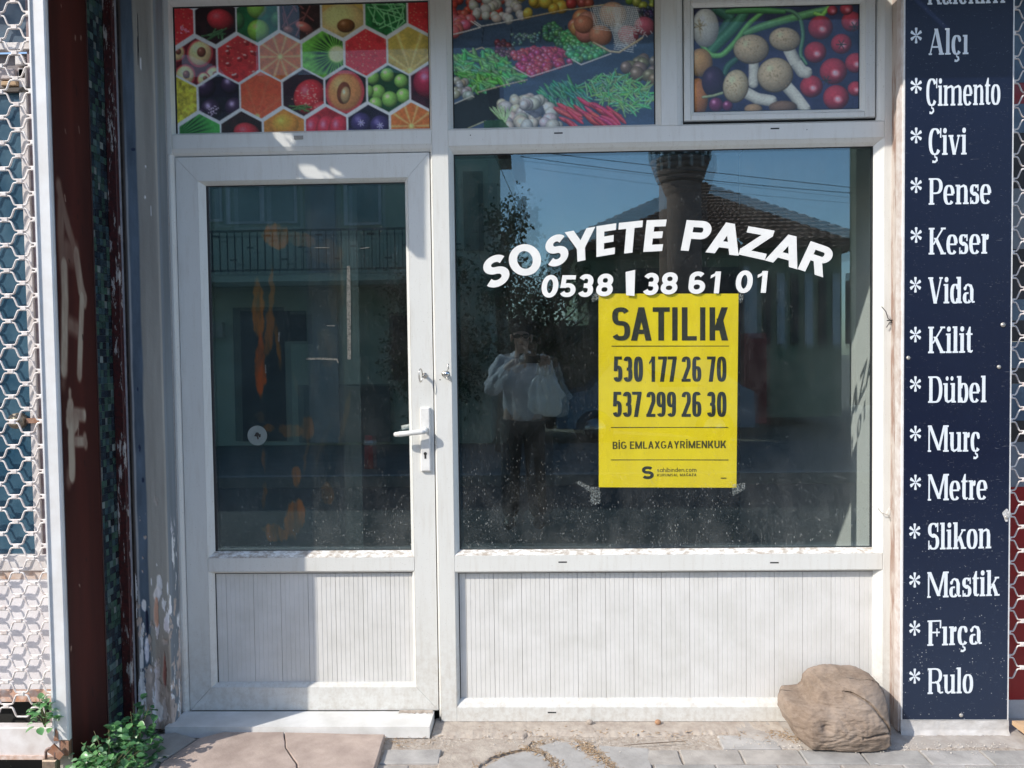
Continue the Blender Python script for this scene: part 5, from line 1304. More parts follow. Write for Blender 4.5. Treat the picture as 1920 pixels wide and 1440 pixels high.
for a in ((299, 1095, 10, 14, (200, 198, 202), .002), (295, 1112, 12, 10, (190, 184, 182), .002), (293, 1150, 8, 16, (176, 138, 118), .002), (306, 1130, 4, 8, (196, 192, 194), .001), (315, 1105, 3, 8, (196, 194, 198), .001), (309, 1262, 6, 22, (128, 84, 74), .006),
          (270, 1135, 10, 8, (190, 188, 196), .001), (275, 1170, 6, 18, (34, 38, 56), .004), (276, 1215, 7, 16, (180, 180, 190), .001), (300, 1330, 14, 14, (182, 176, 172), .002), (264, 120, 2, 8, (190, 190, 196), .001), (258, 65, 1.6, 24, (30, 38, 46), .004), (258, 95, 1.4, 16, (30, 38, 46), .003)):
    spot(*a)
for a in ((258, 730, 3, 3), (262, 842, 3, 5), (268, 900, 4, 3), (260, 838, 2, 2), (250, 280, 8, 2)): spot(*a, (38, 46, 66), .001)
for a in ((273, 312, 2, 2), (272, 370, 3, 2), (283, 395, 1.6, 7), (284, 1090, 1.4, 8)): spot(*a, (205, 205, 206), 0)
pil = thing('pilaster', ((xp0+xp1)/2, -.05, 0), 'blue-grey rendered pilaster left of the door with paint flaking off its foot', 'pilaster')
def pmap(u, v):
    s_ = u/fr; f1 = u <= fr; q = np.clip((u-fr)/(1-fr), 0, 1); rnd_ = .006*np.exp(-((u-fr)/.035)**2)
    x = np.where(f1, xp0+(xp1-xp0)*np.clip(s_, 0, 1), xp1+(xs1-xp1)*q)-rnd_; y = np.where(f1, -ep, -ep+(ep-.004)*q)
    dpt = .0022*(n1-.5)*2+hgt+.0012*(n3_-.5)
    bulge = .012*np.exp(-(((1-v)*2.98-.12)/.16)**2)
    return x, y-dpt+rnd_*.6-bulge*np.where(f1, 1, 0)*(n2), 2.98*(1-v)
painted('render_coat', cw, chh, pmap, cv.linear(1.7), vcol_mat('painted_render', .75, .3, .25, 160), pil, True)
MB().box(xp0+.003, xs1-.004, -ep+.02, .05, 0, 2.97).build('pilaster_core', CONC, pil)
# ragged sealant strip where the pilaster meets the frame
v = []; n = 150; r9 = random.Random(9); off = 0
for i in range(n+1):
    z = .03+2.7*i/n; off = .85*off+r9.uniform(-.0035, .0035); v += [(B_door[0]-.012+off*.6-.004, -.003, z), (B_door[0]-.0095, -.0014, z)]
tag(mk('sealant_strip', v, [(2*i, 2*i+1, 2*i+3, 2*i+2) for i in range(n)], nm('old_sealant', (.62, .61, .60), (.46, .45, .44), 60, .7, .3)), 'ragged pale sealant strip between the blue-grey pilaster and the door frame', 'sealant')

# ---------------------------------------------------------------- rolling grille (left)
GRM = nm('galvanised_paint', (.80, .78, .77), (.58, .50, .47), 60, .45, .1)
RUST = nm('rusty_steel', (.26, .11, .06), (.36, .24, .18), 40, .85, .4)
LEDGE = nm('dusty_white_paint', (.72, .70, .70), (.55, .50, .48), 12, .6, .2)
def strand_mesh(name, ncol, cs, amp, flat, r, m, ph):
    pts = []
    for i in range(ncol):
        s_ = 1 if (i+ph) % 2 else -1; x = i*cs
        pts += [(x-flat/2, 0, s_*amp*.96), (x-flat/2+.004, 0, s_*amp), (x+flat/2-.004, 0, s_*amp), (x+flat/2, 0, s_*amp*.96)]
        if i < ncol-1: xm_ = x+cs/2; d_ = (cs-flat)*.26; pts += [(xm_-d_, 0, s_*amp*.66), (xm_+d_, 0, -s_*amp*.66)]
    mb = MB().tube(pts, r, 6); me = mb.mesh(name, m); me.polygons.foreach_set('use_smooth', [True]*len(me.polygons)); return me
def grille(name, lab, x_r, x_l, z0, z1, e, cs, zs, amp, col0_x, col0_z, group=None):
    """col0: a clip centre; columns go left from it"""
    root = thing(name, ((x_l+x_r)/2, -e, z0), lab, 'rolling grille', group)
    n = int((x_r+.048-x_l-cs*.35)/cs)+1; mesh = [strand_mesh('wire', n, cs, amp, cs*.70, .0030, GRM, p) for p in (0, 1)]
    k0 = int((col0_z-z0)/zs); X0 = col0_x-cs*(n-1-int((x_r-col0_x)/cs+.5)) if False else x_l
    clipm = MB().box(-cs*.19, cs*.19, -.0045, .0045, -zs*.155, zs*.155, .0012).mesh('clip', GRM)
    nst = int((z1-z0)/zs)
    for k in range(nst):
        z = z0+zs*(k+.5); inst('wire', mesh[k % 2], (x_l, -e+random.uniform(-.001, .001), z+random.uniform(-.0007, .0007)), root)
        if k < nst-1:
            for i in range(n):
                # strand k is up at column i when (i+k)%2==1 and strand k+1 is down there
                if (i+k) % 2: inst('clip', clipm, (x_l+i*cs+random.uniform(-.0015, .0015), -e, z+zs/2+random.uniform(-.0008, .0008)), root, (0, random.uniform(-.03, .03), 0))
    return root
cs_, zs_ = .0510, .0407
xc = PX(50.6, 22.5, EG); zc_ = PZ(50.6, 22.5, EG)
gz0 = PZ(40, 1362, EG)+.004; nrow = round((zc_-gz0)/zs_)
gz0a = zc_-nrow*zs_; par = nrow % 2
x_l = xc-cs_*(13 if (13+nrow-1) % 2 else 14)
grl = grille('rolling_grille', 'white honeycomb wire rolling grille over the shop window at the left edge, in full sun', XR-.06, x_l, gz0a-zs_*0, zc_+zs_*5, EG-.012, cs_, zs_, .0152, xc, zc_)
BR = boxo('bottom_rail', x_l-.02, XR-.035, -EG-.005, -EG+.03, PZ(40, 1420, EG), PZ(40, 1363, EG), LEDGE, grl, .003)
boxo('rail_lip', x_l-.02, XR-.035, -EG-.012, -EG-.0055, PZ(40, 1421, EG), PZ(40, 1414, EG), nm('rusty_white', (.66, .55, .50), (.45, .28, .20), 40, .7), grl)
# post with its side return
POST = nm('painted_post', (.74, .755, .77), (.66, .66, .66), 12, .4, .05)
post = thing('grille_post', (XR-.03, -EG, 0), 'white steel guide post of the rolling grille, rusty at its foot', 'post')
zpb = PZ(110, 1386, EG)
xq = PX(81, 720, EG)
boxo('post_face', xq, XR-.002, -EG-.012, -EG+.028, zpb, ZT, POST, post, .004)
boxo('post_channel', xq+.003, xq+.008, -EG-.018, -EG-.012, zpb+.02, ZT, POST, post)
zr = PZ(110, 1345, EG)
MB().prism([(XR-.032, zpb-.05), (XR-.004, zpb-.05), (XR-.004, zpb-.001), (XR-.030, zpb-.001)], -EG-.010, -EG+.02).build('rusty_foot', RUST, post)
v = [(XR-.052, -EG-.0135, zpb+.001), (XR-.034, -EG-.0135, zpb+.001), (XR-.036, -EG-.0135, zpb+.03), (XR-.043, -EG-.0135, zpb+.045)]
mk('rust_patch', v, [(0, 1, 2, 3)], RUST, post)
# shop window behind the grille
lw = thing('grilled_window', (XR-.4, -EG+.08, 0), 'shop window behind the left grille, dusty dark pane over a white lower panel', 'window')
e_b = EG-.058; xl_ = x_l-.05; xr_ = XR-.052
Zy = lambda y: PZ(40, y, e_b)
DUSTG = NT('dusty_dark_glass'); n_ = DUSTG.ramp(DUSTG.noise(9, 5), [(.35, 0), (.7, 1)]); cc_ = DUSTG.mix(n_, s3((40, 74, 96), 1.0), s3((74, 104, 122), 1.0)); DGL = DUSTG.done(DUSTG.pr(cc_, .25, 0, .5))
boxo('window_pane', xl_, xr_, -e_b+.012, -e_b+.018, Zy(1042), Zy(170), DGL, lw)
boxo('window_pane', xl_, xr_, -e_b+.012, -e_b+.018, Zy(84), ZT, nm('upper_dark_glass', s3((22, 40, 66)), s3((70, 96, 116)), 5, .3), lw)
boxo('window_upright', PX(50, 600, e_b), PX(64, 600, e_b), -e_b, -e_b+.02, Zy(1044), Zy(128), LEDGE, lw, .002)
boxo('window_upright', PX(64.5, 600, e_b), xr_+.004, -e_b+.008, -e_b+.022, Zy(1380), Zy(-60), nm('purple_grey_steel', (.30, .26, .29), (.24, .17, .17), 30, .7), lw)
boxo('window_transom', xl_, xr_, -e_b-.002, -e_b+.02, Zy(93), Zy(79), LEDGE, lw, .002)
boxo('window_sill', xl_, xr_, -e_b-.008, -e_b+.02, Zy(1070), Zy(1040), LEDGE, lw, .003)
boxo('sill_underside', xl_, xr_, -e_b-.001, -e_b+.02, Zy(1086), Zy(1070.5), nm('peach_brick', (.50, .33, .24), (.62, .56, .52), 25, .8), lw)
boxo('lower_panel', xl_, xr_-.0, -e_b, -e_b+.02, Zy(1292), Zy(1086.5), nm('white_sheet', (.76, .74, .76), (.66, .63, .65), 6, .5), lw)
boxo('rusty_base', xl_, xr_, -e_b+.001, -e_b+.02, Zy(1316), Zy(1292.5), nm('rust_and_paint', (.50, .24, .13), (.66, .56, .52), 30, .8), lw)
boxo('base_void', xl_, XR-.05, -e_b+.05, -e_b+.055, -.02, Zy(1316.5), DARK, lw)
# rubble and tins on the ledge between the two panes
bk_ = boxo('shelf_back', xl_, xr_, -e_b+.03, -e_b+.036, Zy(170), Zy(94), nm('dusty_back', (.20, .19, .20), (.34, .30, .30), 16, .9), lw)
PK = nm('pink_rubble', (.56, .50, .50), (.40, .34, .34), 20, .8, .4); TN = nm('tan_board', (.52, .36, .22), (.44, .30, .18), 10, .8)
for k, (pa, pb, ya, yb, m_, lb) in enumerate(((28, 42, 122, 104, LEDGE, 'small white carton on the ledge behind the left grille'), (2, 30, 150, 130, PK, 'pinkish brick end lying on the ledge behind the left grille, left one'), (32, 48, 148, 128, PK, 'pinkish brick end behind the left grille, next to the white upright'),
                                        (4, 34, 162, 153, TN, 'tan wooden batten on the ledge behind the left grille'))):
    tag(boxo('carton' if k == 0 else ('brick_end' if k < 3 else 'wood_batten'), PX(pa, 130, e_b), PX(pb, 130, e_b), -e_b-.0-.01*(k % 2), -e_b+.026, Zy(ya), Zy(yb), m_, None, .003), lb, ['carton', 'brick', 'brick', 'batten'][k])
boxo('ledge', xl_, xr_, -e_b-.004, -e_b+.028, Zy(172), Zy(164), nm('dark_ledge', (.10, .085, .075), None, 30, .8), lw)
# bolt lock seen through the mesh
x, z = P(26, 790, EG-.03)
lk = thing('grille_lock', (x, -EG+.03, z), 'round brass-faced lock bolted behind the left grille', 'lock')
MB().cyl((x, -EG+.062, z), (x, -EG+.035, z), .027, .025, 22).build('lock_housing', nm('aged_steel', (.20, .17, .14), (.34, .30, .24), 60, .5, metal=.8), lk, True)
MB().cyl((x, -EG+.036, z), (x, -EG+.026, z), .015, .013, 20).build('lock_face', nm('dull_brass', (.62, .55, .38), (.46, .40, .28), 70, .35, metal=.8), lk, True)
boxo('lock_bar', x+.03, x+.085, -EG+.046, -EG+.056, z-.008, z+.008, RUST, lk)
# padlock
x, z = P(95, 1424, EG+.03); pl = thing('padlock', (x, -EG-.03, z), 'old brass padlock hanging from the foot of the grille post by the weeds', 'padlock')
BRS = nm('weathered_brass', (.34, .27, .20), (.22, .17, .14), 60, .55, .2, metal=.6)
y0p = -EG-.03
MB().box(x-.024, x+.024, y0p-.011, y0p+.011, z-.035, z+.002, .004).build('lock_body', BRS, pl)
sh = [(x-.015, y0p, z)]+[(x+.015*math.cos(a), y0p+.002*math.sin(a*2), z+.022+.016*math.sin(a)) for a in [math.pi-k*math.pi/10 for k in range(11)]]+[(x+.015, y0p, z)]
MB().tube(sh, .0042, 8).build('shackle', nm('rusty_shackle', (.20, .11, .09), (.30, .22, .20), 60, .6, metal=.4), pl, True)
MB().prism([(x-.012, z+.028), (x+.03, z+.0), (x+.046, z+.018), (x+.012, z+.052)], y0p-.003, y0p+.003).build('hasp', RUST, pl)

# ================================================================== right side: sign board and grille
es = .10
Zs = lambda y, px=1790: PZ(px, y, es)
xs0, xs1_ = PX(1692.5, 700, es), PX(1897, 700, es); zs0 = PZ(1790, 1349, es); zs1 = 2.86
sg = thing('sign_board', ((xs0+xs1_)/2, -es, zs0), 'tall dark blue sign board listing hardware goods in white letters, right of the window', 'sign')
t = NT('navy_print'); k1 = t.ramp(t.noise(5, 6, .7), [(.3, 0), (.8, 1)]); z = t.sep()[2]; fade = t.ramp(z, [(.2, 1), (2.0, .0)])
c = t.mix(t.math('MULTIPLY', k1, .5), s3((7, 17, 44)), s3((16, 28, 54))); c = t.mix(t.math('MULTIPLY', fade, .75), c, s3((38, 51, 72)))
vo = t.n('TexVoronoi'); vo.inputs['Scale'].default_value = 85; t.l(t.pos, vo.inputs['Vector'])
spk = t.math('MULTIPLY', t.ramp(vo.outputs['Distance'], [(.08, 1), (.2, 0)]), t.ramp(t.noise(24, 4, .7), [(.47, 0), (.60, 1)])); spk = t.math('MULTIPLY', spk, t.ramp(z, [(.3, .9), (1.6, .15)]))
c = t.mix(t.math('MULTIPLY', spk, .9), c, (.50, .52, .55))
scr = t.ramp(t.noise(90, 3, .5, (.25, 1, 2.2), 2.0), [(.70, 0), (.735, 1)]); c = t.mix(t.math('MULTIPLY', scr, .35), c, (.40, .42, .46))
NAVY = t.done(t.pr(c, .38, 0, .4, t.bump(t.noise(30, 4), .08, .003)))
boxo('sign_panel', xs0+.005, xs1_-.006, -es, -es+.02, zs0+.0, zs1, NAVY, sg)
boxo('sign_border', xs0, xs1_, -es+.0015, -es+.021, zs0-.003, zs1+.003, nm('white_edge', (.80, .80, .80), None, 30, .5), sg)
SL = Glyphs(.172, .062, 2.3, slab=.058, sh=.066, xh=.735)
LET = nm('white_print', (.74, .80, .86), (.68, .74, .80), 40, .5)
SW = {'': .56, 'A': .78, 'Ç': .66, 'P': .70, 'K': .84, 'V': .74, 'D': .74, 'M': 1.08, 'S': .60, 'F': .66, 'R': .80, 'a': .60, 'ç': .52, 'e': .56, 'n': .64, 'm': .70, 'o': .56, 's': .48, 'u': .66, 'ü': .66, 'b': .60, 'd': .60, 'k': .66, 'v': .62, 'r': .5, 't': .4}
rows_ = [('Kalekim', 297, 733, -124, 27, 0, None, 1), ('Alçı', 303, 527, 162, 310, 0, 200, 1), ('Çimento', 290, 706, 442, 597, 0, 482, 1), ('Çivi', 303, 517, 722, 873, 0, 762, 1), ('Pense', 303, 655, 1003, 1152, 0, 1042, 1), ('Keser', 303, 641, 1282, 1432, 0, 1322, 1),
         ('Vida', 300, 562, 120, 268, 480, 162, 1), ('Kilit', 300, 550, 398, 547, 480, 442, 1), ('Dübel', 300, 628, 677, 826, 480, 720, 1), ('Murç', 298, 595, 953, 1102, 480, 998, 1), ('Metre', 298, 633, 1228, 1376, 480, 1273, 1),
         ('Slikon', 297, 655, 62, 212, 960, 107, 1), ('Mastik', 295, 700, 338, 483, 960, 382, 1), ('Fırça', 296, 602, 610, 753, 960, 653, 1), ('Rulo', 297, 553, 879, 1024, 960, 923, 1)]
for txt, xa, xb, yt, yb, off, ast, _ in rows_:
    A_ = P(1640+xa/3, yb/3+off, es); Bb = P(1640+xb/3, yb/3+off, es); T_ = P(1640+xa/3, yt/3+off, es)
    rise = {'Slikon': .004, 'Mastik': .007, 'Fırça': .006, 'Rulo': .004, 'Metre': .003}.get(txt, 0)
    word(txt, SL, A_[0], Bb[0], A_[1], T_[1], -es-.0004, LET, sg, SW, .045, rise=rise)
    if ast is not None:
        cx_, cz__ = P(1640+(233 if off == 0 else 229 if off == 480 else 225)/3, ast/3+off, es); rr2 = .0275
        GLY[0] = SL; it, _w = SL.get('*'); glyph_mesh(it, lambda x, z: (cx_+(x-.5)*2*rr2*.76, cz__+(z-.5)*2*rr2), -es-.0004).build('asterisk', LET, sg)
SCRW = nm('screw_head', (.62, .60, .56), (.4, .38, .35), 90, .4, metal=.5)
for k, (px, py) in enumerate(((1880, 609), (1873, 688), (1703, 671), (1887, 970), (1802, 1341))):
    x, z = P(px, py, es); MB().cyl((x, -es-.003, z), (x, -es, z), .006 if k else .0085, .0075, 12).build('screw', SCRW, sg, True)
x, z = P(1887, 966, es)
mk('torn_hole', [(x+(.013+.004*math.sin(a*3))*math.cos(a), -es-.0008, z+(.022+.003*math.cos(a*4))*math.sin(a)) for a in [i*.45 for i in range(14)]], [tuple(range(14))], nm('torn_filler', (.66, .66, .66), (.3, .3, .3), 120, .8), sg)
# wall stub that carries the sign
PLS = nm('lime_plaster', (.60, .59, .58), (.48, .46, .44), 16, .85, .5, bd=.004, bs=60)
stub = thing('wall_pier', ((xs0+xs1_)/2, -.04, 0), 'pale plastered wall pier showing below the blue sign board', 'wall')
v = []; f = []; NXp, NZp = 26, 8
for j in range(NZp+1):
    for i in range(NXp+1):
        x = xs0-.001+(xs1_-xs0+.004)*i/NXp; z = -.03+(zs0-.004+.03)*j/NZp; v.append((x, -es+.006-(.006+.010*random.random())*(1 if j < 3 else .25)-.02*max(0, .03-z), z))
for j in range(NZp):
    for i in range(NXp): a = j*(NXp+1)+i; f.append((a, a+1, a+NXp+2, a+NXp+1))
mk('plaster_foot', v, f, PLS, stub, True)
boxo('pier_core', xs0+.004, xs1_-.002, -es+.0215, .06, -.02, 3.3, PLS, stub)
xA, xB = xR1+.001, xs0
t = NT('stained_edge'); c = t.mix(t.ramp(t.noise(30, 6, .7, (1, 1, .2)), [(.42, 0), (.6, 1)]), (.52, .46, .42), (.30, .20, .16)); EDG = t.done(t.pr(c, .7, 0, .3, t.bump(t.noise(80, 5), .4, .003)))
boxo('pier_edge', xA+.003, xs0+.003, -.055, .02, -.02, 3.2, EDG, stub, .004)
boxo('edge_strip', xs0-.006, xs0+.003, -es+.012, -.056, zs0-.05, 3.2, nm('off_white_strip', (.62, .58, .56), (.50, .42, .38), 30, .7), stub)
# grille and red shutter right of the sign
xg = xs1_+.004
rg = grille('rolling_grille', 'rolling grille over a dark and red shop front at the right edge', 2.10, xg+.012, .17, 2.75, .06, .058, .0432, .0165, 0, 0)
rs = thing('red_shopfront', (1.95, .03, 0), 'red and blue shop front panels behind the grille at the right edge', 'shop front')
RX0, RX1 = xs1_-.001, 2.5; Zr = lambda y: PZ(1912, y, 0)
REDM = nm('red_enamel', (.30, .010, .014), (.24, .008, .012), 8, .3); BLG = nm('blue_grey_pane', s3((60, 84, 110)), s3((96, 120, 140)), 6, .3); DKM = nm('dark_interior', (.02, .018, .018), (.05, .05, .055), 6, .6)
for ya, yb, m_ in ((150, -120, BLG), (190, 150, REDM), (245, 190, BLG), (350, 245, DKM), (465, 350, nm('mid_grey_pane', (.22, .25, .28), None, 9, .6)), (560, 465, DKM), (600, 560, BLG), (640, 600, DKM), (690, 640, BLG), (720, 690, DKM), (790, 720, BLG), (830, 790, DKM), (915, 830, nm('slate_pane', (.20, .24, .30), None, 9, .5)), (1318, 915, REDM), (1375, 1318, nm('pale_plinth', (.55, .55, .56), None, 20, .8))):  # stacked panels in flat blue, red, dark and grey
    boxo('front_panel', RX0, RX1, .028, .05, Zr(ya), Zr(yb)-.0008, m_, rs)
boxo('side_return', RX0-.004, RX0+.003, -.05, .028, 0, 2.9, nm('grey_return', (.34, .32, .30), None, 20, .8), rs)
x0, y0 = G(1898, 1376); 
MB().add([(xs1_+.012, -.10, .035), (xs1_+.10, -.10, .035), (xs1_+.10, -.30, .006), (xs1_+.045, -.24, .006), (xs1_+.012, -.10, .02), (xs1_+.045, -.24, -.008), (xs1_+.10, -.30, -.008)], [(0, 3, 2, 1), (0, 4, 5, 3), (3, 5, 6, 2)])
tag(MB().add([(xs1_+.012, -.10, .035), (xs1_+.16, -.10, .035), (xs1_+.16, -.26, .010), (xs1_+.042, -.20, .010), (xs1_+.012, -.10, .02), (xs1_+.042, -.20, -.004), (xs1_+.16, -.26, -.004)], [(0, 3, 2, 1), (0, 4, 5, 3), (3, 5, 6, 2)]).build('wood_board', TN), 'tan board lying on the ground at the foot of the red shop front', 'board')

# ================================================================== wood block
sil = [(1463, 1322), (1468, 1312), (1482, 1312), (1505, 1309), (1517, 1300), (1524, 1283), (1540, 1270), (1565, 1262), (1592, 1258), (1618, 1261), (1640, 1262), (1657, 1268), (1664, 1280), (1670, 1296), (1671, 1320), (1670, 1345), (1672, 1370), (1670, 1392), (1662, 1404), (1640, 1408), (1600, 1409), (1560, 1408), (1520, 1406), (1502, 1404), (1486, 1392), (1470, 1366), (1462, 1345)]
LE = .22
sil = [(1672-(1672-a)*.90, 1409-(1409-b)*.83) for a, b in sil]; sp_ = [P(a, b, LE) for a, b in sil]; cx, cz = P(1582, 1345, LE)
NA, NL = 260, 44; v = []; f = []
def rad(a):
    d = (math.cos(a), math.sin(a)); best = 0; n = len(sp_)
    for i in range(n):
        x1, z1 = sp_[i][0]-cx, sp_[i][1]-cz; x2, z2 = sp_[(i+1) % n][0]-cx, sp_[(i+1) % n][1]-cz
        den = d[0]*(z2-z1)-d[1]*(x2-x1)
        if abs(den) < 1e-9: continue
        t_ = (x1*(z2-z1)-z1*(x2-x1))/den; s_ = (x1*d[1]-z1*d[0])/den
        if t_ > 0 and -1e-6 <= s_ <= 1+1e-6: best = max(best, t_)
    return best
from mathutils import noise as mn
prof_ = []                                            # (depth e, scale) from front centre to the back
for k in range(60): q = k/60; prof_.append((.252-.018*q**3, q*.93))
for k in range(7): a = k/6*math.pi/2; prof_.append((.234-.03+.03*math.cos(a)-.0, .93+.075*math.sin(a)))
for k in range(1, 20): q = k/19; prof_.append((.204-.182*q, 1.005-.10*q**2.2))
prof_.append((.018, .6)); prof_.append((.016, .0))
NL = len(prof_); rads = [rad(2*math.pi*i/NA) for i in range(NA)]
for k, (e, s_) in enumerate(prof_):
    for i in range(NA):
        a = 2*math.pi*i/NA; r_ = rads[i]*s_; x = cx+math.cos(a)*r_; z = cz+math.sin(a)*r_; tl = 0
        # the block leans back: upper part recedes, broad front face tilts up to the sun; left lobe sits further back
        up_ = (z-.0)/.3; e2 = e-(max(0, up_-.25))*(.12 if x < cx-.05 else .12-.09*min(1, (x-cx+.05)/.12))*(1 if e > .1 else e/.1); lf = max(0, (PX(1520, 1350, LE)-x)/.11); e2 -= min(1.0, lf)*.055*(1 if e > .1 else 0)
        pnt = Vector((x*1.0, e2, z)); g = mn.fractal(pnt*7, 1, 2, 4)*.010+mn.fractal(Vector((x*26, e2*20, z*60)), .7, 2.2, 5)*.0030
        # arc-shaped drying cracks and ridges of the grain around a knot
        kx, kz = x-PX(1548, 1358, LE), z-PZ(1548, 1358, LE); rk = math.hypot(kx*.85, kz*1.25)
        ridge = math.sin(rk*300+mn.noise(Vector((x*16, z*16, 0)))*6)*.0011*math.exp(-(rk/.12)**2)
        knot = -.016*math.exp(-(((kx+.01)*.75+kz*.5)/.016)**2-(kx*.6-kz)**2/.0006)
        c1_ = math.hypot(x-PX(1560, 1400, LE), z-PZ(1560, 1400, LE)*1.0)-.198-.012*mn.noise(Vector((x*9, z*9, 3)))
        crack = -.017*math.exp(-(c1_/.0032)**2)*(1 if (x > PX(1580, 1300, LE) and z < PZ(1600, 1298, LE) and z > PZ(1600, 1392, LE)) else 0)
        c2_k = z-(PZ(1600, 1375, LE)+(x-cx)*.05+.008*mn.noise(Vector((x*12, 0, 1)))); crack2 = -.014*math.exp(-(c2_k/.0032)**2)*(1 if x > PX(1610, 1300, LE) else 0)
        e2 -= max(0, c1_)*.55*(1 if k < 66 else .5)
        face = 1.0 if k < 66 else .4
        dd_ = (ridge+knot+crack+crack2)*face+g
        rr3 = math.hypot(x-cx, z-cz) or 1
        if k < 64: v.append((x, -(e2+dd_), max(z, GZ-.004)))
        else: v.append((x+(x-cx)/rr3*g, -(e2+dd_*.5), max(z+(z-cz)/rr3*g, GZ-.004)))
for k in range(NL-1):
    for i in range(NA): f.append((k*NA+i, k*NA+(i+1) % NA, (k+1)*NA+(i+1) % NA, (k+1)*NA+i))
t = NT('weathered_wood'); gr = t.noise(14, 8, .75, (1, 1, 2.6), 1.2); gr2 = t.noise(60, 6, .7, (1, 1, 3.5), .6)
c = t.mix(t.ramp(gr, [(.32, 0), (.68, 1)]), (.31, .245, .195), (.20, .15, .115)); c = t.mix(t.ramp(gr2, [(.45, 0), (.75, 1)]), c, (.19, .14, .105)); c = t.mix(t.math('MULTIPLY', t.ramp(t.noise(150, 4, .6, (.5, 1, 3.2), 1.0), [(.60, 0), (.68, 1)]), .6), c, (.10, .07, .05)); c = t.mix(t.ramp(t.noise(4, 4), [(.45, 0), (.7, 1)]), c, (.40, .335, .285))
WOOD = t.done(t.pr(c, .9, 0, .2, t.bump(gr2, .5, .004)))
tag(mk('wood_block', v, f, WOOD, None, True), 'weathered brown chunk of tree trunk resting against the panelling beside the blue sign', 'wood block')

# ================================================================== weeds
def leaf_mesh(name, L, W_, fold, droop, m):
    v = []; n = 5
    for i in range(n+1):
        q = i/n; w_ = W_*math.sin(math.pi*min(1, q*.93+.07))**.75*(1 if q < .999 else 0.02); z = -droop*q*q
        v += [(q*L, -w_/2, z+fold*w_), (q*L, 0, z), (q*L, w_/2, z+fold*w_)]
    f = []
    for i in range(n): a = i*3; f += [(a, a+1, a+4, a+3), (a+1, a+2, a+5, a+4)]
    me = bpy.data.meshes.new(name); me.from_pydata(v, [], f); me.materials.append(m); me.polygons.foreach_set('use_smooth', [True]*len(f)); me.update(); return me
def leafm(name, c1_, c2_):
    t = NT(name); c = t.mix(t.ramp(t.noise(40, 3), [(.35, 0), (.65, 1)]), c1_, c2_)
    b = t.pr(c, .32, 0, .7); tr = t.n('BsdfTranslucent'); t.l(c, tr.inputs[0]); mx = t.n('MixShader'); mx.inputs[0].default_value = .3; t.l(b.outputs[0], mx.inputs[1]); t.l(tr.outputs[0], mx.inputs[2]); t.l(mx.outputs[0], t.out.inputs[0]); return t.m
LG = [leafm('leaf_green', (.13, .34, .12), (.19, .42, .16)), leafm('leaf_dark', (.06, .18, .07), (.09, .23, .09)), leafm('leaf_pale', (.26, .46, .24), (.33, .52, .30))]
LM = [leaf_mesh('leaf', .022*s_, .0185*s_, .22, .006, LG[k]) for s_, k in ((1, 0), (1.25, 0), (.8, 1), (1.1, 1), (.85, 2), (1.35, 1))]
STM = nm('weed_stem', (.10, .16, .05), (.16, .12, .07), 60, .7)
def weed(name, lab, base, rx, ry, rz, n, lean=(0, 0), pick=None, cat='weed', stems=9, lm=LM):
    root = thing(name, base, lab, cat, None); R = random.Random(int(base[0]*999)); mb = MB()
    for k in range(stems):
        a = R.uniform(0, 6.28); q = R.uniform(.3, .95); tip = (base[0]+rx*math.cos(a)*q+lean[0], base[1]+ry*math.sin(a)*q+lean[1], base[2]+rz*math.sqrt(max(.05, 1-q*q)))
        mb.tube([base, ((base[0]*.6+tip[0]*.4), (base[1]*.6+tip[1]*.4), base[2]+(tip[2]-base[2])*.6), tip], [.002, .0016, .0008], 5)
    mb.build('stem', STM, root, True)
    for k in range(n):
        u = R.uniform(0, 6.28); b = math.asin(R.uniform(.02, 1)); q = R.uniform(.55, 1.03)
        p = (base[0]+lean[0]*math.sin(b)+rx*math.cos(u)*math.cos(b)*q, base[1]+lean[1]*math.sin(b)+ry*math.sin(u)*math.cos(b)*q, max(.006, base[2]+rz*math.sin(b)*q+R.uniform(-.006, .006)))
        o = inst('leaf', R.choice(lm) if pick is None else lm[R.choice(pick)], p, root, (R.gauss(0, .35), R.gauss(-.1, .4), u+R.gauss(0, .9)))
    return root
gx_, gy_ = -1.405, -.46
weed('weed_clump', 'bushy green weed spilling over the pavement in front of the brown panel, half in sun', (gx_, gy_, GZ), .13, .12, .20, 300, (.0, .0), stems=14)
gx2, gy2 = -1.385, -.33
weed('weed_clump', 'dark weed with longer leaves growing in the shaded corner behind the sunlit clump', (gx2, gy2, GZ), .085, .09, .235, 170, (.01, 0), pick=(1, 2, 3, 5), stems=7)
px_, pz_ = P(86, 1345, EG+.02)
weed('weed_sprig', 'sparse weed sprig growing up through the foot of the left grille', (px_-.0, -EG-.025, pz_-.03), .042, .022, .115, 46, (-.006, 0), pick=(0, 1, 4, 2), stems=6)
weed('weed_clump', 'low bright green weed leaves at the sunlit front edge of the bushy clump', (-1.41, -.52, GZ), .13, .085, .13, 220, stems=8, pick=(0, 1, 4, 4))
gx3, gy3 = G(8, 1436, .01)
weed('weed_sprig', 'tiny weed under the bottom rail of the left grille', (gx3-.0, gy3+.03, .0), .05, .03, .035, 24, pick=(2, 4), stems=4)
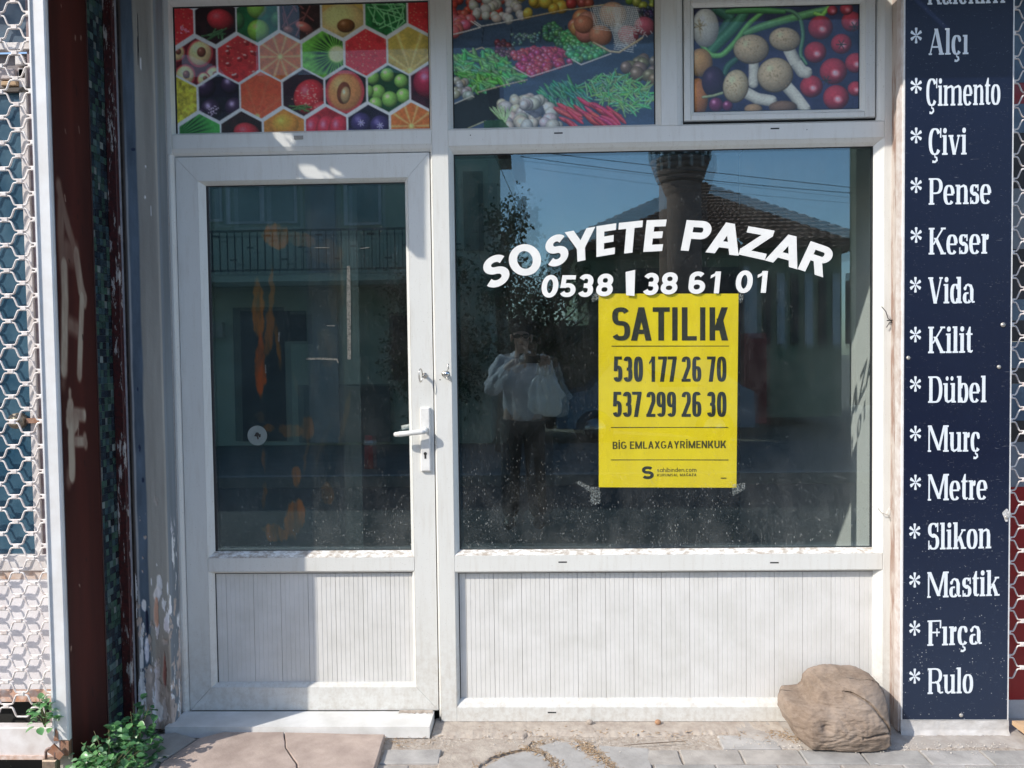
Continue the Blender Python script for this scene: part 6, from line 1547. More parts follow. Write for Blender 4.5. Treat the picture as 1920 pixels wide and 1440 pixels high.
# ================================================================== the shop room behind the glass
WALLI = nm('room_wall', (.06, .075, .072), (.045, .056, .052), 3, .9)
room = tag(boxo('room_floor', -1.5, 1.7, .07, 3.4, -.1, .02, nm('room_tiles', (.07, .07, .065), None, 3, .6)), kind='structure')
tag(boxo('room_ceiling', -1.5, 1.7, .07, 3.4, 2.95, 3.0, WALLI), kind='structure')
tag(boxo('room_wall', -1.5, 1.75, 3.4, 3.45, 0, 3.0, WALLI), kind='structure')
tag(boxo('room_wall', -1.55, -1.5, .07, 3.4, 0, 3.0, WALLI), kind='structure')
tj = .40
XJ = 1.40
for tj in [k*.01 for k in range(20, 60)]:
    if PX(1597, 850, -tj) > XJ: break
WP = nm('white_wall_paint', (.72, .76, .75), (.66, .70, .69), 3, .7)
tag(boxo('reveal_wall', XJ, XJ+.2, .065, tj, 0, 2.95, WP), kind='structure')
tag(boxo('room_wall', 1.65, 1.75, tj+.002, 3.4, 0, 2.95, WP), kind='structure')
# partition with blotches of orange sealant seen through the door
eb = -.11; bx0, bx1 = 385, 668
cvo = Canvas(bx0, bx1, 330, 1045, 1.5, (44, 62, 64)); no = vnoise(cvo.nz, cvo.nx, 30, 5, 51); cvo.im *= (.75+.5*no)[..., None]
stk = vnoise(cvo.nz, cvo.nx, 9, 5, 57, .6, 3.5); warp = (vnoise(cvo.nz, cvo.nx, 14, 4, 52)-.5)*2; warp2 = (vnoise(cvo.nz, cvo.nx, 14, 4, 53)-.5)*2
def oblot(cx_, cy_, rx_, ry_, col=(216, 122, 22), rot=0, a_=1.0, sharp=5):
    x = cvo.X-cx_+warp*5; y = cvo.Y-cy_+warp2*7; c_, s_ = math.cos(rot), math.sin(rot); r_ = np.hypot((x*c_+y*s_)/rx_, (-x*s_+y*c_)/ry_)
    m_ = (np.clip((1-r_+.5*(stk-.5))*sharp*.5*min(rx_, 12)/6, 0, 1)*a_*(.05+1.5*stk)).clip(0, 1)[..., None]; cvo.im[:] = cvo.im*(1-m_)+np.array(col)/255.*m_
O1, O2, O3 = (206, 120, 24), (170, 108, 44), (118, 94, 66)
for a in ((489, 575, 11, 62, O1), (492, 680, 11, 60, (226, 104, 16)), (514, 545, 6, 55, O2, .05), (508, 620, 9, 50, O2, .1), (524, 640, 5, 55, O1, -.1, .7), (524, 438, 28, 24, O1), (570, 446, 26, 14, O2, .1, .8), (612, 470, 30, 26, O3, .3, .7),
          (628, 540, 16, 80, O3, 0, .6), (612, 650, 22, 40, O3, 0, .7), (545, 806, 24, 15, O2, .2, .8), (572, 802, 14, 24, O2, 0, .7), (505, 800, 10, 8, O2, .5, .7), (551, 890, 11, 20, O1, .1, .8), (494, 860, 4, 30, O2, 0, .7), (493, 930, 5, 28, O1, 0, .7),
          (546, 975, 18, 42, O1, .15, .95), (512, 1000, 26, 17, O1, .5, .9), (570, 850, 4, 60, O2, .1, .5), (605, 925, 12, 20, O2, 0, .6), (640, 780, 6, 60, O2, .2, .35), (600, 830, 6, 50, O3, .3, .5), (555, 720, 5, 30, O3, -.2, .5), (490, 780, 12, 10, O3, .3, .5)): oblot(*a)
(xa_, za_), (xb_, zb_) = P(bx0, 1045, eb), P(bx1, 330, eb)
part = painted('partition', cvo.nx, cvo.nz, lambda u, v: (xa_+(xb_-xa_)*u, np.full(u.shape, -eb), zb_+(za_-zb_)*v), cvo.linear(.55), vcol_mat('blotched_board', .7, .3), None)
tag(part, 'board with orange sealant blotches standing inside behind the door glass', 'board')
# roof slab over the room keeps the sky out; facade above the frame
UPW = nm('upper_render', (.42, .40, .37), (.36, .34, .32), 4, .85)
fac = thing('shop_building', (.2, .2, 0), 'rendered facade above the shop window frame', 'building')
boxo('wall', -1.62, 2.6, .0, .30, zTOP+.002, 5.2, UPW, fac)
boxo('wall', -8, XR-.07, -.44, .2, ZT+.06, 5.2, UPW, fac); boxo('wall', 2.6, 8, .0, .3, 0, 5.2, UPW, fac); boxo('wall', -8, x_l-.06, -.44, .2, 0, ZT+.055, UPW, fac)
boxo('wall', XR-.0695, xs1_, .305, 3.5, 2.997, 3.2, UPW, fac)
boxo('wall', -1.62, -1.552, .07, 3.5, 0, 3.0, UPW, fac)
# folded canopy above the front (out of frame; it throws the shade on the upper panes)
CNV = nm('canopy_canvas', (.42, .36, .28), (.36, .30, .24), 5, .85)
can = thing('canopy', (.2, -.3, 2.7), 'folded canvas canopy over the window, above the view', 'canopy')
Ea = .45; zsh = PZ(1250, 283)+KZ*Ea; x0c = PX(800, 283)-KX*Ea; x1c = PX(1684, 283)-KX*Ea
boxo('valance', x0c, x1c, -Ea, -Ea+.008, zsh, zsh+.2, CNV, can)
boxo('top_sheet', x0c, x1c+.3, -Ea+.009, -.003, zsh+.185, zsh+.2, CNV, can)
can2 = thing('canopy', (1.6, -.3, 2.8), 'canopy over the blue sign and red shop front, above the view', 'canopy')
zs2 = PZ(1790, 146, es)+KZ*(Ea-es)
boxo('valance', x1c+.002, 3.4, -Ea-.001, -Ea+.008, zs2, zs2+.16, CNV, can2); boxo('top_sheet', x1c+.302, 3.4, -Ea+.009, -.003, zs2+.14, zs2+.155, CNV, can2)
# unseen caster added at the left: outline and holes shaped to shade the door
Et = .62; out_ = [(300, 100), (820, 100), (806, 276), (792, 292), (790, 300), (790, 462), (786, 476), (776, 476), (758, 462), (728, 428), (695, 400), (640, 378), (560, 372), (300, 380)]
holes = [[(511, 246), (524, 246), (546, 274), (523, 275)], [(527, 247), (541, 247), (552, 262), (554, 268), (546, 268)], [(551, 304), (583, 302), (592, 316), (604, 328), (575, 330), (560, 318)], [(588, 313), (600, 311), (622, 328), (608, 330)], [(608, 311), (620, 309), (638, 324), (628, 325)], [(540, 328), (556, 326), (560, 332), (542, 333)]]
def inpoly(x, y, pl_):
    s_ = False; n = len(pl_)
    for i in range(n):
        (x1, y1), (x2, y2) = pl_[i], pl_[(i+1) % n]
        if (y1 > y) != (y2 > y) and x < (x2-x1)*(y-y1)/(y2-y1)+x1: s_ = not s_
    return s_
mb = MB(); stp_ = 4.0; vid = {}
def vtx(i, j):
    if (i, j) not in vid:
        a, b = P(300+i*stp_, 100+j*stp_); k = .0 ; vid[(i, j)] = len(mb.v); mb.v.append((a-KX*Et, -Et+.004*math.sin(i*.4), b+KZ*Et))
    return vid[(i, j)]
for i in range(131):
    for j in range(98):
        x, y = 300+(i+.5)*stp_, 100+(j+.5)*stp_
        if inpoly(x, y, out_) and not any(inpoly(x, y, h_) for h_ in holes): mb.f.append((vtx(i, j), vtx(i+1, j), vtx(i+1, j+1), vtx(i, j+1)))
mb.build('shade_caster', CNV, can)
boxo('canvas_roof', XR-.3, x0c+.3, -Et, -.003, zsh+.33, zsh+.345, CNV, can)

# ================================================================== across the street (seen in the glass)
def R_(px, py, d):
    """point seen mirrored at (px,py) whose distance in front of the glass is d"""
    X, Z = P(px, py, -(d)); return X, Z
def rbox(name, pxa, pxb, pya, pyb, d, th, m, parent, proud=0.0):
    xa, za = R_(pxa, pyb, d); xb, zb = R_(pxb, pya, d); return boxo(name, xa, xb, -d-th, -d+proud, max(za, -.02), zb, m, parent)
D1 = 9.7
ho = thing('town_house', (-3.5, -D1-2, 0), 'pale green two-storey house with white windows and a railed balcony, mirrored in the door glass', 'building')
GRW = nm('pale_green_render', (.44, .52, .40), (.36, .43, .33), 1.2, .85); WHF = nm('white_joinery', (.70, .72, .70), None, 10, .6); PNE = nm('curtained_pane', (.22, .30, .27), (.30, .38, .34), 3, .25); DKD = nm('dark_doorway', (.035, .045, .055), None, 4, .6); IRN = nm('black_iron', (.03, .03, .035), None, 10, .5)
hx0 = -13; hx1, _ = R_(917, 500, D1)
boxo('wall', hx0, hx1, -D1-5, -D1, -.02, 5.6, GRW, ho)
boxo('roof', hx0-.3, hx1+.25, -D1-5.3, -D1+.35, 5.602, 5.8, nm('roof_edge', (.25, .12, .08), None, 4, .8), ho)
def wnd(pxa, pxb, pya, pyb, mull=(), d=D1):
    fr_ = rbox('window', pxa, pxb, pya, pyb, d, .02, WHF, ho, .05); k = 6
    xs_ = [pxa]+list(mull)+[pxb]
    for a, b in zip(xs_[:-1], xs_[1:]): rbox('pane', a+k, b-k, pya+k, pyb-k, d-.055, .0, PNE, fr_, .008)
wnd(424, 553, 290, 420, (488,)); wnd(645, 712, 290, 422); wnd(386, 412, 290, 415)
rbox('window', 730, 830, 585, 712, D1, .02, DKD, ho, .012); rbox('doorway', 440, 530, 575, 828, D1, .02, DKD, ho, .012); rbox('doorway', 532, 572, 582, 640, D1, .02, DKD, ho, .012); rbox('shutter', 870, 905, 320, 470, D1, .02, nm('green_shutter', (.10, .16, .13), None, 5, .7), ho, .03)
mbx = rbox('meter_box', 398, 419, 604, 634, D1, .02, nm('cream_box', (.45, .46, .40), None, 9, .6), ho, .12)
rbox('pipe', 582, 626, 300, 830, D1, .02, nm('pale_column', (.34, .38, .37), None, 3, .8), ho, .08)
rbox('plinth', 560, 730, 720, 830, D1, .02, nm('grey_plinth', (.16, .19, .18), None, 2, .9), ho, .05)
bal = thing('balcony', (0, 0, 0), '', ''); setpar(bal, ho)
xa, zt = R_(386, 432, D1-.9); xb, zb = R_(800, 508, D1-.9)
boxo('balcony_slab', xa-2, xb, -D1, -D1+.95, zb-.12, zb, GRW, bal)
rl = MB().box(xa-2, xb, -D1+.9, -D1+.94, zt-.03, zt).box(xa-2, xb, -D1+.905, -D1+.935, zb+.04, zb+.07)
rl.build('rail', IRN, bal)
bm_ = MB().box(-.008, .008, -.008, .008, zb+.07, zt-.03).mesh('baluster', IRN); k = 0; x = xa-2
while x < xb: inst('baluster', bm_, (x, -D1+.92, 0), bal); x += .115
for k in range(26): boxo('scroll', xa-2+k*.26, xa-2+k*.26+.1, -D1+.9, -D1+.94, zb+.2+.18*(k % 3), zb+.225+.18*(k % 3), IRN, bal)
gb = thing('window_guard', (0, 0, 0), '', ''); setpar(gb, ho)
for k in range(9): rbox('bar', 734+k*11, 736+k*11, 585, 712, D1-.15, .0, IRN, gb, .02)

# mosque-like low building with a pyramidal tiled roof
D2 = 14.0
mo = thing('tiled_house', (4, -D2-3, 0), 'low greenish house with a hipped tiled roof, mirrored in the upper right of the window', 'building')
ex0, ezv = R_(1040, 462, D2); ex1, _ = R_(1640, 470, D2); apx, apz = R_(1310, 345, D2+4)
boxo('wall', ex0+.5, ex1-.5, -D2-7.5, -D2-.45, -.02, ezv-.05, nm('olive_render', (.30, .38, .24), (.22, .28, .18), 1, .85), mo)
t = NT('roof_tiles'); c = t.mix(t.ramp(t.noise(1.2, 4), [(.35, 0), (.7, 1)]), (.26, .13, .09), (.34, .19, .13)); TILM = t.done(t.pr(c, .85))
cor = [Vector((ex0, -D2, ezv)), Vector((ex1, -D2, ezv)), Vector((ex1, -D2-8, ezv)), Vector((ex0, -D2-8, ezv))]; ap = Vector((apx, -D2-4, apz))
for s_ in range(4):
    a, b = cor[s_], cor[(s_+1) % 4]; v = []; f = []; nr, nc = 18, 60; nrm = (b-a).cross(ap-a).normalized()
    if nrm.z < 0: nrm = -nrm
    for j in range(nr):
        for e_i, q in enumerate((j/nr, (j+1)/nr)):
            l, r__ = a.lerp(ap, q), b.lerp(ap, q)
            for i in range(nc+1): p = l.lerp(r__, i/nc)+nrm*((.10 if e_i == 0 else .03)+.035*(i % 2)); v.append(p)
    for j in range(nr):
        for i in range(nc): k = j*2*(nc+1)+i; f.append((k, k+1, k+nc+2, k+nc+1))
        if j < nr-1:
            for i in range(nc): k = (j*2+1)*(nc+1)+i; f.append((k, k+1, k+nc+2, k+nc+1))
    mk('roof', v, f, TILM, mo)
boxo('soffit', ex0+.05, ex1-.05, -D2-7.9, -D2-.1, ezv-.06, ezv-.01, nm('soffit_wood', (.10, .07, .05), None, 4, .8), mo)
for k in range(9):
    rbox('window', 1405+k*26, 1419+k*26, 512, 645, D2+.45, .02, [WHF, DKD][k % 2], mo, .05)
rbox('dark_porch', 1180, 1400, 500, 745, D2+.45, .02, DKD, mo, .06)
rbox('column', 1395, 1404, 500, 745, D2-.3, .1, WHF, mo, .1)
# brick minaret in front of it
D3 = 13.2; mx, _ = R_(1276, 400, D3); mi = thing('minaret', (mx, -D3, 0), 'round brick minaret with a corbelled gallery, mirrored at the top of the window', 'tower')
BRK = NT('narrow_brick'); b_ = BRK.n('TexBrick'); b_.inputs['Scale'].default_value = 9; b_.inputs['Color1'].default_value = (.36, .17, .11, 1); b_.inputs['Color2'].default_value = (.26, .125, .085, 1); b_.inputs['Mortar'].default_value = (.25, .21, .18, 1)
mp_ = BRK.n('Mapping'); mp_.inputs['Rotation'].default_value = (math.pi/2, 0, 0); BRK.l(BRK.pos, mp_.inputs[0]); BRK.l(mp_.outputs[0], b_.inputs['Vector']); BRKM = BRK.done(BRK.pr(b_.outputs[0], .85))
rz_ = lambda y: R_(1276, y, D3)[1]; rs_ = 40/ (1480/(D3+2.96))
MB().cyl((mx, -D3, -.02), (mx, -D3, rz_(345)), rs_*1.0, rs_*.96, 24).build('shaft', BRKM, mi, True)
for k, (ya, yb, ra, rb) in enumerate(((345, 334, .98, 1.12), (334, 323, 1.12, 1.2), (323, 312, 1.2, 1.3), (312, 302, 1.3, 1.38))):
    MB().cyl((mx, -D3, rz_(ya)+.001), (mx, -D3, rz_(yb)), rs_*ra, rs_*rb, 24).build('corbel', BRKM, mi, True)
MB().cyl((mx, -D3, rz_(302)), (mx, -D3, rz_(270)), rs_*1.36, rs_*1.36, 24).build('gallery', nm('dark_gallery', (.07, .07, .06), None, 6, .8), mi, True)
for k in range(16): a = k*math.pi/8; MB().cyl((mx+rs_*1.38*math.cos(a), -D3+rs_*1.38*math.sin(a), rz_(300)), (mx+rs_*1.38*math.cos(a), -D3+rs_*1.38*math.sin(a), rz_(272)), .035, None, 6).build('post', WHF, mi)
MB().cyl((mx, -D3, rz_(270)), (mx, -D3, rz_(150)), rs_*.8, rs_*.75, 20).build('upper_shaft', BRKM, mi, True); MB().cyl((mx, -D3, rz_(150)), (mx, -D3, rz_(40)), rs_*.9, .02, 20).build('spire', nm('lead_roof', (.14, .15, .16), None, 5, .5), mi, True)
# olive end wall seen at the far right of the glass
ow = tag(rbox('end_wall', 1607, 1660, 200, 760, 12.0, .3, nm('dark_olive_wall', (.10, .12, .08), None, 2, .9), None), 'dark olive wall edge mirrored at the right border of the window', 'wall')
# tree
def tree(x, y, h, cx_, cz_, rx_, rz_, n, lab, leafc, seed, ls=.075):
    R = random.Random(seed); root = thing('street_tree', (x, y, 0), lab, 'tree'); tb = MB()
    tb.tube([(x, y, -.02), (x+.05, y, h*.35), (x-.05, y, h*.62), (x+.03, y, h*.86)], [.13, .10, .07, .03], 8)
    for k in range(12):
        a = R.uniform(0, 6.28); z0 = h*R.uniform(.35, .75); l = R.uniform(.5, 1)*rx_; tb.tube([(x, y, z0), (x+math.cos(a)*l*.5, y+math.sin(a)*l*.5, z0+.3*l), (x+math.cos(a)*l, y+math.sin(a)*l, z0+.75*l)], [.035, .02, .008], 5)
    tb.build('trunk', nm('bark', (.10, .075, .05), None, 12, .9), root, True)
    mb = MB(); cl = [(cx_+R.uniform(-1, 1)*rx_, R.uniform(-1, 1)*rx_, cz_+R.uniform(-1, 1)*rz_) for _ in range(26)]
    for _ in range(n):
        c_ = R.choice(cl); p = Vector((c_[0]+R.gauss(0, rx_*.22), y+c_[1]+R.gauss(0, rx_*.22), c_[2]+R.gauss(0, rz_*.18))); s_ = ls*R.uniform(.6, 1.3)
        d = Vector((R.gauss(0, 1), R.gauss(0, 1), R.gauss(-.3, 1))).normalized(); q = d.orthogonal().normalized()*s_*.35
        mb.add([p, p+d*s_*.5+q, p+d*s_, p+d*s_*.5-q], [(0, 1, 2, 3)])
    o = mb.build('crown', leafc, root); o['kind'] = 'stuff'; return root
TL_ = [leafm('tree_leaf', (.035, .075, .03), (.055, .11, .04))]
tree(-.45, -8.6, 3.7, -.42, 2.45, .30, 1.0, 1900, 'small street tree with dark leaves, mirrored at the left of the big window', TL_[0], 3)
tree(-1.5, -9.2, 3.4, -1.6, 1.9, .6, 1.0, 2600, 'bushy street tree close to the green house wall, left of the taller tree', TL_[0], 4)
hw = tag(boxo('garden_wall', -.9, 1.6, -13.3, -13.1, -.02, 2.1, nm('mossy_wall', (.12, .15, .11), None, 2, .9)), 'dark mossy garden wall between the two mirrored houses', 'wall')
tree(.35, -12.2, 3.2, .4, 1.9, 1.0, 1.1, 3600, 'broad dark garden tree between the two mirrored houses', TL_[0], 8, .11)
# parked van
def car(x0, y, L, Hh, W_, body, lab):
    r = thing('parked_car', (x0+L/2, y, -.13), lab, 'car'); zb = -.13
    pr = [(0, .32), (0, .62), (.08, .86), (.55, .95), (.95, 1.42), (1.15, Hh), (L-.75, Hh), (L-.2, .98), (L-.02, .90), (L, .55), (L, .32)]
    def shell(pts, w0, w1, nm_, m_):
        n = len(pts); v = [(x0+a, y+s_*(w1 if b > 1.0 else w0)/2, zb+b) for s_ in (1, -1) for a, b in pts]
        f = [tuple(range(n))[::-1], tuple(range(n, 2*n))]+[(i, (i+1) % n, (i+1) % n+n, i+n) for i in range(n)]; return mk(nm_, v, f, m_, r)
    b = shell(pr, W_, W_*.86, 'body', body)
    WG = nm('car_glass', (.012, .016, .02), None, 5, .08)
    for a, c_ in (((.78, 1.0), (1.15, 1.38)), ((L*.42, 1.0), (L*.42, 1.38))): pass
    for xa_, xb_ in ((.98, L*.42-.05), (L*.42+.05, L-.75)):
        for s_ in (1, -1): mk('side_window', [(x0+xa_, y+s_*(W_*.475), zb+.98), (x0+xb_+.1, y+s_*(W_*.475), zb+.98), (x0+xb_-.02, y+s_*(W_*.437), zb+Hh-.1), (x0+max(xa_, 1.2), y+s_*(W_*.437), zb+Hh-.1)], [(0, 1, 2, 3)], WG, r)
    for wx in (.62, L-.65):
        for s_ in (1, -1):
            wh_ = MB().cyl((x0+wx, y+s_*(W_/2-.16), zb+.31), (x0+wx, y+s_*(W_/2+.012), zb+.31), .31, None, 22).build('wheel', nm('tyre', (.02, .02, .02), None, 9, .8), r, True); MB().cyl((x0+wx, y+s_*(W_/2+.013), zb+.31), (x0+wx, y+s_*(W_/2+.02), zb+.31), .18, None, 16).build('rim', METAL, wh_, True)
    for xx in (.0, L): boxo('lamp', x0+xx-.012, x0+xx+.012, y-W_*.42, y-W_*.25, zb+.62, zb+.78, WHF, r); boxo('lamp', x0+xx-.0121, x0+xx+.012, y+W_*.25, y+W_*.42, zb+.62, zb+.78, WHF, r)
    return r
car(.36, -10.6, 3.2, 1.42, 1.6, nm('blue_car_paint', (.16, .26, .34), (.14, .23, .30), 2, .2, spec=.6), 'light blue small car parked across the street, mirrored left of the yellow poster')
# red bollard, red letter box
bx, bz = R_(690, 888, 6.9); bo = thing('red_bollard', (bx, -6.9, -.01), 'short red bollard on the far kerb, mirrored low in the door glass', 'bollard')
REDP = nm('red_paint', (.55, .03, .05), None, 6, .5)
MB().cyl((bx, -6.9, -.02), (bx, -6.9, .40), .06, .045, 14).build('shaft', REDP, bo, True); MB().cyl((bx, -6.9, .28), (bx, -6.9, .34), .055, .053, 14).build('band', WHF, bo, True)
rx_, rzz = R_(1415, 700, 13.0); rb = thing('red_kiosk', (rx_, -13, 0), 'small red street cabinet in front of the greenish house, mirrored right of the yellow poster', 'cabinet')
boxo('cabinet_body', rx_-.22, rx_+.22, -13.2, -12.9, -.02, R_(1415, 625, 13)[1], REDP, rb, .02); boxo('cabinet_door', rx_-.18, rx_+.18, -12.899, -12.885, .1, R_(1415, 632, 13)[1], nm('dark_red', (.30, .02, .03), None, 6, .5), rb)
# overhead cables
def cable(a, b, da, db, lab, sag=.1, r=.0065):
    p0 = R_(*a, da); p1 = R_(*b, db); q0 = Vector((p0[0], -da, p0[1])); q1 = Vector((p1[0], -db, p1[1])); d = q1-q0; q0 = q0-d*1.2; q1 = q1+d*1.2; pts = []
    for i in range(21): t_ = i/20; p = q0.lerp(q1, t_); p.z -= 4*sag*t_*(1-t_)-sag; pts.append(p)
    tag(MB().tube(pts, r, 5).build('overhead_cable', BLKWIRE), lab, 'cable', 'cables over the street')
cable((1030, 287), (1607, 352), 7.0, 7.4, 'upper thin cable crossing the sky mirrored in the window'); cable((1325, 337), (1607, 362), 7.6, 7.8, 'lower thin cable crossing the mirrored sky above the tiled roof')
cable((925, 285), (945, 330), 7.6, 7.4, 'steep cable beside the green house, mirrored at the left of the sky', 0, .005)

# ================================================================== the photographer
def skin_obj(name, joints, edges, m, parent, root=0, sub=2):
    """joints: name -> (x,y,z,rx,ry)"""
    ks = list(joints); me = bpy.data.meshes.new(name); me.from_pydata([joints[k][:3] for k in ks], [(ks.index(a), ks.index(b)) for a, b in edges], []); me.materials.append(m)
    o = bpy.data.objects.new(name, me); COL.objects.link(o); o.modifiers.new('skin', 'SKIN')
    if not me.skin_vertices: me.attributes
    sv = me.skin_vertices[0].data
    for i, k in enumerate(ks): sv[i].radius = joints[k][3:5]; sv[i].use_root = (i == root)
    s_ = o.modifiers.new('sub', 'SUBSURF'); s_.levels = sub; s_.render_levels = sub
    o.modifiers['skin'].use_smooth_shade = True
    if parent: setpar(o, parent)
    return o
PY = -3.36; pxm = -.095
SKIN = nm('skin', (.56, .36, .27), (.50, .31, .23), 20, .5); HAIR = nm('dark_hair', (.018, .014, .012), (.04, .03, .025), 120, .5, .5); JKT = nm('pale_jacket', (.70, .69, .72), (.45, .45, .50), 7, .75, .6, bd=.02, bs=9); TRS = nm('dark_trousers', (.012, .013, .018), None, 20, .85); SHO = nm('dark_shoes', (.03, .025, .02), None, 20, .5)
man = thing('person', (pxm, PY, 0), 'person in pale jacket and sunglasses holding up a phone, mirrored in the window', 'person')
hd = (pxm, PY+.06, 1.545)
J = {'pelvis': (pxm, PY, .90, .14, .10), 'waist': (pxm, PY, 1.02, .135, .10), 'chest': (pxm, PY, 1.22, .155, .11), 'neck0': (pxm, PY+.01, 1.385, .06, .06), 'neck': (pxm, PY+.03, 1.44, .052, .052), 'skull': (hd[0], hd[1]-.01, 1.52, .072, .085), 'crown': (hd[0], hd[1]-.02, 1.60, .07, .082),
     'lsh': (pxm-.17, PY, 1.335, .06, .06), 'lel': (pxm-.27, PY+.04, 1.10, .045, .045), 'lwr': (pxm-.085, PY+.30, 1.31, .028, .028), 'lpalm': (pxm-.045, PY+.345, 1.345, .03, .02),
     'rsh': (pxm+.17, PY, 1.335, .06, .06), 'rel': (pxm+.25, PY+.06, 1.10, .045, .045), 'rwr': (pxm+.165, PY+.30, 1.31, .028, .028), 'rpalm': (pxm+.13, PY+.345, 1.345, .03, .02),
     'lhip': (pxm-.09, PY, .86, .09, .09), 'lkn': (pxm-.10, PY+.02, .48, .06, .06), 'lan': (pxm-.11, PY-.01, .08, .04, .04), 'ltoe': (pxm-.12, PY+.13, .035, .035, .03),
     'rhip': (pxm+.09, PY, .86, .09, .09), 'rkn': (pxm+.10, PY+.02, .48, .06, .06), 'ran': (pxm+.12, PY-.01, .08, .04, .04), 'rtoe': (pxm+.13, PY+.13, .035, .035, .03)}
Ed = [('pelvis', 'waist'), ('waist', 'chest'), ('chest', 'neck0'), ('neck0', 'neck'), ('neck', 'skull'), ('skull', 'crown'), ('chest', 'lsh'), ('lsh', 'lel'), ('lel', 'lwr'), ('lwr', 'lpalm'), ('chest', 'rsh'), ('rsh', 'rel'), ('rel', 'rwr'), ('rwr', 'rpalm'),
      ('pelvis', 'lhip'), ('lhip', 'lkn'), ('lkn', 'lan'), ('lan', 'ltoe'), ('pelvis', 'rhip'), ('rhip', 'rkn'), ('rkn', 'ran'), ('ran', 'rtoe')]
ph_y = -2.985
body = skin_obj('body', J, Ed, SKIN, man)
def fingers(px_, pz_, s_, y0):
    for k in range(4):
        z = pz_+.026-.017*k; L = (.07, .078, .074, .058)[k]; jj = {'a': (px_+s_*.045, y0-.01, z-.004, .010, .010), 'b': (px_+s_*.02, y0-.022, z, .009, .009), 'c': (px_-s_*L*.2, y0-.024, z+.002, .0085, .0085), 'd': (px_-s_*L*.5, y0-.012, z+.002, .0075, .0075)}
        skin_obj('finger', jj, [('a', 'b'), ('b', 'c'), ('c', 'd')], SKIN, man, 0, 1)
    jj = {'a': (px_+s_*.045, y0-.02, pz_-.02, .012, .012), 'b': (px_+s_*.03, y0-.03, pz_+.005, .0105, .0105), 'c': (px_+s_*.005, y0-.026, pz_+.03, .009, .009)}
    skin_obj('thumb', jj, [('a', 'b'), ('b', 'c')], SKIN, man, 0, 1)
fingers(-.075-.02, 1.345, -1, ph_y); fingers(.085, 1.345, 1, ph_y)
# face details
mb = ell(MB(), (hd[0], hd[1]+.085, 1.505), .013, .018, .022); mb.build('nose', SKIN, man, True)
ell(MB(), (hd[0], hd[1]+.074, 1.468), .024, .008, .006).build('mouth', nm('lips', (.30, .13, .11), None, 20, .5), man, True)
for s_ in (1, -1): ell(MB(), (hd[0]+s_*.080, hd[1]-.01, 1.525), .012, .02, .032).build('ear', SKIN, man, True)
gm = MB(); 
for s_ in (1, -1): ell(gm, (hd[0]+s_*.034, hd[1]+.082, 1.535), .029, .012, .019, 14, 8); gm.tube([(hd[0]+s_*.06, hd[1]+.078, 1.54), (hd[0]+s_*.08, hd[1]-.02, 1.548)], .003, 5)
gm.tube([(hd[0]-.01, hd[1]+.09, 1.54), (hd[0]+.01, hd[1]+.09, 1.54)], .003, 5); gm.build('sunglasses', nm('black_lens', (.01, .01, .012), None, 9, .08), man, True)
hm = MB(); R = random.Random(2)
ell(hm, (hd[0], hd[1]-.038, 1.597), .088, .092, .070, 20, 12)
for k in range(220):
    a = R.uniform(0, 6.28); b = R.uniform(.15, 1.5); c_ = Vector((math.cos(a)*math.cos(b), math.sin(a)*math.cos(b), math.sin(b))); p = Vector((hd[0], hd[1]-.032, 1.592))+Vector((c_.x*.083, c_.y*.094, c_.z*.078))
    if c_.y > .45 and c_.z < .55: continue
    hm.tube([p, p+c_*.018+Vector((R.gauss(0, .01), R.gauss(0, .01), .006)), p+c_*.03+Vector((R.gauss(0, .02), R.gauss(0, .018), 0))], [.006, .004, .001], 4)
hm.build('hair', HAIR, man, True)
JJ = {'hem': (pxm, PY, .80, .155, .125), 'waist': (pxm, PY, .96, .16, .125), 'chest': (pxm, PY, 1.20, .16, .125), 'top': (pxm, PY+.0, 1.345, .11, .085), 'collar': (pxm, PY+.015, 1.40, .072, .072), 'lsh': (pxm-.175, PY, 1.325, .082, .082), 'lel': (pxm-.255, PY+.06, 1.09, .066, .066), 'lfa': (pxm-.19, PY+.18, 1.19, .062, .062), 'lcu': (pxm-.105, PY+.275, 1.288, .045, .045),
      'rsh': (pxm+.175, PY, 1.325, .082, .082), 'rel': (pxm+.235, PY+.08, 1.09, .066, .066), 'rfa': (pxm+.215, PY+.19, 1.19, .062, .062), 'rcu': (pxm+.17, PY+.275, 1.288, .045, .045)}
jk = skin_obj('jacket', JJ, [('waist', 'hem'), ('waist', 'chest'), ('chest', 'top'), ('top', 'collar'), ('chest', 'lsh'), ('lsh', 'lel'), ('lel', 'lfa'), ('lfa', 'lcu'), ('chest', 'rsh'), ('rsh', 'rel'), ('rel', 'rfa'), ('rfa', 'rcu')], JKT, man, 2)
dm = jk.modifiers.new('folds', 'DISPLACE'); tx = bpy.data.textures.new('folds', 'CLOUDS'); tx.noise_scale = .055; dm.texture = tx; dm.strength = .05; dm.texture_coords = 'GLOBAL'; dm.mid_level = .5
TJ = {'w': (pxm, PY, .88, .155, .115), 'lh': (pxm-.09, PY, .80, .105, .105), 'lk': (pxm-.10, PY+.02, .48, .085, .085), 'la': (pxm-.11, PY-.01, .06, .078, .078), 'rh': (pxm+.09, PY, .80, .105, .105), 'rk': (pxm+.10, PY+.02, .48, .085, .085), 'ra': (pxm+.12, PY-.01, .06, .078, .078)}
skin_obj('trousers', TJ, [('w', 'lh'), ('lh', 'lk'), ('lk', 'la'), ('w', 'rh'), ('rh', 'rk'), ('rk', 'ra')], TRS, man)
for s_, x in ((-1, pxm-.115), (1, pxm+.125)): ell(MB(), (x, PY+.06, .04), .05, .15, .05, 16, 10).build('shoe', SHO, man, True)
ph = thing('phone', (0, ph_y, 1.37), 'dark phone held sideways in both hands by the person mirrored in the window', 'phone')
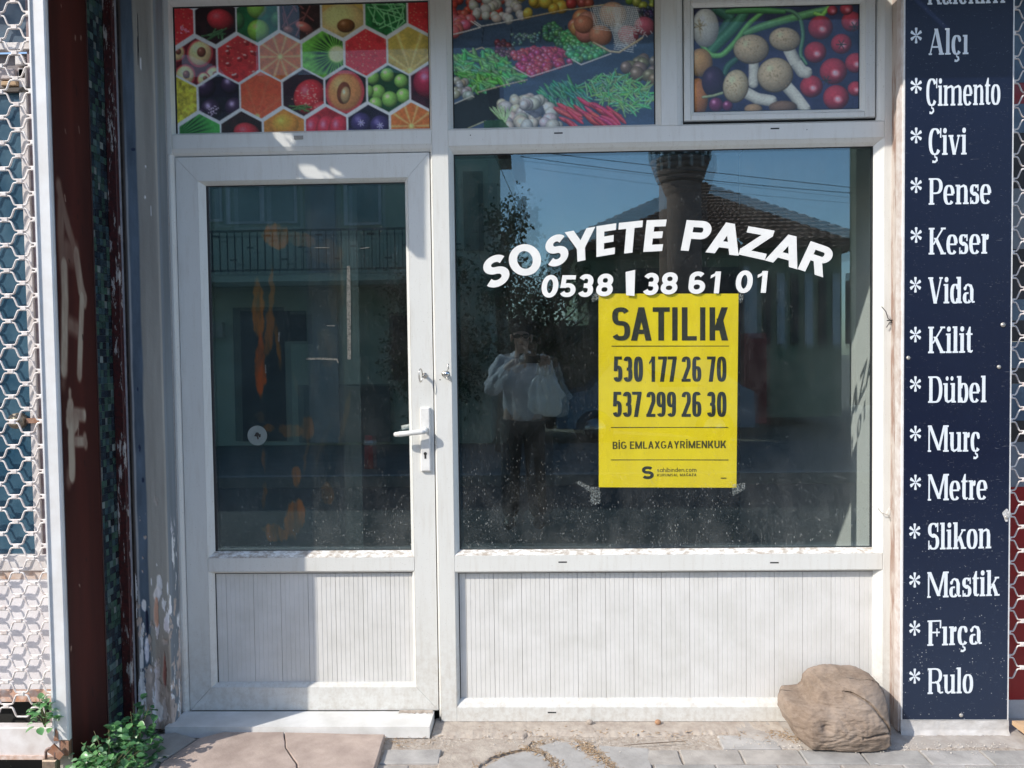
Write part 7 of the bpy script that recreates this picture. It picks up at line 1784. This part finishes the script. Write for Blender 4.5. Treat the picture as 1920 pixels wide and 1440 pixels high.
boxo('phone_body', -.108, .052, ph_y-.008, ph_y, 1.322, 1.398, nm('phone_black', (.015, .015, .018), None, 9, .2), ph, .0)
for k in range(3): x = -.012-.022*k; MB().cyl((x if k else -.022, ph_y-.001, 1.375-.02*(k % 2)), (x if k else -.022, ph_y+.0015, 1.375-.02*(k % 2)), .006, None, 14).build('lens', nm('lens_glass', (.01, .01, .02), None, 9, .05), ph)
# plastic bags hanging from the wrist
PLB = NT('plastic_bag'); b_ = PLB.pr((.90, .90, .90), .35, 0, .5, PLB.bump(PLB.noise(26, 5, .6), .8, .01)); tr_ = PLB.n('BsdfTransparent'); mx_ = PLB.n('MixShader'); mx_.inputs[0].default_value = .95; PLB.l(tr_.outputs[0], mx_.inputs[1]); PLB.l(b_.outputs[0], mx_.inputs[2]); PLB.l(mx_.outputs[0], PLB.out.inputs[0])
def bag(x, y, zt, w_, h_, lab, grp):
    r = thing('plastic_bag', (x, y, zt-h_), lab, 'bag', grp); mb = MB(); n = 44; R = random.Random(int(h_*1000)); rows__ = [(q/18, .12+.9*min(1, (q/18)/.42)**.7*(1 if q < 16 else (.93, .8, .4)[q-16])) for q in range(19)]
    v = []; f = []
    for q, s_ in rows__:
        for i in range(n): a = 6.283*i/n; k = 1+.12*math.sin(a*7+q*5)*(1-q*.5)+.34*mn.fractal(Vector((math.cos(a)*2.2, math.sin(a)*2.2+h_*9, q*4)), .8, 2, 4); v.append((x+math.cos(a)*w_/2*s_*k, y+math.sin(a)*w_*.28*s_*k, zt-.10-q*(h_-.10)))
    for j in range(len(rows__)-1):
        for i in range(n): f.append((j*n+i, j*n+(i+1) % n, (j+1)*n+(i+1) % n, (j+1)*n+i))
    f.append(tuple(range((len(rows__)-1)*n, len(rows__)*n))); mb.add(v, f); mb.build('bag_body', PLB.m, r, True)
    for s_ in (-1, 1): MB().tube([(x+s_*w_*.12, y, zt-.10), (x+s_*w_*.10, y+.005, zt-.04), (x+s_*.01, y+.01, zt+.012)], [.016, .009, .007], 6).build('bag_handle', PLB.m, r, True)
bag(.05, PY+.31, 1.33, .17, .40, 'crumpled white plastic bag hanging from the wrist of the mirrored person, nearer one', 'plastic bags')
bag(.125, PY+.29, 1.33, .17, .42, 'crumpled white plastic bag behind the first one on the mirrored person\'s wrist', 'plastic bags')
